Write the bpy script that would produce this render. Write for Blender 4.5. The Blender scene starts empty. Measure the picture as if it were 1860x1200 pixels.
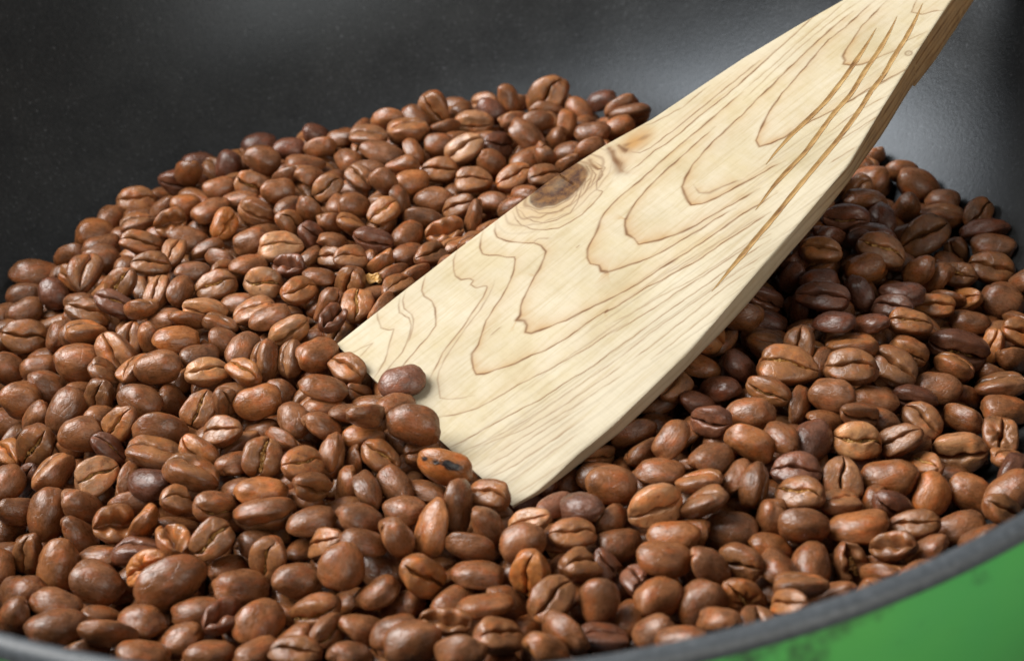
import bpy, math, random
import numpy as np
from mathutils import Matrix, Quaternion, Vector, noise

# ------------------------------------------------------------------ camera, light, exposure
scene = bpy.context.scene
C = scene.collection
scene.render.engine = 'CYCLES'
scene.view_settings.view_transform = 'Standard'
scene.view_settings.look = 'None'
scene.view_settings.exposure = 0.0
scene.view_settings.gamma = 1.0
scene.view_settings.use_curve_mapping = False

scene.cycles.use_adaptive_sampling = True
scene.cycles.adaptive_threshold = 0.02
scene.cycles.max_bounces = 6
scene.cycles.diffuse_bounces = 3
scene.cycles.glossy_bounces = 3
scene.cycles.caustics_reflective = False
scene.cycles.caustics_refractive = False

cam_data = bpy.data.cameras.new('camera')
cam = bpy.data.objects.new('camera', cam_data)
C.objects.link(cam)
cam.matrix_world = Matrix(((0.996141, 0.087125, -0.010614, 0.005153), (-0.059967, 0.587304, -0.807142, -0.283563), (-0.064088, 0.804663, 0.590263, 0.212070), (0.000000, 0.000000, 0.000000, 1.000000)))
cam_data.sensor_width = 36.0
cam_data.lens = 50.323
cam_data.clip_start = 0.01
cam_data.clip_end = 20.0
cam_data.dof.use_dof = True
cam_data.dof.focus_distance = 0.315
cam_data.dof.aperture_fstop = 19.0
scene.camera = cam

world = bpy.data.worlds.new('World')
scene.world = world
world.use_nodes = True
bg = world.node_tree.nodes['Background']
bg.inputs[0].default_value = (1.0, 0.985, 0.96, 1)
bg.inputs[1].default_value = 0.24

def area(name, direction, dist, size, size_y, power, colour, target=(0.0, 0.0, 0.02)):
    ld = bpy.data.lights.new(name, 'AREA')
    ld.shape = 'RECTANGLE'; ld.size = size; ld.size_y = size_y
    ld.energy = power; ld.color = colour
    o = bpy.data.objects.new(name, ld); C.objects.link(o)
    d = Vector(direction).normalized()
    o.location = Vector(target) + d * dist
    o.rotation_euler = (-d).to_track_quat('-Z', 'Y').to_euler()
    return o
area('window_light', (-0.62, 0.19, 0.74), 1.2, 0.9, 0.9, 35.0, (1.0, 0.98, 0.95))
area('room_light', (0.45, -0.80, 0.40), 1.3, 0.9, 0.7, 9.0, (1.0, 0.94, 0.84))

# ------------------------------------------------------------------ helpers
def link(name, me, parent=None, mat=None):
    o = bpy.data.objects.new(name, me); C.objects.link(o)
    if parent is not None: o.parent = parent
    if mat is not None and me is not None and not me.materials: me.materials.append(mat)
    return o
def tag(o, label=None, cat=None, group=None, kind=None):
    for k, v in (('label', label), ('category', cat), ('group', group), ('kind', kind)):
        if v: o[k] = v
    return o
def mesh(name, verts, faces, smooth=True):
    me = bpy.data.meshes.new(name)
    me.from_pydata([tuple(map(float, v)) for v in verts], [], faces)
    me.validate(); me.update()
    if smooth: me.shade_smooth()
    return me
def new_mat(name):
    m = bpy.data.materials.new(name); m.use_nodes = True
    nt = m.node_tree; return m, nt, nt.nodes['Principled BSDF']
def N(nt, t, **kw):
    n = nt.nodes.new(t)
    for k, v in kw.items():
        if k.startswith('i_'): n.inputs[k[2:]].default_value = v
        else: setattr(n, k, v)
    return n
def mixc(nt, a, b, fac, mode='MIX'):
    n = nt.nodes.new('ShaderNodeMix'); n.data_type = 'RGBA'; n.blend_type = mode
    for sock, val in ((n.inputs[6], a), (n.inputs[7], b), (n.inputs[0], fac)):
        if hasattr(val, 'is_output'): nt.links.new(val, sock)
        else: sock.default_value = val
    return n.outputs[2]
def ramp(nt, src, stops):
    n = nt.nodes.new('ShaderNodeValToRGB'); e = n.color_ramp.elements
    while len(e) < len(stops): e.new(0.5)
    for k, (p, c) in zip(e, stops): k.position = p; k.color = c if len(c) == 4 else (*c, 1)
    nt.links.new(src, n.inputs[0]); return n.outputs[0]
def g(v): return (v, v, v, 1)

# ------------------------------------------------------------------ materials
def bean_material(name, per_object=True, spots=False):
    m, nt, b = new_mat(name); L = nt.links.new
    if per_object:
        oi = N(nt, 'ShaderNodeObjectInfo'); tint = oi.outputs['Color']; rnd = oi.outputs['Random']
        co = N(nt, 'ShaderNodeTexCoord').outputs['Object']
        sc = 1.0
    else:
        at = N(nt, 'ShaderNodeAttribute', attribute_name='tint'); tint = at.outputs['Color']; rnd = None
        co = N(nt, 'ShaderNodeAttribute', attribute_name='bean_co').outputs['Vector']
    if rnd is not None:
        cx = N(nt, 'ShaderNodeCombineXYZ'); mm = N(nt, 'ShaderNodeMath', operation='MULTIPLY', i_Value=0)
        mm.inputs[1].default_value = 37.0; L(rnd, mm.inputs[0])
        for k in range(3): L(mm.outputs[0], cx.inputs[k])
        ad = N(nt, 'ShaderNodeVectorMath', operation='ADD'); L(co, ad.inputs[0]); L(cx.outputs[0], ad.inputs[1]); vec = ad.outputs[0]
    else: vec = co
    n1 = N(nt, 'ShaderNodeTexNoise', i_Scale=2.6, i_Detail=4.0, i_Roughness=0.6); L(vec, n1.inputs['Vector'])
    n2 = N(nt, 'ShaderNodeTexNoise', i_Scale=11.0, i_Detail=3.0, i_Roughness=0.7); L(vec, n2.inputs['Vector'])
    f1 = ramp(nt, n1.outputs[0], [(0.28, g(0.58)), (0.5, g(1.0)), (0.72, g(1.42))])
    f2 = ramp(nt, n2.outputs[0], [(0.30, g(0.78)), (0.55, g(1.0)), (0.8, g(1.22))])
    c = mixc(nt, tint, f1, 1.0, 'MULTIPLY'); c = mixc(nt, c, f2, 1.0, 'MULTIPLY')
    # redder, oilier blotches
    n3 = N(nt, 'ShaderNodeSeparateColor'); L(n1.outputs['Color'], n3.inputs[0])
    bl = ramp(nt, n3.outputs[1], [(0.50, g(0)), (0.68, g(1))])
    warm = mixc(nt, c, (1.30, 0.98, 0.72, 1), 1.0, 'MULTIPLY')
    c = mixc(nt, c, warm, bl)
    if spots:
        wv = N(nt, 'ShaderNodeTexNoise', i_Scale=7.0, i_Detail=4.0); L(co, wv.inputs['Vector'])
        last = None
        for (px, py, pz, rad) in SPOTS:
            d = N(nt, 'ShaderNodeVectorMath', operation='DISTANCE'); L(co, d.inputs[0]); d.inputs[1].default_value = (px, py, pz)
            s = N(nt, 'ShaderNodeMath', operation='MULTIPLY_ADD'); L(wv.outputs[0], s.inputs[0]); s.inputs[1].default_value = 0.22; L(d.outputs['Value'], s.inputs[2])
            k = ramp(nt, s.outputs[0], [(rad + 0.09, g(1)), (rad + 0.15, g(0))])
            c = mixc(nt, c, (0.012, 0.009, 0.009, 1), k)
    n5 = N(nt, 'ShaderNodeTexNoise', i_Scale=5.5, i_Detail=3.0, i_Roughness=0.75); L(vec, n5.inputs['Vector'])
    c = mixc(nt, c, ramp(nt, n5.outputs[0], [(0.60, g(1)), (0.74, g(0.45))]), 1.0, 'MULTIPLY')
    fa = N(nt, 'ShaderNodeAttribute', attribute_name='flat_face')
    pale = mixc(nt, mixc(nt, c, (1.55, 1.75, 1.80, 1), 1.0, 'MULTIPLY'), c, ramp(nt, n2.outputs[0], [(0.38, g(0)), (0.66, g(1))]))
    c = mixc(nt, c, pale, fa.outputs['Fac'])
    L(c, b.inputs['Base Color'])
    rr = ramp(nt, n2.outputs[0], [(0.32, g(0.22)), (0.52, g(0.32)), (0.72, g(0.52))]); L(rr, b.inputs['Roughness'])
    b.inputs['Specular IOR Level'].default_value = 0.6
    b.inputs['Specular Tint'].default_value = (1.0, 1.0, 1.0, 1)
    # leathery skin: fine wrinkles drawn out along the bean
    mp = N(nt, 'ShaderNodeMapping'); mp.inputs['Scale'].default_value = (0.8, 1.15, 1.0); L(vec, mp.inputs[0])
    n4 = N(nt, 'ShaderNodeTexNoise', i_Scale=9.0, i_Detail=4.0, i_Roughness=0.62, i_Distortion=0.6); L(mp.outputs[0], n4.inputs['Vector'])
    vo = N(nt, 'ShaderNodeTexVoronoi', feature='DISTANCE_TO_EDGE', i_Scale=4.2); 
    wd = mixc(nt, vec, n1.outputs['Color'], 0.25); L(wd, vo.inputs['Vector'])
    cr = ramp(nt, vo.outputs['Distance'], [(0.0, g(0)), (0.035, g(1))])
    h = mixc(nt, n4.outputs[0], cr, 0.22)
    bp = N(nt, 'ShaderNodeBump', i_Strength=0.50, i_Distance=0.00034); L(h, bp.inputs['Height']); L(bp.outputs[0], b.inputs['Normal'])
    return m
SPOTS = [(0.13, 0.47, 0.08, 0.13), (0.22, 0.42, 0.05, 0.11), (-0.12, 0.48, 0.10, 0.07), (-0.32, 0.36, 0.04, 0.06)]
M_bean = bean_material('roasted_bean')
M_spot = bean_material('scorched_bean', spots=True)
M_fill = bean_material('roasted_bean_mass', per_object=False)

m, nt, b = new_mat('silverskin'); M_chaff = m
tc = N(nt, 'ShaderNodeTexCoord'); n1 = N(nt, 'ShaderNodeTexNoise', i_Scale=9.0, i_Detail=4.0); nt.links.new(tc.outputs['Object'], n1.inputs['Vector'])
nt.links.new(ramp(nt, n1.outputs[0], [(0.3, (0.22, 0.10, 0.03)), (0.5, (0.50, 0.28, 0.08)), (0.75, (0.72, 0.48, 0.20))]), b.inputs['Base Color'])
b.inputs['Roughness'].default_value = 0.45

def wood_material(name, handle=False):
    m, nt, b = new_mat(name); L = nt.links.new
    co = N(nt, 'ShaderNodeTexCoord').outputs['Object']
    mp = N(nt, 'ShaderNodeMapping'); mp.inputs['Scale'].default_value = (60, 900, 900); L(co, mp.inputs[0])
    fine = N(nt, 'ShaderNodeTexNoise', i_Scale=1.0, i_Detail=5.0, i_Roughness=0.65, i_Distortion=0.3); L(mp.outputs[0], fine.inputs['Vector'])
    big = N(nt, 'ShaderNodeTexNoise', i_Scale=45.0, i_Detail=3.0); L(co, big.inputs['Vector'])
    saw = N(nt, 'ShaderNodeMapping'); saw.inputs['Scale'].default_value = (1400, 40, 40); saw.inputs['Rotation'].default_value = (0, 0, 0.35); L(co, saw.inputs[0])
    sn = N(nt, 'ShaderNodeTexNoise', i_Scale=1.0, i_Detail=3.0); L(saw.outputs[0], sn.inputs['Vector'])
    base = ramp(nt, big.outputs[0], [(0.3, (0.43, 0.375, 0.265)), (0.5, (0.485, 0.428, 0.315)), (0.7, (0.52, 0.465, 0.35))])
    ft = ramp(nt, fine.outputs[0], [(0.28, (0.86, 0.81, 0.72)), (0.5, (1, 1, 1)), (0.8, (1.05, 1.05, 1.04))])
    c = mixc(nt, base, ft, 1.0, 'MULTIPLY')
    c = mixc(nt, c, ramp(nt, sn.outputs[0], [(0.3, g(0.965)), (0.6, g(1.0))]), 1.0, 'MULTIPLY')
    ha = N(nt, 'ShaderNodeAttribute', attribute_name='halo'); li = N(nt, 'ShaderNodeAttribute', attribute_name='grain')
    kn = N(nt, 'ShaderNodeAttribute', attribute_name='knot'); ye = N(nt, 'ShaderNodeAttribute', attribute_name='heart')
    st = N(nt, 'ShaderNodeTexNoise', i_Scale=60.0, i_Detail=5.0, i_Roughness=0.7); L(co, st.inputs['Vector'])
    stain = ramp(nt, st.outputs[0], [(0.42, (1, 1, 1)), (0.60, (0.93, 0.90, 0.80)), (0.78, (0.84, 0.79, 0.66))])
    c = mixc(nt, c, mixc(nt, c, stain, 1.0, 'MULTIPLY'), ye.outputs['Fac'])
    mpp = N(nt, 'ShaderNodeMapping'); mpp.inputs['Scale'].default_value = (220, 3400, 900); L(co, mpp.inputs[0])
    pore = ramp(nt, N2(nt, mpp.outputs[0], 1.0), [(0.66, g(1)), (0.76, (0.80, 0.74, 0.64))])
    c = mixc(nt, c, pore, 1.0, 'MULTIPLY')
    c = mixc(nt, c, (0.35, 0.185, 0.055, 1), ha.outputs['Fac'])
    c = mixc(nt, c, (0.12, 0.052, 0.018, 1), li.outputs['Fac'])
    kc = mixc(nt, (0.17, 0.078, 0.022, 1), (0.050, 0.018, 0.008, 1), ramp(nt, N2(nt, co, 420.0), [(0.35, g(0)), (0.62, g(1))]))
    c = mixc(nt, c, kc, kn.outputs['Fac'])
    L(c, b.inputs['Base Color'])
    b.inputs['Roughness'].default_value = 0.62
    b.inputs['Specular IOR Level'].default_value = 0.25
    hs = mixc(nt, fine.outputs[0], sn.outputs[0], 0.35)
    hh = mixc(nt, hs, g(0), li.outputs['Fac'])
    bp = N(nt, 'ShaderNodeBump', i_Strength=0.30, i_Distance=0.00025); L(hh, bp.inputs['Height']); L(bp.outputs[0], b.inputs['Normal'])
    return m
def N2(nt, co, s):
    n = N(nt, 'ShaderNodeTexNoise', i_Scale=s, i_Detail=4.0, i_Roughness=0.65); nt.links.new(co, n.inputs['Vector']); return n.outputs[0]
M_wood = wood_material('pale_cedar_wood')
m, nt, b = new_mat('groove_wood'); M_groove = m
tc = N(nt, 'ShaderNodeTexCoord')
mp = N(nt, 'ShaderNodeMapping'); mp.inputs['Scale'].default_value = (160, 900, 900); nt.links.new(tc.outputs['Object'], mp.inputs[0])
nt.links.new(ramp(nt, N2(nt, mp.outputs[0], 1.0), [(0.3, (0.13, 0.055, 0.016)), (0.48, (0.30, 0.17, 0.055)), (0.7, (0.42, 0.28, 0.11))]), b.inputs['Base Color'])
b.inputs['Roughness'].default_value = 0.6

m, nt, b = new_mat('nonstick_coating'); M_coat = m
L = nt.links.new
co = N(nt, 'ShaderNodeTexCoord').outputs['Object']
f1 = N2(nt, co, 950.0); f2 = N2(nt, co, 45.0)
cc = ramp(nt, f1, [(0.35, (0.013, 0.0128, 0.012)), (0.62, (0.021, 0.021, 0.0205)), (0.74, (0.07, 0.073, 0.078))])
cc = mixc(nt, cc, ramp(nt, f2, [(0.35, g(0.8)), (0.65, g(1.15))]), 1.0, 'MULTIPLY')
L(cc, b.inputs['Base Color'])
L(ramp(nt, f2, [(0.3, g(0.33)), (0.7, g(0.41))]), b.inputs['Roughness'])
b.inputs['Specular IOR Level'].default_value = 0.38
b.inputs['Specular Tint'].default_value = (0.78, 0.88, 1.0, 1)
bp = N(nt, 'ShaderNodeBump', i_Strength=0.35, i_Distance=0.0002); L(f1, bp.inputs['Height']); L(bp.outputs[0], b.inputs['Normal'])

m, nt, b = new_mat('worn_rim_coating'); M_rim = m
L = nt.links.new
co = N(nt, 'ShaderNodeTexCoord').outputs['Object']
f1 = N2(nt, co, 900.0); f2 = N2(nt, co, 120.0)
cc = ramp(nt, f1, [(0.3, (0.034, 0.041, 0.048)), (0.6, (0.060, 0.069, 0.079)), (0.76, (0.12, 0.13, 0.142))])
cc = mixc(nt, cc, ramp(nt, f2, [(0.3, g(0.86)), (0.65, g(1.05))]), 1.0, 'MULTIPLY')
L(cc, b.inputs['Base Color']); b.inputs['Roughness'].default_value = 0.5

m, nt, b = new_mat('green_enamel'); M_green = m
L = nt.links.new
co = N(nt, 'ShaderNodeTexCoord').outputs['Object']
f1 = N2(nt, co, 9.0); f2 = N2(nt, co, 85.0)
cc = ramp(nt, f1, [(0.35, (0.040, 0.29, 0.085)), (0.65, (0.070, 0.37, 0.065))])
sep = N(nt, 'ShaderNodeSeparateXYZ'); L(co, sep.inputs[0])
# burnt-on drips just under the rim
hz = N(nt, 'ShaderNodeMapRange'); hz.inputs['From Min'].default_value = 0.0560; hz.inputs['From Max'].default_value = 0.0640; L(sep.outputs[2], hz.inputs[0])
ad = N(nt, 'ShaderNodeMath', operation='MULTIPLY', use_clamp=True); L(hz.outputs[0], ad.inputs[0]); L(ramp(nt, f2, [(0.50, g(0)), (0.66, g(1))]), ad.inputs[1]); k = ad.outputs[0]
cc = mixc(nt, cc, (0.012, 0.016, 0.012, 1), k)
L(cc, b.inputs['Base Color']); b.inputs['Roughness'].default_value = 0.30
b.inputs['Coat Weight'].default_value = 0.3

m, nt, b = new_mat('dark_counter'); M_ground = m
co = N(nt, 'ShaderNodeTexCoord').outputs['Object']
nt.links.new(ramp(nt, N2(nt, co, 60.0), [(0.3, (0.10, 0.095, 0.09)), (0.7, (0.16, 0.15, 0.14))]), b.inputs['Base Color'])
b.inputs['Roughness'].default_value = 0.55

# ------------------------------------------------------------------ the surface under the pan
gr = link('ground', mesh('ground', [(-3, -3, -0.0045), (3, -3, -0.0045), (3, 3, -0.0045), (-3, 3, -0.0045)], [(0, 1, 2, 3)]), None, M_ground)
tag(gr, 'plain grey worktop under the pan', None, None, 'structure')

# ------------------------------------------------------------------ the pan
def spline(pts, n):
    P = np.array(pts, float); t = np.r_[0, np.cumsum(np.linalg.norm(np.diff(P, axis=0), axis=1))]
    out = []
    for s in np.linspace(0, t[-1], n):
        i = min(max(np.searchsorted(t, s) - 1, 0), len(P) - 2)
        u = (s - t[i]) / (t[i + 1] - t[i])
        p0 = P[max(i - 1, 0)]; p1 = P[i]; p2 = P[i + 1]; p3 = P[min(i + 2, len(P) - 1)]
        out.append(0.5 * ((2 * p1) + (-p0 + p2) * u + (2 * p0 - 5 * p1 + 4 * p2 - p3) * u * u + (-p0 + 3 * p1 - 3 * p2 + p3) * u ** 3))
    return np.array(out)
def lathe(name, prof, seg=256, wobble=0.0):
    verts = []; faces = []; n = len(prof)
    for k in range(seg):
        a = 2 * math.pi * k / seg
        for (r, z) in prof:
            w = 1 + wobble * noise.noise((math.cos(a) * 3, math.sin(a) * 3, z * 60))
            verts.append((r * w * math.cos(a), r * w * math.sin(a), z))
    for k in range(seg):
        for i in range(n - 1):
            a, b2 = k * n + i, ((k + 1) % seg) * n + i
            faces.append((a, b2, b2 + 1, a + 1))
    return mesh(name, verts, faces)
pan = tag(link('frying_pan', None), 'green frying pan with dark speckled nonstick inside and grey rim', 'pan')
inner = spline([(0.0005, 0), (0.05, 0), (0.1, 0), (0.108, .0006), (0.116, .0028), (0.124, .007), (0.132, .014), (0.140, .024), (0.147, .036), (0.153, .050), (0.158, .062), (0.1598, .0672)], 70)
link('cooking_surface', lathe('cooking_surface', inner[:, :]), pan, M_coat)
rimp = spline([(0.1598, .0672), (0.1602, .0684), (0.1610, .0691), (0.1622, .0691), (0.1630, .0686), (0.1634, .0678), (0.1634, .0669), (0.1630, .0663)], 26)
link('rim', lathe('rim', rimp, 320, 0.0012), pan, M_rim)
outer = spline([(0.1631, .0664), (0.1640, .0630), (0.1647, .055), (0.1640, .044), (0.1615, .032), (0.156, .020), (0.147, .009), (0.135, .001), (0.12, -.0035), (0.10, -.0042), (0.0005, -.0042)], 70)
link('enamel_body', lathe('enamel_body', outer), pan, M_green)

# ------------------------------------------------------------------ the wooden spatula (u along, v across, millimetres in its own plane)
GRAIN=[
(0.75,0.35,0.5,[(13.3,-32.5),(12.1,-32.0),(10.8,-29.8),(9.8,-27.2),(10.7,-25.2),(11.5,-24.6),(10.0,-23.3),(7.6,-21.3),(4.7,-18.8),(1.9,-17.4),(-0.8,-16.3)]),
(0.50,0.40,0.4,[(-0.1,-28.1),(1.2,-26.6),(3.4,-26.0),(5.8,-25.0),(3.6,-24.6),(1.6,-24.3),(0.4,-23.9)]),
(0.75,0.30,0.3,[(18.7,-31.7),(16.4,-29.3),(15.3,-27.4),(15.5,-25.7),(15.8,-24.3),(14.9,-22.3),(13.2,-20.6),(11.0,-19.0),(8.7,-17.6),(5.4,-16.8),(1.8,-15.7),(-1.0,-14.7)]),
(0.70,0.30,0.5,[(20.6,-32.0),(18.0,-29.9),(16.7,-27.6),(16.9,-24.9),(16.2,-23.2),(14.6,-21.4),(12.2,-19.4),(10.1,-18.3)]),
(0.95,0.35,0.4,[(26.7,-32.3),(24.5,-30.4),(22.7,-28.6),(22.0,-26.9),(22.2,-24.1),(21.4,-21.9),(19.6,-19.1),(18.4,-17.7),(15.9,-16.8),(13.0,-16.1),(9.2,-15.2),(6.2,-14.3),(3.9,-13.3)]),
(0.85,0.35,0.8,[(36.4,-32.3),(33.3,-30.1),(31.4,-27.8),(30.5,-25.8),(30.7,-24.0),(32.1,-22.6),(32.4,-21.5),(31.2,-21.0),(31.4,-19.2),(33.1,-17.8),(33.0,-17.2),(30.6,-15.7),(26.6,-14.2),(22.0,-12.4),(17.9,-11.3),(14.8,-10.3),(11.7,-8.7),(8.8,-7.0),(7.8,-6.4)]),
(0.55,0.35,0.5,[(35.6,-17.8),(34.2,-16.4),(31.7,-15.0),(27.9,-13.3),(23.3,-12.1),(19.4,-10.7),(16.7,-9.7),(13.8,-8.5),(11.1,-7.0),(9.3,-5.2),(8.1,-3.2),(6.7,-0.9),(7.5,0.6),(9.3,2.2),(12.2,4.4)]),
(1.00,0.38,0.8,[(43.9,-31.9),(41.5,-30.0),(39.7,-28.1),(38.8,-26.2),(39.5,-24.6),(40.9,-22.8),(41.7,-20.8),(42.9,-19.4),(42.5,-18.5),(40.4,-16.4),(38.1,-14.8),(36.6,-14.0),(33.7,-12.5),(30.2,-11.2),(26.7,-9.8),(23.9,-7.8),(21.4,-5.9),(18.8,-4.9),(17.6,-3.5),(16.4,-1.4),(15.8,0.3),(17.1,1.5),(19.1,2.4),(21.6,3.7),(23.9,4.7),(27.1,5.6),(29.9,6.9),(32.5,7.4),(36.0,8.1),(39.0,8.2),(42.8,8.5),(46.2,9.1),(45.3,9.2),(48.7,10.0),(53.4,10.6),(56.3,11.0),(59.1,12.0),(63.3,12.8),(67.2,13.9),(71.7,14.4),(77.2,14.9),(80.9,15.5),(88.4,16.5)]),
(1.00,0.50,1.4,[(47.2,-31.5),(45.3,-29.4),(44.5,-27.5),(45.0,-24.8),(47.1,-21.2),(48.7,-19.1),(49.2,-17.2),(48.8,-14.9),(47.0,-13.5),(44.4,-12.1),(42.1,-11.1),(42.5,-11.3),(38.8,-9.4),(35.9,-7.9),(34.3,-6.7),(32.7,-5.0),(31.3,-4.5),(32.3,-3.0),(31.9,-1.6),(30.4,-0.5),(31.0,0.9),(33.9,2.2),(38.2,4.1),(41.5,4.9),(44.8,5.8),(47.6,6.8),(52.4,8.1),(57.1,8.9),(61.6,9.4),(67.4,10.3),(72.5,11.1),(78.4,11.6),(84.4,12.0),(88.0,12.8),(93.6,13.6)]),
(0.50,0.50,1.0,[(48.5,-19.4),(50.1,-19.3),(52.1,-17.2)]),
(0.90,0.32,0.5,[(52.1,-31.0),(50.9,-28.5),(50.5,-26.2),(51.1,-23.0),(53.0,-20.2),(55.4,-18.1),(58.5,-17.3),(61.6,-16.9),(65.0,-17.4),(68.3,-18.1),(69.6,-18.6),(69.0,-20.1),(70.9,-22.0),(72.6,-22.9),(75.1,-24.0),(74.9,-27.4),(74.7,-29.2)]),
(0.85,0.32,0.5,[(53.2,-30.6),(53.3,-29.1),(52.7,-26.9),(53.1,-24.3),(54.2,-22.1),(56.6,-20.5),(60.1,-19.5),(63.1,-20.6),(66.1,-22.5),(69.2,-25.0),(71.6,-27.2),(72.4,-29.1)]),
(0.80,0.32,0.5,[(53.9,-30.4),(55.3,-27.9),(55.6,-25.3),(57.3,-23.2),(59.5,-21.8),(62.3,-21.6),(65.2,-22.9),(68.3,-25.5),(70.6,-27.8),(71.5,-29.6)]),
(0.70,0.30,0.5,[(56.5,-26.3),(59.0,-24.2),(61.6,-23.3),(64.3,-23.4),(67.2,-24.7),(69.6,-26.9)]),
(0.85,0.40,0.6,[(68.1,-21.3),(70.3,-22.8),(72.3,-24.0),(73.0,-26.8),(74.2,-29.1)]),
(1.00,1.60,2.0,[(80.6,-28.3),(78.9,-25.0),(78.0,-22.5),(76.6,-20.1),(77.1,-18.7)]),
(0.95,1.10,1.8,[(82.2,-27.6),(82.1,-24.6),(82.4,-23.5)]),
(0.90,0.35,0.6,[(82.1,-24.6),(82.8,-22.5),(83.7,-21.0),(86.5,-20.2),(90.6,-20.2),(94.9,-20.0),(100.5,-20.2),(105.2,-20.3),(111.0,-20.5),(117.6,-20.5),(123.6,-20.8)]),
(1.00,0.36,0.5,[(77.1,-18.7),(80.6,-18.2),(86.0,-18.7),(89.9,-18.1),(95.0,-18.2),(98.9,-18.5),(103.5,-18.5),(108.9,-18.4),(114.0,-18.8),(119.1,-19.3),(125.4,-19.8),(128.8,-20.3)]),
(0.70,0.30,0.4,[(89.0,-28.7),(92.1,-26.1),(96.5,-25.0),(100.7,-24.1),(106.5,-24.4),(110.1,-24.3)]),
(1.00,0.50,1.4,[(100.6,-12.9),(94.0,-12.5),(87.2,-12.0),(82.6,-11.8),(78.0,-11.2),(73.7,-10.3),(70.2,-9.3),(66.9,-7.6),(66.9,-7.9),(65.4,-6.4),(63.9,-4.1),(64.1,-1.8),(63.4,0.3),(64.9,1.4),(67.5,3.1),(71.0,4.8),(74.2,5.9),(77.0,6.5),(80.7,7.1),(84.2,7.9),(87.8,8.7),(92.2,9.5)]),
(0.95,0.50,1.2,[(113.0,-16.0),(108.3,-16.0),(101.5,-15.6),(95.9,-15.4),(92.0,-15.2),(87.0,-15.0),(81.1,-14.5),(75.2,-14.2),(70.3,-14.1),(65.5,-13.2),(62.7,-11.9),(59.0,-9.7),(55.2,-7.8),(53.5,-6.0),(52.7,-4.0),(53.5,-2.1),(52.8,-0.4),(53.6,1.0),(53.1,0.7),(55.8,2.2),(59.6,4.0),(62.8,5.4),(66.5,6.4),(70.6,7.0),(75.5,8.0),(79.5,8.3),(84.7,9.6)]),
(1.00,0.50,1.2,[(150.0,-14.7),(145.1,-14.7),(137.8,-14.3),(130.3,-13.6),(123.7,-12.8),(118.2,-12.0),(112.1,-11.5),(107.5,-10.6),(103.6,-10.4),(99.9,-9.9),(96.1,-9.7),(92.1,-8.9),(88.2,-8.0),(84.4,-6.4),(81.8,-4.8),(80.9,-3.2),(79.6,-0.5),(79.1,0.9),(80.9,2.6),(84.0,3.8),(87.4,4.7),(91.2,5.4),(94.6,6.3),(98.4,7.0),(101.9,7.9)]),
(0.60,0.50,1.2,[(84.0,-3.3),(83.0,-0.4),(84.5,1.6),(87.9,2.5),(92.1,4.5)]),
(1.00,0.45,0.8,[(156.2,-13.1),(151.3,-12.8),(144.2,-12.2),(138.6,-12.4),(133.7,-11.4),(128.5,-10.2),(123.8,-9.3),(118.0,-8.2),(111.8,-6.3),(108.3,-4.7),(104.9,-3.2),(102.9,-1.9),(101.9,0.1),(104.1,1.5),(107.4,2.6),(111.6,3.0),(115.9,4.1),(120.9,5.5),(126.2,6.5),(131.2,7.1),(135.5,8.2),(141.1,9.5)]),
(0.95,0.40,0.8,[(157.8,-10.7),(150.9,-9.8),(146.8,-9.3),(141.3,-7.4),(137.6,-6.2),(136.0,-5.5),(135.2,-4.1),(134.0,-3.6),(135.0,-1.3),(136.6,0.2),(141.0,1.8),(144.2,2.8)]),
(0.90,0.30,0.3,[(115.8,-18.8),(122.6,-19.4),(131.4,-20.1),(137.9,-20.7),(142.5,-21.3),(149.0,-21.0)]),
(0.50,0.25,0.3,[(113.4,-16.4),(123.3,-16.8),(133.7,-17.7),(144.0,-18.2),(152.5,-18.7)]),
(0.50,0.25,0.3,[(110.9,-14.0),(124.2,-15.5),(137.1,-16.3),(147.0,-16.5),(154.3,-15.9)]),
(0.90,0.35,0.6,[(161.6,-4.9),(159.6,-4.1),(157.3,-3.0),(158.1,-0.3),(160.4,1.1),(162.2,2.9)]),
(0.70,0.35,0.3,[(125.5,6.3),(131.0,7.6),(139.9,9.4),(143.1,9.9)]),
(0.60,0.30,0.3,[(113.6,9.6),(124.1,10.0),(131.9,12.2)]),
(0.60,0.30,0.3,[(110.3,12.6),(117.9,13.9),(126.0,14.9)]),
(0.60,0.30,0.3,[(107.1,16.4),(115.1,17.6)]),
(0.60,0.30,0.3,[(140.3,1.6),(144.3,3.1),(149.2,3.1),(154.0,4.8)]),
(0.75,0.28,0.3,[(41.0,14.1),(44.1,15.0),(49.3,15.9),(54.5,16.8),(59.2,17.1),(65.6,18.2),(72.9,19.1),(80.4,20.1),(83.7,21.1)]),
(0.75,0.25,0.2,[(37.5,18.0),(44.5,18.9),(52.1,19.3),(59.6,20.0),(67.1,20.8),(75.1,21.2),(82.5,22.2)]),
(0.60,0.25,0.2,[(37.4,20.7),(44.7,20.9),(52.3,21.3),(61.5,22.3),(69.3,22.8),(80.2,24.4)]),
(0.60,0.25,0.2,[(39.1,23.1),(48.0,23.7),(57.4,24.0),(66.3,24.1),(74.5,25.0)]),
(0.50,0.25,0.2,[(42.9,26.2),(53.2,26.6),(63.1,26.8)]),
(0.50,0.30,0.3,[(42.8,12.1),(49.2,13.9),(56.8,15.3),(63.9,17.3),(71.9,18.5),(85.1,19.6)]),
(0.50,0.30,0.3,[(56.1,10.8),(60.6,11.3),(70.6,13.0),(77.8,14.3),(86.9,15.9)]),
(0.75,0.35,0.5,[(2.2,2.1),(4.2,3.4),(6.4,5.4),(9.1,6.8),(10.7,7.6),(14.9,8.6),(19.9,9.5),(23.0,10.4),(27.4,11.6),(32.0,12.6),(36.7,13.6),(41.4,14.0),(46.6,15.0)]),
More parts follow.
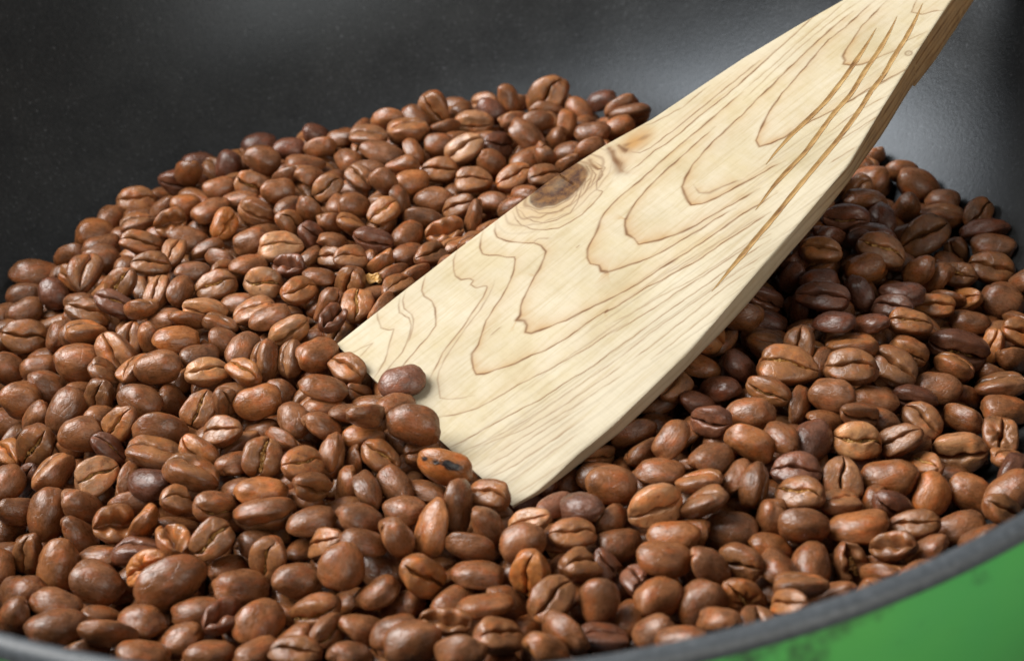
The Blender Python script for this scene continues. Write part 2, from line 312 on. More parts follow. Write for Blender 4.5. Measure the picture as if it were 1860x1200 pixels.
(0.90,0.28,0.2,[(-0.9,10.5),(3.2,11.8),(8.0,12.8),(14.7,14.4),(20.5,16.0),(28.1,17.0),(33.8,18.1),(38.7,18.3),(43.0,18.8)]),
(0.50,0.25,0.2,[(0.7,13.6),(5.9,15.4),(11.7,17.1),(18.6,18.4),(26.2,19.2),(32.1,20.0),(41.0,21.0)]),
(0.55,0.40,0.5,[(3.9,15.2),(13.3,19.2),(21.7,20.9),(30.4,21.9),(39.2,22.9)]),
(0.50,0.40,0.5,[(4.3,19.2),(15.3,21.2),(23.8,22.9),(30.6,23.8),(37.5,24.8)]),
(0.60,0.45,0.5,[(-0.0,22.8),(6.5,24.7),(16.5,26.0),(23.5,26.7)]),
(0.50,0.40,0.5,[(0.3,19.7),(6.9,21.6),(14.1,22.2),(19.0,23.1),(25.5,24.3)]),
(0.40,0.40,0.4,[(1.2,26.7),(9.5,27.7),(21.6,28.8)]),
(0.40,0.40,0.4,[(1.1,29.9),(8.3,31.2),(15.1,32.0)]),
(0.50,0.40,0.3,[(24.6,-5.7),(27.8,-5.8)]),
(1.00,0.90,1.2,[(80.5,-29.2),(79.4,-26.0),(78.0,-24.0),(78.3,-22.9)]),
(1.00,0.80,1.0,[(79.3,-22.3),(77.1,-21.0),(76.8,-18.9)]),
(0.95,0.80,1.0,[(75.1,-29.9),(73.8,-27.3),(73.8,-25.0),(75.0,-23.8)]),
(0.85,0.60,1.0,[(72.4,-29.6),(70.9,-26.6),(68.9,-24.0),(66.4,-22.1)]),
(0.90,0.60,0.8,[(74.4,-24.6),(73.2,-22.8),(71.0,-21.9)]),
(0.80,0.50,0.8,[(73.3,-29.6),(71.8,-25.4),(70.4,-23.6),(67.2,-21.8),(64.9,-21.1)]),
(0.80,0.35,0.3,[(64.2,-22.5),(65.2,-22.6)]),
(0.80,0.35,0.3,[(58.8,-21.8),(59.8,-21.4)]),
(0.70,0.30,0.3,[(53.8,-10.2),(54.9,-10.2)])]
GROOVES=[
[(148.2,-5.9),(145.1,-4.7),(140.2,-3.0),(130.8,-0.1),(121.8,2.1),(115.5,2.8),(109.0,3.3),(103.0,4.3),(98.3,5.4)],
[(154.3,-4.7),(148.6,-2.2),(143.3,-0.2),(135.4,2.1),(126.9,5.1),(120.2,6.1),(113.6,7.9),(106.1,9.9),(102.0,10.3),(94.6,11.4),(86.7,13.5)],
[(161.4,-2.9),(155.5,-0.2),(149.2,2.3),(142.3,4.4),(136.3,6.8),(130.7,7.9),(125.2,9.9),(118.6,11.7),(112.4,13.2),(109.0,13.8),(97.7,16.0),(86.3,18.5),(81.2,19.3),(75.6,20.6),(70.7,21.4),(66.9,22.3),(63.8,22.8)]]
CRACK=[(67.0,-30.9),(66.9,-29.3),(66.9,-25.9)]
KNOT=(64.4,-27.1)
SMALL_KNOT=(145.5,6.3)
LEFT=[(-0.0,-31.7),(9.0,-32.0),(21.1,-32.1),(34.3,-32.2),(49.2,-32.0),(64.7,-31.8),(80.7,-29.9),(93.6,-27.3),(108.1,-26.1),(122.0,-24.8),(138.7,-22.3),(146.8,-20.7),(151.7,-19.8)]
RIGHT=[(0.0,31.7),(5.4,32.9),(10.7,32.8),(17.1,32.2),(27.5,32.4),(47.6,30.8),(58.8,29.1),(71.9,26.7),(91.6,23.3),(109.3,20.0),(127.0,14.0),(146.8,7.5),(166.0,1.7)]

SP_M = Vector((-0.012880, -0.050987, 0.021000)); SP_U = Vector((0.802730, 0.532654, 0.268149)); SP_N = Vector((-0.177350, -0.216078, 0.960134))
SP_Y = SP_N.cross(SP_U); VS = -1          # local y = VS * v
spat = tag(link('wooden_spatula', None), 'pale wooden spatula with brown wavy grain pushed into the coffee beans', 'spatula')
spat.matrix_world = Matrix(((SP_U.x, SP_Y.x, SP_N.x, SP_M.x), (SP_U.y, SP_Y.y, SP_N.y, SP_M.y), (SP_U.z, SP_Y.z, SP_N.z, SP_M.z), (0, 0, 0, 1)))
LA = np.array(LEFT + [(160, -18.6), (172, -17.2), (185, -14.6), (200, -13.8), (310, -14.2)]); RA = np.array(RIGHT + [(172, 0.2), (185, -2.0), (200, -3.0), (310, -2.6)])
TH = np.array([(0, 0.9), (5, 1.3), (10, 2.1), (17, 4.2), (27, 4.8), (48, 5.0), (59, 5.9), (72, 6.7), (92, 6.5), (109, 6.3), (127, 8.6), (145.5, 9.4), (146.6, 10.8), (158, 12.0), (170, 12.4), (180, 9.6), (196, 6.6), (310, 6.6)])
def smooth_interp(x, A, k=2.5):
    o = 0
    for d in (-k, -k / 2, 0, k / 2, k): o = o + np.interp(x + d, A[:, 0], A[:, 1])
    return o / 5
def seg_dist(P, poly):
    best = np.full(len(P), 1e9); arc = np.zeros(len(P)); acc = 0.0; side = np.zeros(len(P))
    for (a, c) in zip(poly[:-1], poly[1:]):
        a = np.array(a); c = np.array(c); ab = c - a; l2 = ab @ ab + 1e-12
        t = np.clip(((P - a) @ ab) / l2, 0, 1); q = P - (a + t[:, None] * ab); d = np.hypot(q[:, 0], q[:, 1])
        k = d < best; best[k] = d[k]; arc[k] = (acc + t * math.sqrt(l2))[k]
        side[k] = np.sign(ab[0] * q[:, 1] - ab[1] * q[:, 0])[k]; acc += math.sqrt(l2)
    return best, arc, acc, side
def vnoise(P, s, seed):
    r = np.random.default_rng(seed); ph = r.uniform(0, 6.28, (6, 2)); k = r.normal(0, 1, (6, 2)) * s
    return sum(np.sin(P @ k[i] + ph[i, 0]) for i in range(6)) / 6
def plank(name, u0, u1, du, nv, painted):
    us = np.arange(u0, u1 + 1e-6, du); nu = len(us)
    vl = smooth_interp(us, LA) if u0 > 0 else np.interp(us, LA[:, 0], LA[:, 1]); vr = smooth_interp(us, RA, 1.2)
    if u0 == 0: vl[:1] += 0.6
    th = np.interp(us, TH[:, 0], TH[:, 1])
    tt = np.linspace(0, 1, nv)
    U = np.repeat(us[:, None], nv, 1); V = vl[:, None] + (vr - vl)[:, None] * tt[None]
    P = np.stack([U.ravel(), V.ravel()], 1)
    de = np.minimum(P[:, 1] - np.repeat(vl, nv), np.repeat(vr, nv) - P[:, 1])
    W = -0.22 * np.exp(-de / 0.22) + 0.05 * vnoise(P, 0.08, 3)
    gr_ = np.zeros(len(P)); ha = np.zeros(len(P)); kn = np.zeros(len(P)); he = np.zeros(len(P))
    if painted:
        Pw = P + np.stack([0.16 * vnoise(P, 0.9, 11) + 0.05 * vnoise(P, 2.4, 12), 0.16 * vnoise(P, 0.9, 13) + 0.05 * vnoise(P, 2.4, 14)], 1)
        for i, (dk, w, hl, poly) in enumerate(GRAIN):
            pa = np.array(poly); lo = pa.min(0) - 5; hi = pa.max(0) + 5
            s = np.where((Pw[:, 0] > lo[0]) & (Pw[:, 0] < hi[0]) & (Pw[:, 1] > lo[1]) & (Pw[:, 1] < hi[1]))[0]
            if len(s) == 0: continue
            d, arc, tot, side = seg_dist(Pw[s], poly)
            ka = int(np.argmin(pa[:, 0])); sl = np.r_[0, np.cumsum(np.hypot(*np.diff(pa, axis=0).T))]
            apex = np.exp(-((arc - sl[ka]) / 11.0) ** 2) * (0 < ka < len(pa) - 1) * (hl > 0.6)
            fade = np.clip(np.minimum(arc, tot - arc) / min(4.0, tot * 0.15), 0.35, 1)
            vary = 0.86 + 0.22 * np.sin(arc * 0.9 + i * 2.1) * np.sin(arc * 0.31 + i)
            ww = np.maximum(0.15, w * 0.41 * (1 + 0.55 * apex) * (0.95 + 0.55 * np.sin(arc * 0.55 + i * 1.7) * np.sin(arc * 0.23 + i)))
            core = dk * 0.92 * fade * vary * np.exp(-(d / ww) ** 2)
            gr_[s] = np.maximum(gr_[s], np.clip(core, 0, 1))
            # late wood fades to one side of each ring line
            wide = np.where(side < 0, hl * (0.9 + 1.0 * apex), hl * 0.20) + 0.05
            ha[s] = np.maximum(ha[s], 0.26 * dk * fade * (hl > 0.4) * np.where(side < 0, np.exp(-d / 2.4), 0) * np.clip(d / 0.3, 0, 1))
            ha[s] = np.maximum(ha[s], dk * (0.50 + 0.30 * apex) * fade * vary * np.exp(-d / wide))
        # dense straight grain towards the right-hand edge
        rg_ = np.random.default_rng(8); qv = Pw[:, 1] - 0.10 * Pw[:, 0] + 0.0
        zone = np.clip((P[:, 1] - np.interp(P[:, 0], [0, 50, 110, 170], [6, 6, -2, -12])) / 6.0, 0, 1)
        for k in range(46):
            c0 = rg_.uniform(-10, 48); st_ = rg_.uniform(0.10, 0.34); w_ = rg_.uniform(0.12, 0.26); ph = rg_.uniform(0, 6)
            gr_ = np.maximum(gr_, zone * st_ * (0.6 + 0.4 * np.sin(P[:, 0] * 0.07 + ph)) * np.exp(-((qv - c0) / w_) ** 2))
        # the knot on the edge, its rings and the crack
        q = P - np.array(KNOT); ang = 0.02
        e = np.hypot(q[:, 0] / 8.6, (q[:, 1] + 1.6) / 5.2) + 0.10 * vnoise(P, 0.7, 21)
        kn = np.clip((1.05 - e) / 0.10, 0, 1) * (0.78 + 0.22 * np.clip(1.3 - np.abs(e - 0.55) * 2.2 + 0.5 * vnoise(P, 0.8, 27), 0, 1))
        rings = np.clip((2.3 - e) / 1.0, 0, 1) * np.clip((e - 0.95) / 0.1, 0, 1)
        gr_ = np.maximum(gr_, rings * 0.55 * np.clip(np.sin(e * 19 + vnoise(P, 0.5, 22) * 2), 0, 1) ** 3)
        ha = np.maximum(ha, rings * 0.40)
        q2 = P - np.array((84.5, -25.0)); e2 = np.hypot(q2[:, 0] / 6.5, q2[:, 1] / 4.0) + 0.25 * vnoise(P, 0.6, 23)
        ha = np.maximum(ha, np.clip((1.25 - e2), 0, 1) * 0.9)
        gr_ = np.maximum(gr_, np.clip((1.0 - e2), 0, 1) * np.clip(vnoise(P, 1.0, 24) * 2.6 - 0.1, 0, 0.95))
        q3 = P - np.array(SMALL_KNOT); d3 = np.hypot(q3[:, 0], q3[:, 1]); gr_ = np.maximum(gr_, np.exp(-((d3 - 0.75) / 0.28) ** 2) * 0.6); gr_ = np.maximum(gr_, np.exp(-(d3 / 0.25) ** 2) * 0.5)
        d, *_ = seg_dist(P, CRACK); gr_ = np.maximum(gr_, np.exp(-(d / 0.16) ** 2)); kn = np.maximum(kn, np.exp(-(d / 0.16) ** 2)); W -= 0.5 * np.exp(-(d / 0.15) ** 2)
        he = np.clip(1.0 - (P[:, 1] - np.interp(P[:, 0], [0, 60, 150], [17, 14, 6])) / 5.0, 0, 1)
        for poly in GROOVES:
            d, arc, tot, side = seg_dist(P, poly)
            wg = 0.58 * np.clip(np.minimum(arc, tot - arc) / 12.0, 0.0, 1) ** 0.8 + 0.02
            W -= 0.36 * wg / 0.58 * np.clip(1 - d / wg, 0, 1)
    verts = [(P[i, 0] / 1000, VS * P[i, 1] / 1000, W[i] / 1000) for i in range(len(P))]
    faces = [(a := i * nv + j, a + 1, a + nv + 1, a + nv) for i in range(nu - 1) for j in range(nv - 1)]
    att = [list(gr_), list(ha), list(kn), list(he)]
    # the sides and the underside
    K = 16
    def add(u, v, w, lineval, haloval):
        verts.append((u / 1000, VS * v / 1000, w / 1000)); att[0].append(lineval); att[1].append(haloval); att[2].append(min(0.5, max(0, haloval - 0.2) * 0.8)); att[3].append(0); return len(verts) - 1
    cols = []
    for sgn, vv, jt in ((-1, vl, 0), (1, vr, nv - 1)):
        grid = []
        for i in range(nu):
            row = [i * nv + jt]
            for k in range(1, K + 1):
                f = k / K; w = -th[i] * f
                inset = 0.5 * max(0, f - 0.8) / 0.2 + 0.12 * math.sin(us[i] * 0.21 + f * 3)
                h = w * 0.9 + us[i] * 0.055 + 0.5 * math.sin(us[i] * 0.06)
                hot = min(1, max(0, (us[i] - 78) / 45))
                s = max(0.0, math.sin(h * 2.7)) ** 5 * (0.22 + 0.6 * hot) + max(0, math.sin(h * 4.9 + 1)) ** 6 * 0.55 * hot
                row.append(add(us[i], vv[i] - sgn * inset, w, min(s * 0.9, 0.95), 0.16 + 0.56 * hot))
            grid.append(row)
        cols.append(grid)
        for i in range(nu - 1):
            for k in range(K):
                faces.append((grid[i][k], grid[i + 1][k], grid[i + 1][k + 1], grid[i][k + 1]))
    for i in range(nu - 1):
        faces.append((cols[0][i][K], cols[0][i + 1][K], cols[1][i + 1][K], cols[1][i][K]))
    for i in (0, nu - 1):                                        # the two ends
        faces.append([i * nv + j for j in range(nv)] + cols[1][i][1:] + cols[0][i][:0:-1])
    me = mesh(name, verts, faces)
    for nm, dat in zip(('grain', 'halo', 'knot', 'heart'), att):
        a = me.attributes.new(nm, 'FLOAT', 'POINT'); a.data.foreach_set('value', np.array(dat, np.float32))
    # sharp edges where faces meet at more than 35 degrees
    import bmesh
    bm = bmesh.new(); bm.from_mesh(me); bmesh.ops.recalc_face_normals(bm, faces=bm.faces)
    for e in bm.edges:
        if len(e.link_faces) == 2 and e.calc_face_angle(0) > 0.6: e.smooth = False
    bm.to_mesh(me); bm.free()
    return me
link('blade', plank('blade', 0.0, 172.0, 0.25, 330, True), spat, M_wood)
link('handle', plank('handle', 172.0, 300.0, 1.0, 24, False), spat, M_wood)
for gi, poly in enumerate(GROOVES):
    pa = np.array(poly); t = np.r_[0, np.cumsum(np.hypot(*np.diff(pa, axis=0).T))]
    ss = np.linspace(0, t[-1], 160); px = np.interp(ss, t, pa[:, 0]); py = np.interp(ss, t, pa[:, 1])
    for _ in range(25): px[1:-1] = (px[:-2] + px[1:-1] * 2 + px[2:]) / 4; py[1:-1] = (py[:-2] + py[1:-1] * 2 + py[2:]) / 4
    tx = np.gradient(px); ty = np.gradient(py); l = np.hypot(tx, ty); nx_, ny_ = -ty / l, tx / l
    verts = []; faces = []
    for k in range(160):
        wg = 0.56 * min(1, min(ss[k], t[-1] - ss[k]) / 12.0) ** 0.8 + 0.02
        wg *= 1 + 0.10 * math.sin(ss[k] * 0.9 + gi) * math.sin(ss[k] * 0.37)
        for q in (-1, -0.6, -0.12, 0.12, 0.6, 1):
            dep = -0.31 * wg / 0.58 * (1 - abs(q)) + 0.045
            verts.append(((px[k] + nx_[k] * wg * q) / 1000, VS * (py[k] + ny_[k] * wg * q) / 1000, dep / 1000))
    for k in range(159):
        for j in range(5): a = k * 6 + j; faces.append((a, a + 1, a + 7, a + 6))
    link('carved_groove', mesh('carved_groove', verts, faces), spat, M_groove)

# ------------------------------------------------------------------ coffee beans
def bean_mesh(name, seed, kind='whole', nx=34, nd=17, fine=True):
    """unit bean: x along, y across, z thick; rounded back +z, flat creased face -z"""
    r = random.Random(seed)
    if kind == 'star': yl = [0.49, 0.45, 0.41, 0.37, 0.33, 0.29, 0.25, 0.21, 0.17, 0.14, 0.11, 0.08, 0.055, 0.03, 0.012]
    elif fine: yl = [0.498, 0.485, 0.46, 0.42, 0.36, 0.29, 0.22, 0.155, 0.105, 0.07, 0.045, 0.026, 0.010]
    else: yl = [0.49, 0.43, 0.32, 0.18, 0.08, 0.03]
    ys = [-v for v in yl] + [0.0] + yl[::-1]
    z0 = -0.19
    amp = r.choice((-1, 1)) * r.uniform(0.02, 0.085); amp2 = r.uniform(-0.035, 0.035); wg0 = r.uniform(0.024, 0.044); dep = r.uniform(0.28, 0.40); lip = r.uniform(-0.01, 0.035)
    egg = r.uniform(-0.16, 0.16); flat = r.uniform(3.4, 5.2); endp = r.uniform(2.1, 2.6)
    bend = r.uniform(-0.05, 0.08); skew = r.uniform(-0.08, 0.08)
    if kind == 'gaping': wg0 = 0.15; dep = 0.62; lip = 0.03
    off = Vector((r.uniform(0, 50), r.uniform(0, 50), r.uniform(0, 50)))
    verts = []; faces = []
    ring = []
    for k in range(1, nx):
        s = -math.cos(math.pi * k / nx); x = 0.5 * s
        rho = max(1e-4, 1 - abs(s) ** endp) ** (1 / 2.05); rho *= 1 + egg * s
        yc = amp * math.sin(s * 2.6) + amp2 * math.cos(s * 5)
        wg = wg0 * (0.75 + 0.5 * (1 - s * s)) * (1 + 0.35 * math.sin(s * 9 + seed)); 
        fade = min(1, (1 - abs(s)) / 0.10)
        row = []
        for y in ys:
            y = y + yc * (1 - min(1, abs(2 * y)) ** 2)
            base = max(0.0, 1 - abs(2 * y) ** flat) ** (1 / flat)
            z = z0 - 0.31 * base
            d = abs(y - yc)
            gz = dep * math.exp(-(d / wg) ** 1.9) * fade + lip * math.exp(-(d / 0.10) ** 2) * fade
            gz *= min(1, base * 1.3)
            wr = (0.016 * math.sin(x * 26 + y * 9 + seed) + 0.010 * math.sin(x * 47 - y * 14 + seed * 2)) * math.exp(-(d / 0.20) ** 2) * base
            if kind == 'star':
                for an, ln in ((0.9, 0.30), (2.2, 0.26), (1.55, 0.34)):
                    al = x * math.cos(an) + y * math.sin(an); pe = -x * math.sin(an) + y * math.cos(an)
                    gz += 0.20 * math.exp(-(pe / 0.030) ** 2) * math.exp(-(al / ln) ** 4) * base
            row.append((x, y * rho, (z * rho) + gz * rho ** 0.6 + wr))
        for j in range(1, nd):
            a = math.pi * j / nd
            row.append((x, 0.5 * math.cos(a) * abs(math.cos(a)) ** -0.06 * rho if abs(math.cos(a)) > 1e-6 else 0.0, (z0 + (0.5 - z0) * math.sin(a) ** 0.95) * rho))
        ring.append(row)
    n = len(ring[0])
    pts = [p for row in ring for p in row] + [(-0.5, 0, -0.03), (0.5, 0, -0.03)]
    out = []
    for (x, y, z) in pts:
        v = Vector((x, y, z))
        lo = noise.noise(v * 2.1 + off) * 0.075; mi = noise.noise(v * 6.0 + off) * 0.020
        nrm = Vector((v.x * 0.8, v.y, v.z)).normalized() if v.length > 1e-4 else Vector((0, 0, 1))
        hi = noise.noise(Vector((v.x * 9, v.y * 22, v.z * 22)) + off) * 0.006 if fine else 0
        v = v + nrm * (lo + mi + hi)
        v.z += bend * (0.25 - v.x * v.x) - bend * 0.12; v.y += skew * math.sin(v.x * 4)
        if kind == 'broken':
            cut = 0.10 + 0.10 * noise.noise(Vector((v.y * 5, v.z * 5, 3.0)) + off) + 0.05 * noise.noise(Vector((v.y * 16, v.z * 16, 5.0)) + off) + 0.18 * v.y
            if v.x > cut: v.x = cut + (v.x - cut) * 0.12; v.y *= 0.97
            v.x += 0.16
        out.append(v)
    for i in range(len(ring) - 1):
        for j in range(n):
            a = i * n + j; b2 = i * n + (j + 1) % n
            faces.append((a, b2, b2 + n, a + n))
    e0 = len(pts) - 2; e1 = e0 + 1; last = (len(ring) - 1) * n
    for j in range(n):
        faces.append((e0, (j + 1) % n, j)); faces.append((e1, last + j, last + (j + 1) % n))
    me = mesh(name, out, [tuple(reversed(f)) for f in faces])
    ny_ = len(ys); ff = np.zeros(len(pts), np.float32)
    for i in range(len(ring)):
        e = min(1, (1 - abs(ring[i][0][0]) * 2) / 0.12)
        for j in range(2, ny_ - 2): ff[i * n + j] = e * min(1, (0.5 - abs(ys[j])) / 0.10)
    at_ = me.attributes.new('flat_face', 'FLOAT', 'POINT'); at_.data.foreach_set('value', ff)
    par = dict(amp=amp, amp2=amp2, z0=z0, lip=lip, dep=dep, wg=wg0, bend=bend, skew=skew)
    return me, par
def chaff_mesh(name, par, seed, wide=1.0, frac=0.8):
    r = random.Random(seed); verts = []; faces = []
    nk = 22; ny = 4
    for k in range(nk + 1):
        s = (-1 + 2 * k / nk) * frac; x = 0.5 * s
        yc = par['amp'] * math.sin(s * 2.6) + par['amp2'] * math.cos(s * 5) + par['skew'] * math.sin(x * 4)
        w = (par['wg'] * 0.9 * wide + 0.006) * (1 - abs(s / frac) ** 3 * 0.8) * r.choice((0.15, 0.5, 0.9, 1.3, 0.7))
        for j in range(ny + 1):
            t = -1 + 2 * j / ny
            z = par['z0'] - 0.31 + par['lip'] + par['dep'] * 0.33 + r.uniform(-0.040, 0.040) + 0.05 * (1 - abs(t))
            z += par['bend'] * (0.25 - x * x) - par['bend'] * 0.12
            z = z * (1 - abs(s) ** 4 * 0.25)
            verts.append((x + r.uniform(-0.008, 0.008), yc + w * t, z))
    for k in range(nk):
        for j in range(ny): a = k * (ny + 1) + j; faces.append((a, a + 1, a + ny + 2, a + ny + 1))
    return mesh(name, verts, faces, False)
WHOLE = [bean_mesh('coffee_bean', 100 + k) for k in range(20)]
GAPE = [bean_mesh('coffee_bean_open', 300 + k, 'gaping') for k in range(4)]
STAR = [bean_mesh('coffee_bean_star', 500 + k, 'star') for k in range(3)]
BROKE = [bean_mesh('coffee_bean_broken', 400 + k, 'broken') for k in range(4)]
CHAFF = {}
def variant(ty, i):
    return {'h': GAPE, 'b': BROKE, 'x': STAR}.get(ty, WHOLE), i
def tint_of(flags, rnd):
    if 'O' in flags: c = (0.31, 0.108, 0.027)
    elif 'o' in flags: c = (0.27, 0.098, 0.029)
    elif 'd' in flags: c = (0.110, 0.039, 0.019)  # dark beans; also puts the spatula's shadow into the colour of beans beside it
    elif 'l' in flags: c = (0.31, 0.140, 0.060)
    elif 'm' in flags: c = (0.140, 0.057, 0.032)
    else: c = (0.184, 0.071, 0.0255)
    k = rnd.uniform(0.80, 1.22); w = rnd.uniform(-0.10, 0.10)
    return (c[0] * k * (1 + w * 0.4), c[1] * k, c[2] * k * (1 - w), 1.0)
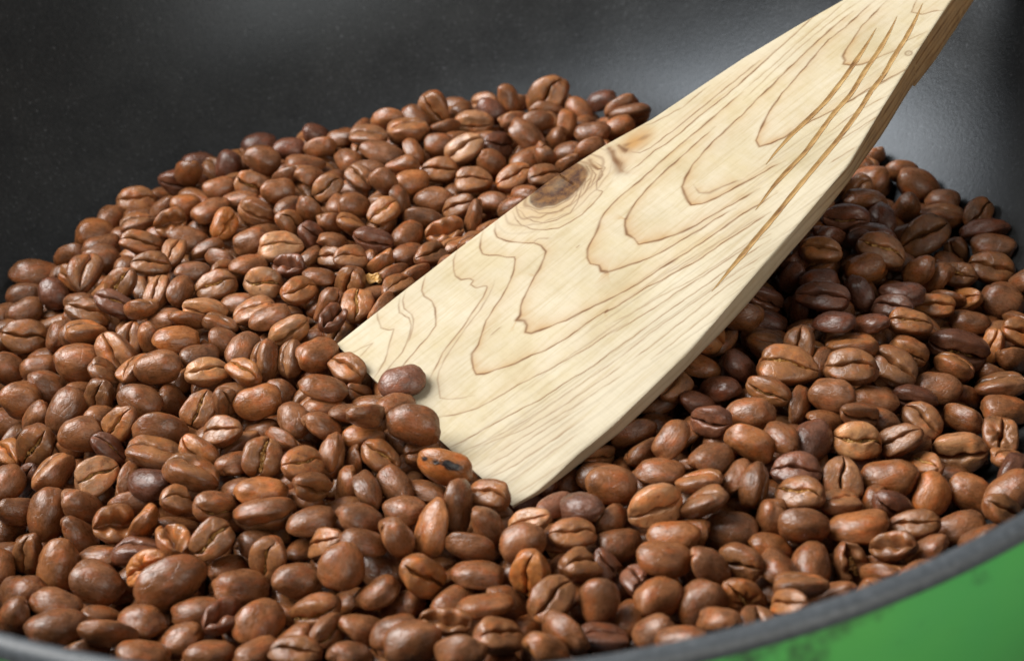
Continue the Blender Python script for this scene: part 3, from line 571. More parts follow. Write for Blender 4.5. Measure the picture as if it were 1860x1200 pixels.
# position in mm, orientation quaternion, length / width / thickness in mm, kind of bean, flags, label
BEANS = [
((-110.0,5.3,11.6),(0.348,-0.912,0.076,0.202),(11.1,8.5,6.1),'c','','brown crease-up coffee bean by left picture edge, high'),
((-90.5,-8.5,20.9),(0.089,0.978,0.137,-0.131),(9.6,6.9,5.1),'e','','brown edge-up coffee bean in open heap, middle far left'),
((-81.3,-17.5,20.7),(0.460,-0.716,0.506,0.140),(11.2,8.1,6.0),'c','','brown crease-up coffee bean in open heap, middle far left, rightmost of two'),
((-91.0,-16.7,19.1),(0.968,0.184,0.169,0.035),(11.9,9.1,6.4),'r','','brown round-backed coffee bean in open heap, middle far left, leftmost of two'),
((-111.7,-6.3,10.9),(0.841,0.455,0.294,-0.009),(9.8,7.5,5.0),'r','','brown round-backed coffee bean by left picture edge, high, leftmost of three'),
((-83.3,-24.8,20.6),(0.018,-0.861,-0.119,0.494),(9.4,7.0,4.0),'e','','brown edge-up coffee bean in open heap, lower far left'),
((-69.9,-29.1,24.3),(0.870,0.460,-0.035,0.173),(10.1,8.0,5.9),'r','','brown round-backed coffee bean in open heap, lower far left, fourth from left of five'),
((-61.5,-23.6,22.4),(0.946,-0.047,0.140,0.288),(9.6,6.8,5.0),'r','','brown round-backed coffee bean in open heap, middle left, leftmost of two'),
((-59.4,-30.4,22.5),(0.213,-0.969,-0.045,0.121),(10.0,6.2,5.6),'c','l','pale tan crease-up coffee bean in open heap, lower left'),
((-50.7,-33.2,23.9),(0.075,-0.927,0.368,-0.010),(9.5,5.5,4.8),'c','o','orange-brown crease-up coffee bean in open heap, lower left'),
((-52.3,-21.5,21.3),(0.776,0.323,0.062,0.538),(9.9,7.4,5.2),'r','','brown round-backed coffee bean in open heap, middle left, rightmost of two'),
((-46.9,-25.6,21.3),(0.056,0.758,0.419,0.497),(9.8,6.9,5.5),'e','','brown edge-up coffee bean in open heap, middle centre left, leftmost of two'),
((-40.8,-26.5,21.3),(0.043,0.788,0.395,0.470),(9.2,6.9,5.5),'e','','brown edge-up coffee bean in open heap, middle centre left, rightmost of two'),
((-34.8,-28.4,23.5),(0.869,0.354,0.216,0.270),(10.0,7.6,5.4),'r','','brown round-backed coffee bean at the spatula tip, leftmost of six'),
((-32.7,-42.3,25.2),(0.963,-0.205,0.174,0.019),(10.6,7.9,5.0),'r','','brown round-backed coffee bean at the spatula tip, second from left of six'),
((-67.4,-17.8,23.6),(0.976,-0.187,0.084,0.077),(10.7,8.0,5.6),'r','o','orange-brown round-backed coffee bean in open heap, middle left'),
((-42.0,-17.0,22.9),(0.667,-0.714,-0.209,-0.044),(10.1,5.7,5.0),'c','l','pale tan crease-up coffee bean in open heap, middle centre left'),
((-104.0,-23.7,14.4),(0.868,0.468,0.163,0.022),(9.4,8.2,5.2),'r','','brown round-backed coffee bean by left picture edge, midway, rightmost of two'),
((-99.1,-17.0,13.0),(0.946,0.031,0.322,-0.022),(10.6,7.8,5.9),'r','','brown round-backed coffee bean by left picture edge, high, rightmost of three'),
((-91.9,-31.7,17.0),(0.876,0.097,-0.270,0.387),(11.3,8.6,6.1),'r','','brown round-backed coffee bean in open heap, lower far left, leftmost of five'),
((-83.7,-30.2,18.8),(0.473,-0.679,-0.253,-0.501),(9.9,6.9,5.0),'c','','brown crease-up coffee bean in open heap, lower far left, leftmost of two'),
((-73.0,-37.2,22.0),(0.955,0.152,0.181,-0.180),(10.4,7.6,5.5),'r','','brown round-backed coffee bean in open heap, lower far left, third from left of five'),
((-68.1,-32.4,16.4),(0.683,0.451,0.558,-0.140),(9.9,7.4,5.5),'r','','brown round-backed coffee bean in open heap, lower left'),
((-59.9,-41.2,21.3),(0.379,-0.754,-0.498,-0.201),(8.8,6.8,4.6),'c','g','brown gold-creased coffee bean in open heap, lower left'),
((-47.0,-43.0,23.0),(0.870,0.490,0.010,0.050),(10.0,7.6,5.4),'r','o','orange-brown round-backed coffee bean in open heap, lower left'),
((-39.1,-49.2,22.5),(0.833,0.301,0.023,-0.464),(9.1,6.9,5.0),'r','','brown round-backed coffee bean in open heap, lower centre left, leftmost of two'),
((-32.2,-53.2,23.4),(0.897,-0.144,0.350,0.229),(9.9,7.5,4.8),'r','','brown round-backed coffee bean in open heap, lower centre left, rightmost of two'),
((-76.3,-42.9,20.8),(0.366,-0.818,-0.233,-0.378),(9.2,6.8,5.0),'c','','brown crease-up coffee bean in open heap, lower far left, rightmost of two'),
((-85.8,-42.9,18.7),(0.896,0.420,0.000,0.142),(9.5,8.0,5.1),'r','','brown round-backed coffee bean in open heap, lower far left, second from left of five'),
((-79.1,-48.1,18.1),(0.172,-0.874,0.145,0.430),(9.0,5.1,3.8),'c','d','dark brown crease-up coffee bean in open heap, low far left'),
((-67.9,-46.8,20.3),(0.455,0.884,0.067,-0.087),(12.2,9.0,6.7),'r','','brown round-backed coffee bean in open heap, lower far left, rightmost of five'),
((-67.4,-54.6,20.4),(0.085,0.978,0.059,-0.182),(12.5,9.5,5.3),'e','','brown edge-up coffee bean in open heap, low far left'),
((-57.8,-56.6,21.8),(0.508,-0.726,0.438,0.151),(9.6,6.4,5.1),'c','','brown crease-up coffee bean in open heap, low left, leftmost of two'),
((-53.4,-52.0,23.1),(0.209,-0.966,0.064,-0.141),(9.1,6.8,4.6),'c','','brown crease-up coffee bean in open heap, lower left'),
((-44.7,-61.3,23.0),(0.378,-0.740,-0.552,-0.067),(9.2,7.8,5.4),'c','g','brown gold-creased coffee bean in open heap, low left'),
((-35.6,-68.3,26.2),(0.182,-0.931,-0.162,0.273),(9.4,7.2,4.8),'c','','brown crease-up coffee bean in open heap, low centre left, leftmost of two'),
((-30.5,-61.6,22.7),(0.622,-0.482,-0.505,0.355),(9.6,7.4,4.5),'e','','brown edge-up coffee bean in open heap, low centre left'),
((-97.3,-39.6,13.9),(0.515,-0.761,-0.306,-0.249),(9.6,8.4,5.7),'c','g','brown gold-creased coffee bean by left picture edge, midway'),
((-101.1,-50.5,12.7),(0.648,0.489,0.282,0.512),(9.5,6.9,5.2),'r','','brown round-backed coffee bean by left picture edge, midway, leftmost of two'),
((-91.1,-50.5,14.5),(0.151,0.915,0.305,0.219),(10.3,7.3,6.2),'e','','brown edge-up coffee bean by left picture edge, midway'),
((-80.9,-54.6,16.7),(0.384,-0.891,-0.206,0.124),(9.5,8.0,5.4),'c','lg','pale tan gold-creased coffee bean in open heap, low far left'),
((-67.9,-62.3,20.1),(0.987,-0.022,-0.071,-0.146),(9.9,7.5,5.0),'r','d','dark brown round-backed coffee bean in open heap, low far left'),
((-58.6,-63.6,22.2),(0.159,0.963,-0.098,-0.192),(11.9,9.1,5.8),'e','','brown edge-up coffee bean in open heap, low left'),
((-43.9,-71.5,23.5),(0.960,-0.235,0.072,0.133),(10.9,8.1,5.2),'r','o','orange-brown round-backed coffee bean in open heap, low left'),
((-33.5,-73.5,25.5),(0.580,-0.668,0.043,0.464),(9.4,5.6,4.9),'c','','brown crease-up coffee bean in open heap, low centre left, rightmost of two'),
((-43.1,-76.7,22.2),(0.833,-0.552,-0.027,-0.010),(12.8,9.2,5.4),'e','','brown edge-up coffee bean in open heap, bottom left'),
((-61.1,-71.5,22.4),(0.167,-0.881,-0.237,0.373),(9.2,6.5,4.7),'b','g','brown broken coffee bean in open heap, low left'),
((-52.9,-74.1,22.7),(0.576,-0.688,0.053,0.438),(9.7,6.4,5.3),'c','','brown crease-up coffee bean in open heap, low left, rightmost of two'),
((-82.8,-62.5,15.7),(0.825,0.116,0.540,0.122),(9.9,7.2,5.5),'r','','brown round-backed coffee bean in open heap, low far left'),
((-90.3,-62.5,13.9),(0.719,0.331,-0.199,0.578),(11.3,8.0,6.3),'r','','brown round-backed coffee bean by left picture edge, low, rightmost of three'),
((-97.4,-60.0,12.9),(0.558,0.697,0.386,-0.231),(9.1,6.8,4.9),'r','','brown round-backed coffee bean by left picture edge, low, leftmost of three'),
((-74.4,-70.9,17.3),(0.360,-0.880,-0.204,0.234),(9.3,7.9,5.1),'h','','brown gaping coffee bean in open heap, bottom far left'),
((-82.1,-69.8,14.6),(0.829,-0.051,0.544,0.117),(9.5,6.7,5.1),'r','','brown round-backed coffee bean in open heap, bottom far left, leftmost of two'),
((-67.5,-73.2,18.6),(0.132,0.842,-0.140,0.504),(9.4,7.0,4.1),'r','o','orange-brown round-backed coffee bean in open heap, bottom far left'),
((-33.6,-80.2,22.4),(0.965,-0.241,-0.048,0.093),(9.8,6.9,5.0),'r','','brown round-backed coffee bean in open heap, bottom centre left, second from left of five'),
((-61.0,-79.5,19.4),(0.102,0.870,-0.482,-0.020),(9.9,6.3,5.4),'h','','brown gaping coffee bean in open heap, bottom left'),
((-52.7,-82.1,21.5),(0.393,-0.879,-0.270,-0.024),(9.0,7.2,4.9),'c','g','brown gold-creased coffee bean in open heap, bottom left'),
((-92.7,-71.4,12.0),(0.396,-0.707,-0.404,-0.424),(9.7,5.5,4.7),'c','','brown crease-up coffee bean by left picture edge, low'),
((-84.2,-79.0,15.5),(0.712,0.423,-0.172,0.533),(10.2,8.1,5.6),'r','o','orange-brown round-backed coffee bean by left picture edge, low'),
((-68.5,-79.3,16.7),(0.120,0.988,0.045,-0.090),(9.6,7.1,5.7),'e','d','dark brown edge-up coffee bean in open heap, bottom far left'),
((-65.1,-86.1,18.9),(0.239,-0.931,-0.038,-0.272),(9.9,6.5,5.5),'x','o','orange-brown star-creased coffee bean in open heap, bottom far left'),
((-75.6,-85.3,15.6),(0.902,0.361,0.170,-0.165),(11.0,8.6,6.4),'r','','brown round-backed coffee bean in open heap, bottom far left, rightmost of two'),
((-59.6,-91.2,19.2),(0.626,0.751,0.128,0.162),(14.2,10.1,7.4),'r','','largest plump long coffee bean, back up, in the bottom left of heap'),
((-41.8,-86.4,19.2),(0.468,-0.750,-0.307,-0.353),(9.5,7.3,5.3),'c','g','brown gold-creased coffee bean in open heap, bottom centre left, leftmost of three'),
((-30.4,-85.3,20.8),(0.207,-0.902,0.126,-0.357),(9.6,5.9,4.9),'c','','brown crease-up coffee bean in open heap, bottom centre left'),
((-50.4,-84.2,15.1),(0.916,0.141,0.216,0.309),(9.0,6.5,4.7),'r','','brown round-backed coffee bean in open heap, bottom left, third from left of five'),
((-46.4,-92.7,19.0),(0.970,-0.137,0.181,0.092),(10.8,7.8,5.9),'r','','brown round-backed coffee bean in open heap, bottom left, fourth from left of five'),
((-35.9,-93.1,19.8),(0.928,0.342,0.108,0.096),(9.2,6.9,4.9),'r','','brown round-backed coffee bean in open heap, bottom centre left, leftmost of five'),
((-26.9,-94.8,24.1),(0.772,0.338,-0.166,0.512),(9.2,8.5,5.5),'r','','brown round-backed coffee bean in open heap, bottom centre left, third from left of five'),
((-88.8,-87.2,17.7),(0.938,-0.223,-0.161,-0.212),(9.7,7.0,5.1),'r','','brown round-backed coffee bean by left picture edge, low, second from left of three'),
((-81.2,-92.8,19.2),(0.970,-0.199,0.138,-0.029),(9.8,6.9,5.0),'r','','brown round-backed coffee bean along the near rim, bottom corner, second from left of four'),
((-79.4,-100.1,20.4),(0.976,-0.121,0.033,0.176),(11.3,7.9,6.0),'r','','brown round-backed coffee bean along the near rim, bottom corner, third from left of four'),
((-88.7,-95.9,19.2),(0.861,0.135,-0.472,0.131),(9.8,7.2,5.1),'r','','brown round-backed coffee bean along the near rim, bottom corner, leftmost of four'),
((-64.4,-99.2,19.3),(0.913,-0.337,0.055,-0.223),(9.7,7.5,5.4),'r','','brown round-backed coffee bean along the near rim, left stretch, leftmost of six'),
((-68.8,-104.7,22.1),(0.504,0.841,0.143,-0.134),(10.7,7.5,4.2),'r','','brown round-backed coffee bean along the near rim, bottom corner, rightmost of four'),
((-54.5,-96.5,17.7),(0.963,-0.270,-0.018,0.018),(10.4,7.7,4.5),'r','','brown round-backed coffee bean in open heap, bottom left, second from left of five'),
((-48.8,-101.3,19.9),(0.074,-0.891,-0.402,0.198),(9.9,6.2,5.3),'h','d','dark brown gaping coffee bean in open heap, bottom left'),
((-57.2,-102.6,17.0),(0.955,-0.201,-0.197,-0.092),(9.6,7.3,5.3),'r','','brown round-backed coffee bean along the near rim, left stretch, third from left of six'),
((-42.3,-103.0,19.7),(0.803,0.344,-0.010,0.487),(9.9,8.5,5.6),'r','','brown round-backed coffee bean in open heap, bottom left, rightmost of five'),
((-32.3,-100.3,19.0),(0.594,-0.775,-0.054,-0.208),(9.9,6.2,5.4),'c','g','brown gold-creased coffee bean in open heap, bottom centre left, second from left of three'),
((-29.8,-106.8,20.2),(0.441,-0.762,-0.335,0.335),(8.8,5.6,4.5),'c','g','brown gold-creased coffee bean in open heap, bottom centre left, rightmost of three'),
((-61.9,-108.9,20.6),(0.933,-0.285,0.180,0.128),(9.8,7.4,5.0),'r','','brown round-backed coffee bean along the near rim, left stretch, second from left of six'),
((-50.7,-109.1,19.7),(0.937,-0.282,0.067,0.195),(9.3,6.9,4.6),'r','','brown round-backed coffee bean along the near rim, left stretch, fourth from left of six'),
((-41.9,-111.1,21.2),(0.818,-0.302,0.096,0.479),(9.7,7.0,4.4),'r','','brown round-backed coffee bean along the near rim, left stretch, fifth from left of six'),
((-34.6,-113.8,22.7),(0.114,-0.993,0.035,0.027),(9.2,5.5,4.9),'c','','brown crease-up coffee bean along the near rim, left stretch'),
((-28.1,-33.9,22.6),(0.099,-0.927,0.363,0.011),(9.4,7.0,5.2),'c','','brown crease-up coffee bean at the spatula tip, leftmost of two'),
((-15.8,-42.6,25.1),(0.982,0.166,-0.045,0.077),(10.3,7.6,5.2),'r','m','purplish brown coffee bean resting on top of the spatula blade'),
((-23.3,-56.9,28.0),(0.368,0.828,0.367,-0.208),(9.4,6.6,4.6),'r','','brown round-backed coffee bean at the spatula tip, third from left of six'),
((-13.6,-59.5,26.1),(0.664,0.727,0.024,-0.173),(11.4,8.6,6.1),'r','','brown round-backed coffee bean at the spatula tip, fourth from left of six'),
((-24.1,-55.5,22.0),(0.983,-0.071,0.099,0.138),(9.0,6.8,4.7),'r','o','orange-brown round-backed coffee bean in open heap, lower centre'),
((-20.6,-63.0,21.7),(0.163,-0.907,0.258,0.290),(8.9,6.5,4.8),'c','','brown crease-up coffee bean in open heap, low centre'),
((-7.5,-70.0,23.7),(0.504,0.843,-0.111,-0.153),(11.8,8.9,6.0),'r','kO','orange scorched coffee bean with black spots lying at the spatula tip'),
((-22.7,-73.3,22.7),(0.673,-0.418,0.377,-0.479),(9.4,6.7,4.6),'r','','brown round-backed coffee bean in open heap, low centre, leftmost of two'),
((-17.3,-70.8,21.3),(0.824,-0.107,0.154,-0.535),(9.0,6.5,4.8),'r','','brown round-backed coffee bean in open heap, low centre, rightmost of two'),
((-5.0,-80.8,22.7),(0.300,0.688,0.119,0.650),(11.4,8.7,5.0),'r','','brown round-backed coffee bean at the spatula tip, fifth from left of six'),
((0.9,-77.3,21.7),(0.100,-0.940,0.317,-0.070),(9.0,6.6,5.0),'c','','brown crease-up coffee bean at the spatula tip, rightmost of two'),
((-15.6,-79.4,22.3),(0.948,-0.163,-0.082,-0.262),(9.4,7.2,5.1),'r','','brown round-backed coffee bean in open heap, bottom centre, fifth from left of seven'),
((-10.4,-86.1,23.4),(0.808,-0.146,-0.521,0.235),(11.5,8.1,5.5),'r','o','orange-brown round-backed coffee bean in open heap, bottom centre'),
((0.4,-86.5,23.2),(0.860,0.158,0.485,-0.031),(8.8,6.6,4.5),'r','','brown round-backed coffee bean at the spatula tip, rightmost of six'),
((-23.8,-82.3,23.9),(0.951,-0.078,0.285,0.093),(9.5,7.1,5.3),'r','','brown round-backed coffee bean in open heap, bottom centre left, fourth from left of five'),
((-16.5,-89.7,25.3),(0.822,-0.060,0.556,0.104),(9.3,7.1,5.2),'r','','brown round-backed coffee bean in open heap, bottom centre, third from left of seven'),
((-22.9,-89.0,24.0),(0.948,-0.260,0.182,-0.031),(9.4,7.2,4.4),'r','','brown round-backed coffee bean in open heap, bottom centre, leftmost of seven'),
((-3.2,-91.3,22.2),(0.498,0.854,-0.107,-0.106),(9.7,7.1,4.8),'r','','brown round-backed coffee bean in open heap, bottom centre, rightmost of seven'),
((8.2,-87.4,23.5),(0.179,-0.952,0.026,-0.246),(9.3,5.2,4.1),'c','l','pale tan crease-up coffee bean in open heap, bottom front centre'),
((6.6,-93.6,24.0),(0.737,0.651,-0.068,0.168),(9.4,7.0,5.1),'r','','brown round-backed coffee bean in open heap, bottom front centre, rightmost of four'),
((15.9,-91.2,23.0),(0.158,-0.983,0.048,0.081),(8.9,6.1,4.6),'c','','brown crease-up coffee bean in open heap, bottom front centre, rightmost of two'),
((18.2,-84.6,23.9),(0.961,-0.031,-0.150,-0.230),(9.2,6.9,4.7),'r','m','purplish round-backed coffee bean right of spatula, above rim'),
((24.9,-77.2,21.8),(0.921,0.386,-0.003,0.046),(9.6,8.5,5.7),'r','','brown round-backed coffee bean in shade under spatula, near tip, leftmost of four'),
((31.7,-85.0,22.9),(0.578,-0.797,-0.174,-0.003),(11.2,8.3,5.7),'c','l','pale tan crease-up coffee bean right of spatula, above rim'),
((24.0,-84.5,19.3),(0.546,0.701,0.430,0.162),(9.0,6.5,4.6),'r','','brown round-backed coffee bean right of spatula, above rim, second from left of eight'),
((24.9,-91.2,19.6),(0.899,0.332,0.108,0.265),(8.9,6.6,4.8),'r','','brown round-backed coffee bean right of spatula, above rim, third from left of eight'),
((34.6,-93.3,22.9),(0.997,-0.076,-0.012,-0.015),(9.7,6.8,4.9),'r','o','orange-brown round-backed coffee bean right of spatula, above rim, leftmost of two'),
((32.1,-99.9,23.9),(0.987,-0.133,0.091,-0.023),(10.5,7.5,5.5),'r','','brown round-backed coffee bean right of spatula, above rim, fourth from left of eight'),
((7.6,-101.2,24.5),(0.374,-0.701,-0.333,-0.509),(9.9,7.1,5.4),'c','O',"bright orange crease-up coffee bean below the spatula's front corner"),
((15.8,-100.4,23.9),(0.116,-0.929,-0.239,0.260),(10.0,6.2,5.0),'b','','brown broken coffee bean in open heap, bottom front centre'),
((21.3,-96.5,20.1),(0.187,-0.823,0.397,0.361),(9.0,5.0,3.5),'b','d','dark brown broken coffee bean right of spatula, above rim, leftmost of two'),
((26.2,-102.0,20.8),(0.030,-0.889,0.441,-0.121),(8.9,6.1,4.6),'b','d','dark brown broken coffee bean right of spatula, above rim, rightmost of two'),
((10.6,-108.1,24.3),(0.245,-0.925,-0.285,-0.062),(9.7,7.4,5.3),'c','','brown crease-up coffee bean in open heap, bottom front centre, leftmost of two'),
((18.8,-109.1,23.7),(0.713,0.326,-0.376,0.493),(8.9,7.3,5.2),'r','','brown round-backed coffee bean right of spatula, above rim, leftmost of eight'),
((23.7,-109.0,18.8),(0.846,-0.201,-0.145,0.473),(8.8,6.2,4.5),'r','','brown round-backed coffee bean along the near rim, right stretch, leftmost of five'),
((-2.1,-97.0,21.1),(0.955,-0.278,0.050,-0.088),(10.2,7.7,4.7),'r','','brown round-backed coffee bean in open heap, bottom front centre, leftmost of four'),
((-12.3,-97.1,22.2),(0.418,-0.815,0.174,0.361),(9.8,7.0,5.4),'c','o','orange-brown crease-up coffee bean in open heap, bottom centre'),
((-21.1,-98.0,19.7),(0.954,-0.209,-0.213,-0.026),(9.4,6.9,4.8),'r','','brown round-backed coffee bean in open heap, bottom centre, second from left of seven'),
((-17.1,-97.9,15.3),(0.897,-0.199,-0.291,-0.266),(9.9,7.1,5.5),'r','','brown round-backed coffee bean in open heap, bottom centre, fourth from left of seven'),
((-6.6,-101.2,19.0),(0.918,-0.004,0.205,0.340),(10.0,7.0,5.3),'r','','brown round-backed coffee bean in open heap, bottom centre, sixth from left of seven'),
((-1.1,-107.4,23.9),(0.959,-0.282,-0.009,0.036),(10.3,7.9,3.9),'r','','brown round-backed coffee bean in open heap, bottom front centre, second from left of four'),
((3.1,-102.6,18.6),(0.896,-0.021,0.434,0.090),(9.8,7.4,5.2),'r','','brown round-backed coffee bean in open heap, bottom front centre, third from left of four'),
((-8.2,-111.2,24.2),(0.113,-0.984,0.129,0.043),(9.2,5.2,4.1),'h','','brown gaping coffee bean along the near rim, middle stretch'),
((1.0,-114.9,23.3),(0.113,-0.937,-0.188,0.270),(10.0,6.5,5.2),'c','','brown crease-up coffee bean along the near rim, middle stretch'),
((-23.4,-106.4,19.8),(0.904,-0.238,0.279,0.220),(9.0,6.9,4.8),'r','','brown round-backed coffee bean in open heap, bottom centre left, rightmost of five'),
((-17.5,-110.2,22.4),(0.972,-0.191,-0.123,0.050),(9.2,6.6,5.1),'r','','brown round-backed coffee bean along the near rim, middle stretch, leftmost of four'),
((-13.7,-115.7,24.6),(0.797,0.589,-0.023,0.128),(10.6,7.7,5.7),'r','','brown round-backed coffee bean along the near rim, middle stretch, second from left of four'),
((-24.5,-115.0,22.8),(0.846,-0.242,0.281,0.384),(9.8,7.1,4.3),'r','','brown round-backed coffee bean along the near rim, left stretch, rightmost of six'),
((-5.8,-119.9,25.9),(0.526,0.767,-0.318,0.184),(9.5,7.1,5.3),'r','','brown round-backed coffee bean along the near rim, middle stretch, third from left of four'),
((12.3,-116.7,24.5),(0.561,0.720,-0.356,-0.200),(9.8,7.5,5.0),'r','','brown round-backed coffee bean along the near rim, middle stretch, rightmost of four'),
((9.0,-121.8,27.7),(0.888,-0.186,0.363,0.213),(9.5,6.8,4.3),'r','o','orange-brown round-backed coffee bean along the near rim, middle stretch'),
((19.2,-115.5,21.4),(0.127,0.974,0.142,-0.124),(9.0,6.8,3.8),'e','d','dark brown edge-up coffee bean along the near rim, right stretch'),
((29.6,-108.4,23.0),(0.893,0.310,0.045,0.323),(9.0,7.3,5.0),'r','','brown round-backed coffee bean along the near rim, right stretch, third from left of five'),
((27.6,-115.3,22.4),(0.869,-0.169,-0.353,-0.304),(9.1,6.7,5.1),'r','','brown round-backed coffee bean along the near rim, right stretch, second from left of five'),
((38.0,-66.5,23.0),(0.870,-0.259,-0.356,0.220),(9.7,6.9,5.4),'r','','brown round-backed coffee bean in shade under spatula, near tip, rightmost of four'),
((34.7,-74.0,21.5),(0.970,-0.241,0.011,-0.017),(10.0,7.6,5.0),'r','','brown round-backed coffee bean in shade under spatula, near tip, third from left of four'),
((31.5,-58.4,18.2),(0.446,0.874,-0.112,0.160),(10.1,7.3,5.0),'r','','brown round-backed coffee bean in shade under spatula, near tip, second from left of four'),
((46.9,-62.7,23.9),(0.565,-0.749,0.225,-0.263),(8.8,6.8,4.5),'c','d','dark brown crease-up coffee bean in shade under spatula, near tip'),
((54.9,-60.7,22.8),(0.958,0.257,-0.070,-0.103),(10.4,7.5,5.7),'r','','brown round-backed coffee bean right of spatula, middle height, second from left of three'),
((60.5,-53.8,23.1),(0.597,-0.725,0.328,-0.104),(9.7,5.8,4.9),'c','','brown crease-up coffee bean right of spatula, upper area'),
((65.8,-46.8,22.9),(0.242,-0.951,0.190,0.039),(12.8,9.1,6.8),'c','g','brown gold-creased coffee bean right of spatula, upper area'),
((70.6,-38.7,21.8),(0.125,-0.781,-0.414,-0.451),(9.5,7.1,5.2),'c','','brown crease-up coffee bean right part of heap, upper area, leftmost of four'),
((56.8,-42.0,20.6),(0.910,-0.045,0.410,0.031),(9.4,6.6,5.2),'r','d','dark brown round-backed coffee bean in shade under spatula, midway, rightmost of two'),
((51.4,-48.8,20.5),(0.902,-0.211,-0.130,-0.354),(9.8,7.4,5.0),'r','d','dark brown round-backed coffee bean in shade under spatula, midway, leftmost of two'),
((72.8,-57.1,22.8),(0.896,0.386,-0.097,-0.197),(9.9,7.4,5.3),'r','','brown round-backed coffee bean right part of heap, upper area, leftmost of two'),
((78.8,-49.0,22.8),(0.204,-0.963,0.164,-0.060),(11.7,7.9,5.9),'c','','brown crease-up coffee bean right part of heap, upper area, second from left of four'),
((89.9,-43.5,17.5),(0.202,-0.910,0.361,0.036),(11.5,8.4,5.8),'c','','brown crease-up coffee bean right part of heap, upper area, third from left of four'),
((94.5,-38.7,18.1),(0.644,-0.696,0.314,-0.046),(9.0,6.5,4.8),'c','','brown crease-up coffee bean right part of heap, upper area, rightmost of four'),
((81.7,-38.8,20.6),(0.174,0.981,-0.077,0.040),(11.3,8.2,4.7),'e','','brown edge-up coffee bean right part of heap, upper area'),
((83.3,-53.4,18.1),(0.963,-0.192,0.116,-0.153),(9.7,7.4,4.6),'r','','brown round-backed coffee bean right part of heap, upper area, rightmost of two'),
((107.2,-35.3,15.1),(0.661,-0.728,0.181,-0.032),(13.5,8.3,6.8),'c','d','dark brown crease-up coffee bean by right picture edge, upper area'),
((104.1,-41.4,14.5),(0.153,0.927,-0.320,-0.122),(9.0,6.5,5.1),'e','','brown edge-up coffee bean by right picture edge, upper area, leftmost of two'),
((99.1,-47.0,13.9),(0.958,0.275,-0.031,-0.076),(10.3,7.6,5.3),'r','','brown round-backed coffee bean by right picture edge, upper area, leftmost of two'),
((118.8,-37.7,11.7),(0.402,0.846,0.229,-0.264),(9.4,6.6,5.0),'r','','brown round-backed coffee bean by right picture edge, upper area, rightmost of two'),
((92.4,-51.9,15.4),(0.641,-0.743,0.186,-0.053),(9.9,6.2,5.2),'c','d','dark brown crease-up coffee bean right part of heap, upper area'),
((66.8,-55.7,19.3),(0.584,0.619,0.314,0.421),(9.6,7.4,3.9),'r','','brown round-backed coffee bean right part of heap, middle height'),
((76.8,-63.5,22.8),(0.661,-0.702,0.114,0.241),(9.4,5.3,4.5),'c','','brown crease-up coffee bean right part of heap, middle height, leftmost of three'),
((113.6,-45.5,11.3),(0.163,0.955,-0.214,0.123),(12.0,8.9,5.0),'e','','brown edge-up coffee bean by right picture edge, upper area, rightmost of two'),
((112.2,-53.5,11.7),(0.974,-0.180,0.058,-0.127),(11.2,8.2,5.6),'r','','brown round-backed coffee bean by right picture edge, middle height, rightmost of two'),
((92.0,-58.3,14.8),(0.198,-0.885,0.409,0.101),(9.1,6.8,4.9),'c','','brown crease-up coffee bean right part of heap, middle height, rightmost of three'),
((101.3,-57.1,13.0),(0.450,0.725,-0.510,-0.107),(9.9,7.3,5.0),'r','','brown round-backed coffee bean by right picture edge, middle height, leftmost of two'),
((75.4,-69.0,20.4),(0.405,-0.897,0.176,0.031),(10.2,8.0,5.6),'c','lg','pale tan gold-creased coffee bean right part of heap, middle height'),
((84.3,-69.1,19.4),(0.157,-0.939,-0.034,-0.304),(9.4,6.3,4.9),'c','','brown crease-up coffee bean right part of heap, middle height, second from left of three'),
((65.9,-68.7,21.4),(0.841,0.151,-0.049,0.517),(10.0,7.9,5.7),'r','m','purplish round-backed coffee bean right part of heap, middle height'),
((59.9,-69.4,23.5),(0.793,-0.060,0.000,-0.606),(9.2,6.6,4.8),'r','','brown round-backed coffee bean right of spatula, middle height, rightmost of three'),
((97.7,-66.0,12.7),(0.612,-0.777,0.068,-0.129),(11.5,8.2,6.3),'c','l','pale tan crease-up coffee bean by right picture edge, middle height'),
((107.2,-63.5,12.4),(0.101,-0.821,-0.531,-0.183),(9.5,7.7,5.4),'x','','brown star-creased coffee bean by right picture edge, middle height'),
((53.2,-70.5,23.1),(0.591,0.769,-0.125,-0.210),(10.3,7.9,5.3),'r','o','orange-brown round-backed coffee bean right of spatula, middle height'),
((45.2,-73.7,23.8),(0.951,-0.108,0.071,0.281),(9.8,7.4,5.1),'r','','brown round-backed coffee bean right of spatula, middle height, leftmost of three'),
((48.9,-77.6,21.7),(0.794,-0.382,-0.278,0.383),(9.2,6.5,4.0),'r','','brown round-backed coffee bean right of spatula, above rim, seventh from left of eight'),
((41.5,-80.1,23.2),(0.182,0.925,-0.283,0.174),(9.3,7.0,3.9),'e','','brown edge-up coffee bean right of spatula, above rim, leftmost of three'),
((51.8,-80.9,22.0),(0.659,-0.497,-0.550,0.129),(9.3,6.8,5.0),'e','','brown edge-up coffee bean right of spatula, above rim, rightmost of three'),
((41.5,-86.3,23.6),(0.103,0.919,-0.251,0.286),(9.7,7.3,4.1),'e','','brown edge-up coffee bean right of spatula, above rim, second from left of three'),
((60.8,-77.0,20.7),(0.173,-0.976,0.133,-0.028),(9.9,7.0,5.3),'c','d','dark brown crease-up coffee bean right of spatula, above rim'),
((60.3,-84.4,21.5),(0.155,-0.912,0.335,-0.177),(9.6,7.1,5.1),'c','g','brown gold-creased coffee bean right part of heap, above rim'),
((69.8,-78.4,19.2),(0.209,-0.777,-0.545,-0.235),(8.8,8.0,5.1),'c','','brown crease-up coffee bean right part of heap, above rim'),
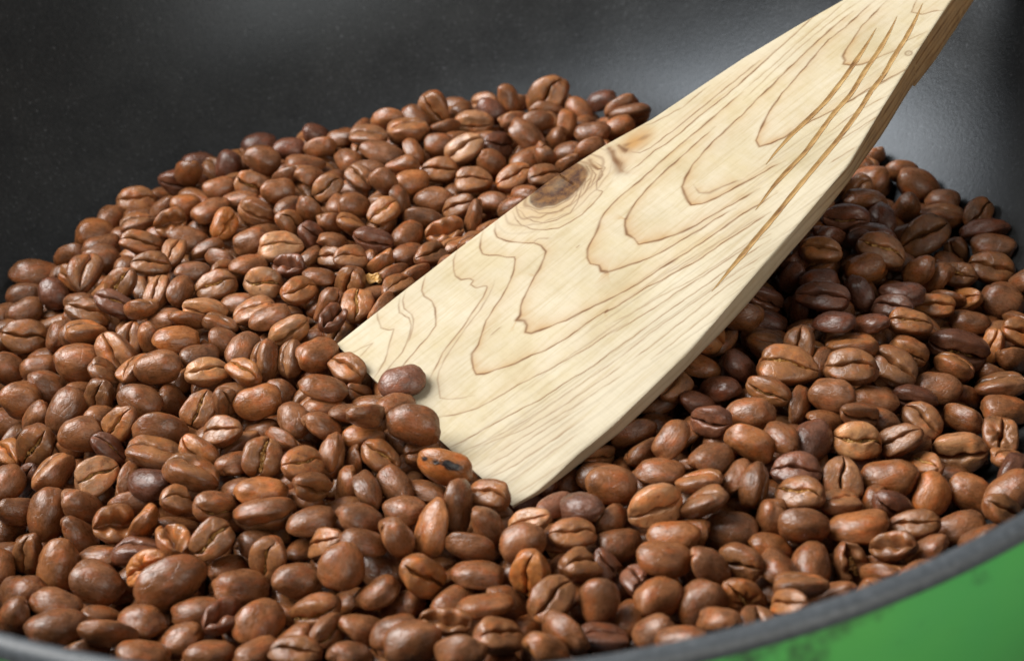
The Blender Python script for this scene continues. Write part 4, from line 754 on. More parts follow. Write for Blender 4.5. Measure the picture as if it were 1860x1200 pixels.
((79.5,-77.8,18.3),(0.997,-0.054,-0.057,-0.003),(11.0,8.2,6.1),'r','o','orange-brown round-backed coffee bean right part of heap, above rim, second from left of three'),
((86.8,-81.7,16.5),(0.833,0.174,-0.274,0.447),(9.1,7.5,4.9),'r','o','orange-brown round-backed coffee bean right part of heap, above rim, rightmost of three'),
((95.2,-81.5,15.0),(0.853,0.471,0.003,-0.225),(10.2,7.5,5.4),'r','o','orange-brown round-backed coffee bean along the near rim, beside green corner'),
((88.1,-73.8,16.7),(0.073,-0.817,0.490,-0.295),(9.1,5.1,3.3),'c','g','brown gold-creased coffee bean right part of heap, middle height'),
((68.1,-85.4,19.1),(0.114,0.991,0.012,-0.064),(8.8,6.5,4.2),'e','','brown edge-up coffee bean right part of heap, above rim'),
((77.6,-87.4,19.4),(0.664,-0.673,0.244,0.214),(9.1,6.0,5.1),'c','d','dark brown crease-up coffee bean right part of heap, above rim'),
((59.1,-92.4,21.1),(0.628,0.767,-0.132,-0.032),(9.8,7.0,5.4),'r','','brown round-backed coffee bean right part of heap, above rim'),
((69.5,-91.7,19.3),(0.949,-0.265,-0.104,-0.133),(11.6,8.7,5.7),'r','o','orange-brown round-backed coffee bean right part of heap, above rim, leftmost of three'),
((79.9,-92.8,18.9),(0.139,-0.975,0.067,-0.161),(9.9,5.5,4.7),'c','','brown crease-up coffee bean along the near rim, beside green corner, second from left of three'),
((89.6,-91.2,16.1),(0.994,0.059,-0.085,-0.019),(10.1,7.4,5.3),'r','','brown round-backed coffee bean along the near rim, beside green corner, rightmost of four'),
((96.1,-93.5,21.5),(0.305,-0.885,0.131,0.326),(9.6,5.8,4.9),'c','','brown crease-up coffee bean along the near rim, beside green corner, rightmost of three'),
((54.0,-86.3,18.1),(0.784,-0.023,-0.600,-0.155),(9.9,7.5,5.5),'r','','brown round-backed coffee bean right of spatula, above rim, rightmost of eight'),
((46.0,-88.0,18.0),(0.985,0.082,-0.057,-0.142),(10.8,7.9,5.6),'r','','brown round-backed coffee bean right of spatula, above rim, sixth from left of eight'),
((53.0,-93.8,18.1),(0.944,-0.185,0.268,0.059),(9.0,6.8,4.6),'r','o','orange-brown round-backed coffee bean right of spatula, above rim, rightmost of two'),
((46.0,-100.4,21.9),(0.533,-0.777,0.249,-0.226),(8.9,6.3,4.7),'c','','brown crease-up coffee bean right of spatula, above rim'),
((39.8,-102.9,23.8),(0.876,0.105,0.471,0.027),(10.0,7.1,5.3),'r','','brown round-backed coffee bean right of spatula, above rim, fifth from left of eight'),
((52.5,-101.5,20.3),(0.693,-0.299,0.157,-0.637),(9.9,7.1,5.0),'r','','brown round-backed coffee bean along the near rim, beside green corner, leftmost of four'),
((59.3,-99.3,18.3),(0.867,0.217,-0.109,0.435),(8.8,7.6,5.3),'r','','brown round-backed coffee bean along the near rim, beside green corner, second from left of four'),
((66.6,-98.1,16.1),(0.307,-0.698,0.483,0.431),(9.3,6.3,5.1),'h','','brown gaping coffee bean along the near rim, beside green corner, leftmost of two'),
((74.1,-99.4,20.8),(0.123,-0.919,0.254,-0.274),(9.6,5.4,4.3),'h','','brown gaping coffee bean along the near rim, beside green corner, rightmost of two'),
((80.8,-98.8,18.5),(0.847,-0.200,-0.406,-0.279),(9.7,7.0,4.6),'r','','brown round-backed coffee bean along the near rim, beside green corner, third from left of four'),
((54.8,-108.9,23.0),(0.244,0.969,-0.036,0.001),(9.9,6.9,4.2),'e','','brown edge-up coffee bean along the near rim, beside green corner'),
((36.8,-109.7,21.8),(0.815,0.342,-0.223,0.411),(9.3,7.8,5.2),'r','','brown round-backed coffee bean along the near rim, right stretch, fourth from left of five'),
((44.6,-107.3,19.8),(0.508,-0.714,0.327,0.353),(9.4,7.4,4.9),'x','o','orange-brown star-creased coffee bean along the near rim, right stretch'),
((39.1,-116.0,24.5),(0.817,-0.299,-0.143,-0.472),(9.0,6.6,3.9),'r','','brown round-backed coffee bean along the near rim, right stretch, rightmost of five'),
((51.8,-114.0,24.2),(0.121,-0.881,0.228,-0.396),(8.8,4.9,3.7),'c','','brown crease-up coffee bean along the near rim, beside green corner, leftmost of three'),
((106.7,41.2,13.6),(0.965,-0.064,-0.217,-0.133),(12.4,9.5,6.7),'r','','brown round-backed coffee bean on the heap edge right of spatula, leftmost of three'),
((119.7,37.5,13.1),(0.920,0.237,0.152,-0.272),(12.3,8.7,6.4),'r','','brown round-backed coffee bean on the heap edge right of spatula, second from left of three'),
((100.9,22.3,19.1),(0.891,-0.409,0.065,-0.184),(11.5,8.0,5.6),'e','','brown edge-up coffee bean in shade under spatula, upper end'),
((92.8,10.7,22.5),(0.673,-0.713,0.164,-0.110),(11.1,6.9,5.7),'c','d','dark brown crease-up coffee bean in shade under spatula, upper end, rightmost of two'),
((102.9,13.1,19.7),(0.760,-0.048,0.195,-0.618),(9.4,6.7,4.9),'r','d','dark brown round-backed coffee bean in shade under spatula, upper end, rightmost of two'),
((112.1,25.0,14.3),(0.766,0.254,-0.587,0.066),(9.3,6.8,4.9),'r','','brown round-backed coffee bean in shade under spatula, upper end'),
((120.5,21.8,12.6),(0.104,0.969,-0.225,-0.016),(12.0,9.1,5.1),'e','','brown edge-up coffee bean on the heap edge right of spatula'),
((128.1,17.1,15.7),(0.407,-0.869,-0.266,-0.092),(9.0,6.9,4.8),'c','','brown crease-up coffee bean on the heap edge right of spatula, leftmost of two'),
((127.8,10.6,14.9),(0.878,-0.457,-0.040,-0.141),(12.3,8.6,5.2),'e','d','dark brown edge-up coffee bean on the heap edge right of spatula'),
((112.3,8.8,15.8),(0.329,-0.927,-0.100,-0.152),(12.9,9.6,7.1),'c','','brown crease-up coffee bean right of spatula, upper part'),
((83.0,-5.1,23.4),(0.243,-0.953,0.171,-0.060),(10.1,6.2,5.6),'c','','brown crease-up coffee bean in shade under spatula, upper end'),
((96.7,-5.6,22.3),(0.280,-0.909,0.275,0.138),(12.0,8.1,6.4),'c','g','brown gold-creased coffee bean right of spatula, upper part'),
((91.5,-11.5,22.1),(0.905,0.410,-0.106,0.037),(9.2,7.0,5.0),'r','o','orange-brown round-backed coffee bean right of spatula, middle part'),
((127.6,3.6,14.8),(0.984,-0.024,-0.008,-0.178),(11.1,7.8,5.9),'r','','brown round-backed coffee bean on the heap edge right of spatula, rightmost of three'),
((105.1,-9.9,19.2),(0.884,0.137,-0.422,-0.147),(9.0,6.6,4.6),'r','','brown round-backed coffee bean right of spatula, middle part, leftmost of three'),
((115.8,-6.2,13.6),(0.234,-0.940,0.239,-0.073),(9.2,6.3,5.0),'x','','brown star-creased coffee bean right of spatula, middle part'),
((124.9,-4.0,13.0),(0.263,-0.943,0.201,0.031),(11.3,8.3,6.1),'c','','brown crease-up coffee bean on the heap edge right of spatula, rightmost of two'),
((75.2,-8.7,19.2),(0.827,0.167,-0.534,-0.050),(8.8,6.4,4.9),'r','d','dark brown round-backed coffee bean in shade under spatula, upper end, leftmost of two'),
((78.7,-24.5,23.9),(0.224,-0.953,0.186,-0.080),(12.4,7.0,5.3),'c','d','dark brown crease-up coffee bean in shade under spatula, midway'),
((88.8,-18.4,19.7),(0.328,0.758,-0.270,-0.496),(9.3,6.7,5.1),'r','d','dark brown round-backed coffee bean right of spatula, middle part, second from left of four'),
((98.1,-20.6,20.7),(0.977,-0.172,0.042,-0.116),(10.4,7.3,5.0),'r','d','dark brown round-backed coffee bean right of spatula, middle part, rightmost of four'),
((94.2,-26.1,20.7),(0.200,-0.908,0.272,-0.247),(9.7,5.6,4.9),'c','d','dark brown crease-up coffee bean right of spatula, middle part'),
((105.2,-21.5,16.6),(0.224,-0.965,0.118,-0.068),(10.3,5.8,4.1),'c','o','orange-brown crease-up coffee bean right of spatula, middle part'),
((123.4,-17.0,13.0),(0.827,0.465,0.041,-0.313),(10.3,8.7,5.9),'r','','brown round-backed coffee bean right of spatula, middle part, rightmost of three'),
((78.9,-34.1,24.4),(0.957,-0.192,-0.052,-0.211),(9.7,7.4,4.3),'r','d','dark brown round-backed coffee bean right of spatula, middle part, leftmost of four'),
((87.5,-32.8,22.0),(0.824,-0.182,-0.193,-0.500),(9.9,7.1,4.3),'r','d','dark brown round-backed coffee bean right of spatula, middle part, third from left of four'),
((96.0,-33.3,21.3),(0.228,-0.965,0.127,-0.014),(9.8,5.9,5.1),'c','','brown crease-up coffee bean right of spatula, middle part'),
((113.1,-23.9,13.6),(0.951,-0.124,0.045,-0.280),(9.4,6.8,4.7),'r','','brown round-backed coffee bean right of spatula, middle part, second from left of three'),
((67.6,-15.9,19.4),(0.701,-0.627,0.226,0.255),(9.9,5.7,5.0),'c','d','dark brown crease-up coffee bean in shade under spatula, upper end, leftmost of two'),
((26.1,96.2,18.2),(0.459,-0.812,-0.215,-0.290),(14.6,10.9,7.9),'c','',"brown crease-up coffee bean on the heap's far edge, peak by spatula"),
((-6.6,86.1,22.4),(0.632,-0.622,0.422,0.192),(11.1,8.4,5.6),'c','',"brown crease-up coffee bean on the heap's far edge, middle"),
((47.7,73.3,22.2),(0.880,-0.471,0.025,0.049),(11.5,8.8,4.8),'e','',"brown edge-up coffee bean on the heap's far edge, peak by spatula"),
((3.9,81.1,19.8),(0.706,-0.705,0.036,-0.060),(11.6,7.4,6.4),'c','l','pale tan crease-up coffee bean in open heap, top front centre'),
((-14.7,72.7,22.7),(0.032,0.999,0.035,-0.016),(12.3,9.2,6.5),'e','',"brown edge-up coffee bean on the heap's far edge, middle, rightmost of two"),
((-25.3,68.5,24.5),(0.051,-0.996,-0.050,0.049),(10.7,7.8,4.6),'e','',"brown edge-up coffee bean on the heap's far edge, middle, leftmost of two"),
((-21.8,61.4,23.3),(0.975,-0.124,0.186,0.001),(12.0,8.5,6.0),'r','','brown round-backed coffee bean in open heap, top centre, leftmost of two'),
((-5.8,65.1,21.9),(0.842,0.537,0.047,-0.023),(9.1,6.8,5.1),'r','','brown round-backed coffee bean in open heap, top centre, rightmost of two'),
((0.9,59.7,22.8),(0.293,-0.929,-0.113,-0.194),(12.0,7.2,6.4),'c','l','pale tan crease-up coffee bean in open heap, top centre'),
((9.6,64.7,20.5),(0.362,-0.867,-0.031,0.340),(9.9,7.4,5.5),'c','d','dark brown crease-up coffee bean in open heap, top front centre'),
((18.3,63.7,23.4),(0.920,-0.091,0.365,-0.112),(12.1,9.2,6.2),'r','','brown round-backed coffee bean in open heap, top front centre, rightmost of two'),
((36.0,62.3,23.6),(0.998,-0.014,-0.025,0.048),(9.8,7.4,5.1),'r','',"brown round-backed coffee bean against spatula's back edge, beside knot"),
((7.7,55.1,20.9),(0.741,0.508,0.399,-0.182),(9.4,7.0,5.0),'r','','brown round-backed coffee bean in open heap, top front centre, leftmost of two'),
((13.4,44.6,21.3),(0.261,-0.955,-0.133,-0.050),(10.5,7.0,5.9),'c','',"brown crease-up coffee bean against spatula's back edge, beside knot"),
((2.4,46.5,20.5),(0.269,-0.958,0.093,0.028),(10.2,7.5,5.4),'c','','brown crease-up coffee bean in open heap, top centre, rightmost of two'),
((-6.2,53.2,20.8),(0.349,-0.933,0.074,0.046),(9.9,7.2,5.0),'c','','brown crease-up coffee bean in open heap, top centre, leftmost of two'),
((-13.4,47.1,22.0),(0.961,0.048,0.111,0.248),(9.9,7.3,5.4),'r','o','orange-brown round-backed coffee bean in open heap, top centre'),
((-8.4,39.5,20.3),(0.999,-0.017,-0.048,0.006),(11.0,7.8,5.9),'r','','brown round-backed coffee bean in open heap, upper centre, rightmost of two'),
((-20.9,30.8,22.9),(0.245,-0.928,-0.265,-0.097),(9.1,6.8,4.6),'c','o','orange-brown crease-up coffee bean in open heap, upper centre'),
((-28.6,34.3,23.3),(0.792,0.509,0.318,0.117),(9.4,7.1,5.0),'r','','brown round-backed coffee bean in open heap, upper centre left, rightmost of three'),
((-27.7,48.7,23.0),(0.141,-0.898,0.401,0.110),(9.2,6.6,4.9),'c','','brown crease-up coffee bean in open heap, top centre left'),
((-20.9,42.3,25.1),(0.485,0.754,0.282,-0.341),(8.8,6.8,4.6),'r','','brown round-backed coffee bean in open heap, upper centre, leftmost of two'),
((-11.2,30.3,19.9),(0.387,0.915,0.009,-0.115),(10.8,7.6,5.2),'r','',"brown round-backed coffee bean against spatula's back edge, below knot, rightmost of two"),
((-15.4,22.7,20.8),(0.902,0.046,-0.016,0.429),(9.7,6.9,5.2),'r','',"brown round-backed coffee bean against spatula's back edge, below knot, leftmost of two"),
((-5.7,22.9,20.0),(0.256,-0.964,-0.066,0.006),(9.9,7.3,5.5),'h','',"brown gaping coffee bean against spatula's back edge, below knot"),
((-23.1,17.7,23.3),(0.666,-0.725,0.157,0.082),(10.3,5.8,5.2),'c','d','dark brown crease-up coffee bean in open heap, upper centre'),
((-9.5,8.9,22.6),(0.218,-0.900,-0.284,0.249),(9.8,6.0,5.2),'c','',"brown crease-up coffee bean against spatula's back edge, below knot, rightmost of two"),
((-28.8,8.6,23.9),(0.241,-0.928,-0.193,0.210),(9.1,6.1,4.9),'c','','brown crease-up coffee bean in open heap, high centre left, rightmost of two'),
((-28.4,2.2,21.1),(0.383,-0.698,-0.300,-0.525),(9.8,7.5,5.4),'c','',"brown crease-up coffee bean against spatula's back edge, below knot, leftmost of two"),
((-26.8,-9.3,22.4),(0.157,-0.742,-0.648,-0.063),(9.6,7.7,5.1),'c','g',"brown gold-creased coffee bean against spatula's back edge, below knot"),
((-54.8,66.1,22.2),(0.938,0.293,0.165,-0.081),(10.6,7.9,5.6),'r','',"brown round-backed coffee bean on the heap's far edge, left slope"),
((-92.3,68.9,10.1),(0.262,-0.958,0.007,0.117),(12.0,8.3,6.7),'c','',"brown crease-up coffee bean on the heap's far edge, left slope"),
((-66.7,42.0,21.6),(0.959,-0.130,-0.126,0.219),(10.8,8.1,5.0),'r','','brown round-backed coffee bean in open heap, upper left, second from left of three'),
((-49.1,46.1,22.9),(0.837,0.523,0.159,0.036),(9.0,6.9,4.9),'r','','brown round-backed coffee bean in open heap, upper centre left, leftmost of three'),
((-57.2,52.9,21.4),(0.438,-0.796,0.234,0.346),(9.2,8.1,5.1),'c','','brown crease-up coffee bean in open heap, upper left, leftmost of two'),
((-35.9,45.3,23.3),(0.480,-0.849,-0.206,-0.079),(9.0,6.9,5.2),'c','','brown crease-up coffee bean in open heap, upper centre left'),
((-53.8,38.5,21.6),(0.663,-0.708,0.178,0.164),(10.7,6.8,5.6),'c','','brown crease-up coffee bean in open heap, upper left, rightmost of two'),
((-76.8,38.2,20.7),(0.463,-0.873,-0.115,0.105),(8.9,7.5,4.7),'h','','brown gaping coffee bean in open heap, upper left'),
((-87.4,45.5,16.5),(0.027,-0.983,-0.182,0.012),(9.5,6.9,5.7),'e','','brown edge-up coffee bean in open heap, upper far left'),
((-100.5,50.5,11.2),(0.849,0.475,0.229,0.028),(11.5,9.3,6.1),'r','o',"orange-brown round-backed coffee bean on the heap's far edge, lowest part"),
((-82.8,28.2,21.0),(0.250,-0.947,-0.031,0.199),(10.8,6.1,5.2),'c','','brown crease-up coffee bean in open heap, high far left, leftmost of two'),
((-71.2,30.4,20.5),(0.970,-0.050,0.210,0.113),(10.1,7.7,5.4),'r','','brown round-backed coffee bean in open heap, upper left, leftmost of three'),
((-62.4,33.2,22.0),(0.500,-0.660,-0.524,0.198),(9.7,6.4,5.4),'x','o','orange-brown star-creased coffee bean in open heap, upper left'),
((-54.6,24.6,22.0),(0.991,0.032,-0.113,0.062),(9.7,7.3,5.1),'r','','brown round-backed coffee bean in open heap, upper left, rightmost of three'),
((-40.3,33.5,23.3),(0.273,0.755,0.264,-0.535),(9.6,7.3,5.2),'r','','brown round-backed coffee bean in open heap, upper centre left, second from left of three'),
((-46.7,19.3,22.1),(0.255,-0.959,-0.050,0.117),(11.3,7.8,6.2),'c','l','pale tan crease-up coffee bean in open heap, high centre left'),
((-77.5,13.2,24.1),(0.242,-0.953,-0.015,0.183),(9.5,6.5,5.3),'c','','brown crease-up coffee bean in open heap, high far left, rightmost of two'),
((-94.5,29.5,16.7),(0.676,0.713,0.158,-0.104),(10.2,7.3,5.5),'r','','brown round-backed coffee bean in open heap, high far left'),
((-114.3,35.8,10.7),(0.970,-0.160,0.112,0.148),(13.0,9.9,6.8),'r','',"brown round-backed coffee bean on the heap's far edge, lowest part"),
((-105.3,19.9,13.8),(0.887,0.360,0.091,-0.274),(9.1,7.3,5.0),'r','d','dark brown round-backed coffee bean by left picture edge, high'),
((-113.0,18.4,10.9),(0.901,0.070,0.016,0.428),(9.5,7.2,5.2),'r','','brown round-backed coffee bean by left picture edge, high, second from left of three'),
((-84.0,8.1,22.9),(0.381,-0.812,-0.247,-0.367),(9.8,7.2,5.2),'c','g','brown gold-creased coffee bean in open heap, high far left'),
((-69.1,2.4,22.8),(0.541,0.633,0.294,0.469),(9.0,6.9,4.6),'r','','brown round-backed coffee bean in open heap, high left'),
((-61.1,4.2,22.1),(0.264,-0.955,-0.119,-0.060),(10.2,7.4,5.4),'c','','brown crease-up coffee bean in open heap, high left'),
((-49.9,5.1,21.7),(0.494,-0.854,0.076,0.143),(9.6,8.0,5.4),'c','gl','pale tan gold-creased coffee bean in open heap, high left'),
((-44.1,11.2,21.5),(0.191,-0.939,0.263,-0.109),(9.4,6.1,4.9),'h','d','dark brown gaping coffee bean in open heap, high centre left'),
((-41.0,-0.3,21.7),(0.259,-0.920,-0.220,0.196),(9.5,6.8,5.0),'c','','brown crease-up coffee bean in open heap, high centre left, leftmost of two'),
((-62.7,-5.0,22.2),(0.647,-0.747,0.109,0.101),(10.6,6.0,4.8),'c','l','pale tan crease-up coffee bean in open heap, middle left'),
((-51.1,-7.2,21.6),(0.016,-0.984,-0.131,-0.118),(10.3,7.6,4.3),'e','','brown edge-up coffee bean in open heap, middle left'),
((-46.6,-12.4,23.7),(0.979,-0.159,-0.114,0.060),(10.2,7.3,4.8),'r','','brown round-backed coffee bean in open heap, middle centre left'),
((-84.9,1.0,21.6),(0.178,-0.950,0.168,0.192),(10.4,5.9,5.2),'c','d','dark brown crease-up coffee bean in open heap, middle far left'),
((-92.1,1.7,19.2),(0.175,-0.951,0.161,0.200),(11.1,6.7,6.0),'c','','brown crease-up coffee bean in open heap, middle far left, leftmost of two'),
((-77.6,-4.3,23.1),(0.323,0.888,-0.285,0.162),(9.2,7.0,4.5),'r','','brown round-backed coffee bean in open heap, middle far left, rightmost of two'),
((-31.8,-16.9,24.6),(0.100,-0.856,-0.490,0.128),(9.1,5.8,4.8),'h','d',"dark brown gaping coffee bean against spatula's back edge, below knot"),
]
rnd = random.Random(5)
GROUP = 'roasted coffee beans heaped in the pan'
M_spot_used = False
for i, (pos, q, dim, ty, fl, lab) in enumerate(BEANS):
    lst, k = variant(ty, i); vi = (i * 5 + i // 7) % len(lst)
    me, par = lst[vi]
    if not me.materials: me.materials.append(M_bean)
    if 'k' in fl:
        me = me.copy(); me.materials.clear(); me.materials.append(M_spot)
    o = link('coffee_bean', me)
    o.matrix_world = Matrix.LocRotScale(Vector(pos) / 1000, Quaternion(q).normalized(), Vector(dim) / 1000)
    o.color = tint_of(fl, rnd)
    tag(o, lab, 'coffee bean', GROUP)
    if ty in 'chx' and ('g' in fl or rnd.random() < 0.22):
        key = (ty, vi, 'g' in fl)
        if key not in CHAFF: CHAFF[key] = chaff_mesh('chaff', par, i, 1.35 if 'g' in fl else 0.8, 0.72 if 'g' in fl else 0.42)
        link('chaff', CHAFF[key], o, M_chaff)
# a loose flake of golden silverskin among the beans
def flake_mesh(name, seed, lx, ly):
    r = random.Random(seed); nx_, ny_ = 9, 6; top = []; 
    for i in range(nx_ + 1):
        for j in range(ny_ + 1):
            u = -1 + 2 * i / nx_; v = -1 + 2 * j / ny_; k = 1 - 0.25 * u * u
            top.append((lx * u * (1 - 0.12 * v * v), ly * v * k + 0.0003 * math.sin(u * 4), 0.0006 * math.sin(u * 3 + v) + r.uniform(-0.00022, 0.00022)))
    vs = top + [(x, y, z - 0.00015) for x, y, z in top]; n = len(top); fs = []
    for i in range(nx_):
        for j in range(ny_):
            a = i * (ny_ + 1) + j; q = (a, a + ny_ + 1, a + ny_ + 2, a + 1); fs.append(q); fs.append(tuple(n + k for k in reversed(q)))
    edge = [j for j in range(ny_ + 1)] + [i * (ny_ + 1) + ny_ for i in range(1, nx_ + 1)] + [nx_ * (ny_ + 1) + j for j in range(ny_ - 1, -1, -1)] + [i * (ny_ + 1) for i in range(nx_ - 1, 0, -1)]
    for a, b2 in zip(edge, edge[1:] + edge[:1]): fs.append((a, b2, b2 + n, a + n))
    return mesh(name, vs, fs, False)
fl = link('chaff_flake', flake_mesh('chaff_flake', 3, 0.0021, 0.0012), None, M_chaff)
fl.location = (-0.0230, 0.0016, 0.0225); fl.rotation_euler = (0.5, 0.2, -0.4)
tag(fl, 'loose golden chaff flake among the beans behind the spatula corner', 'chaff')

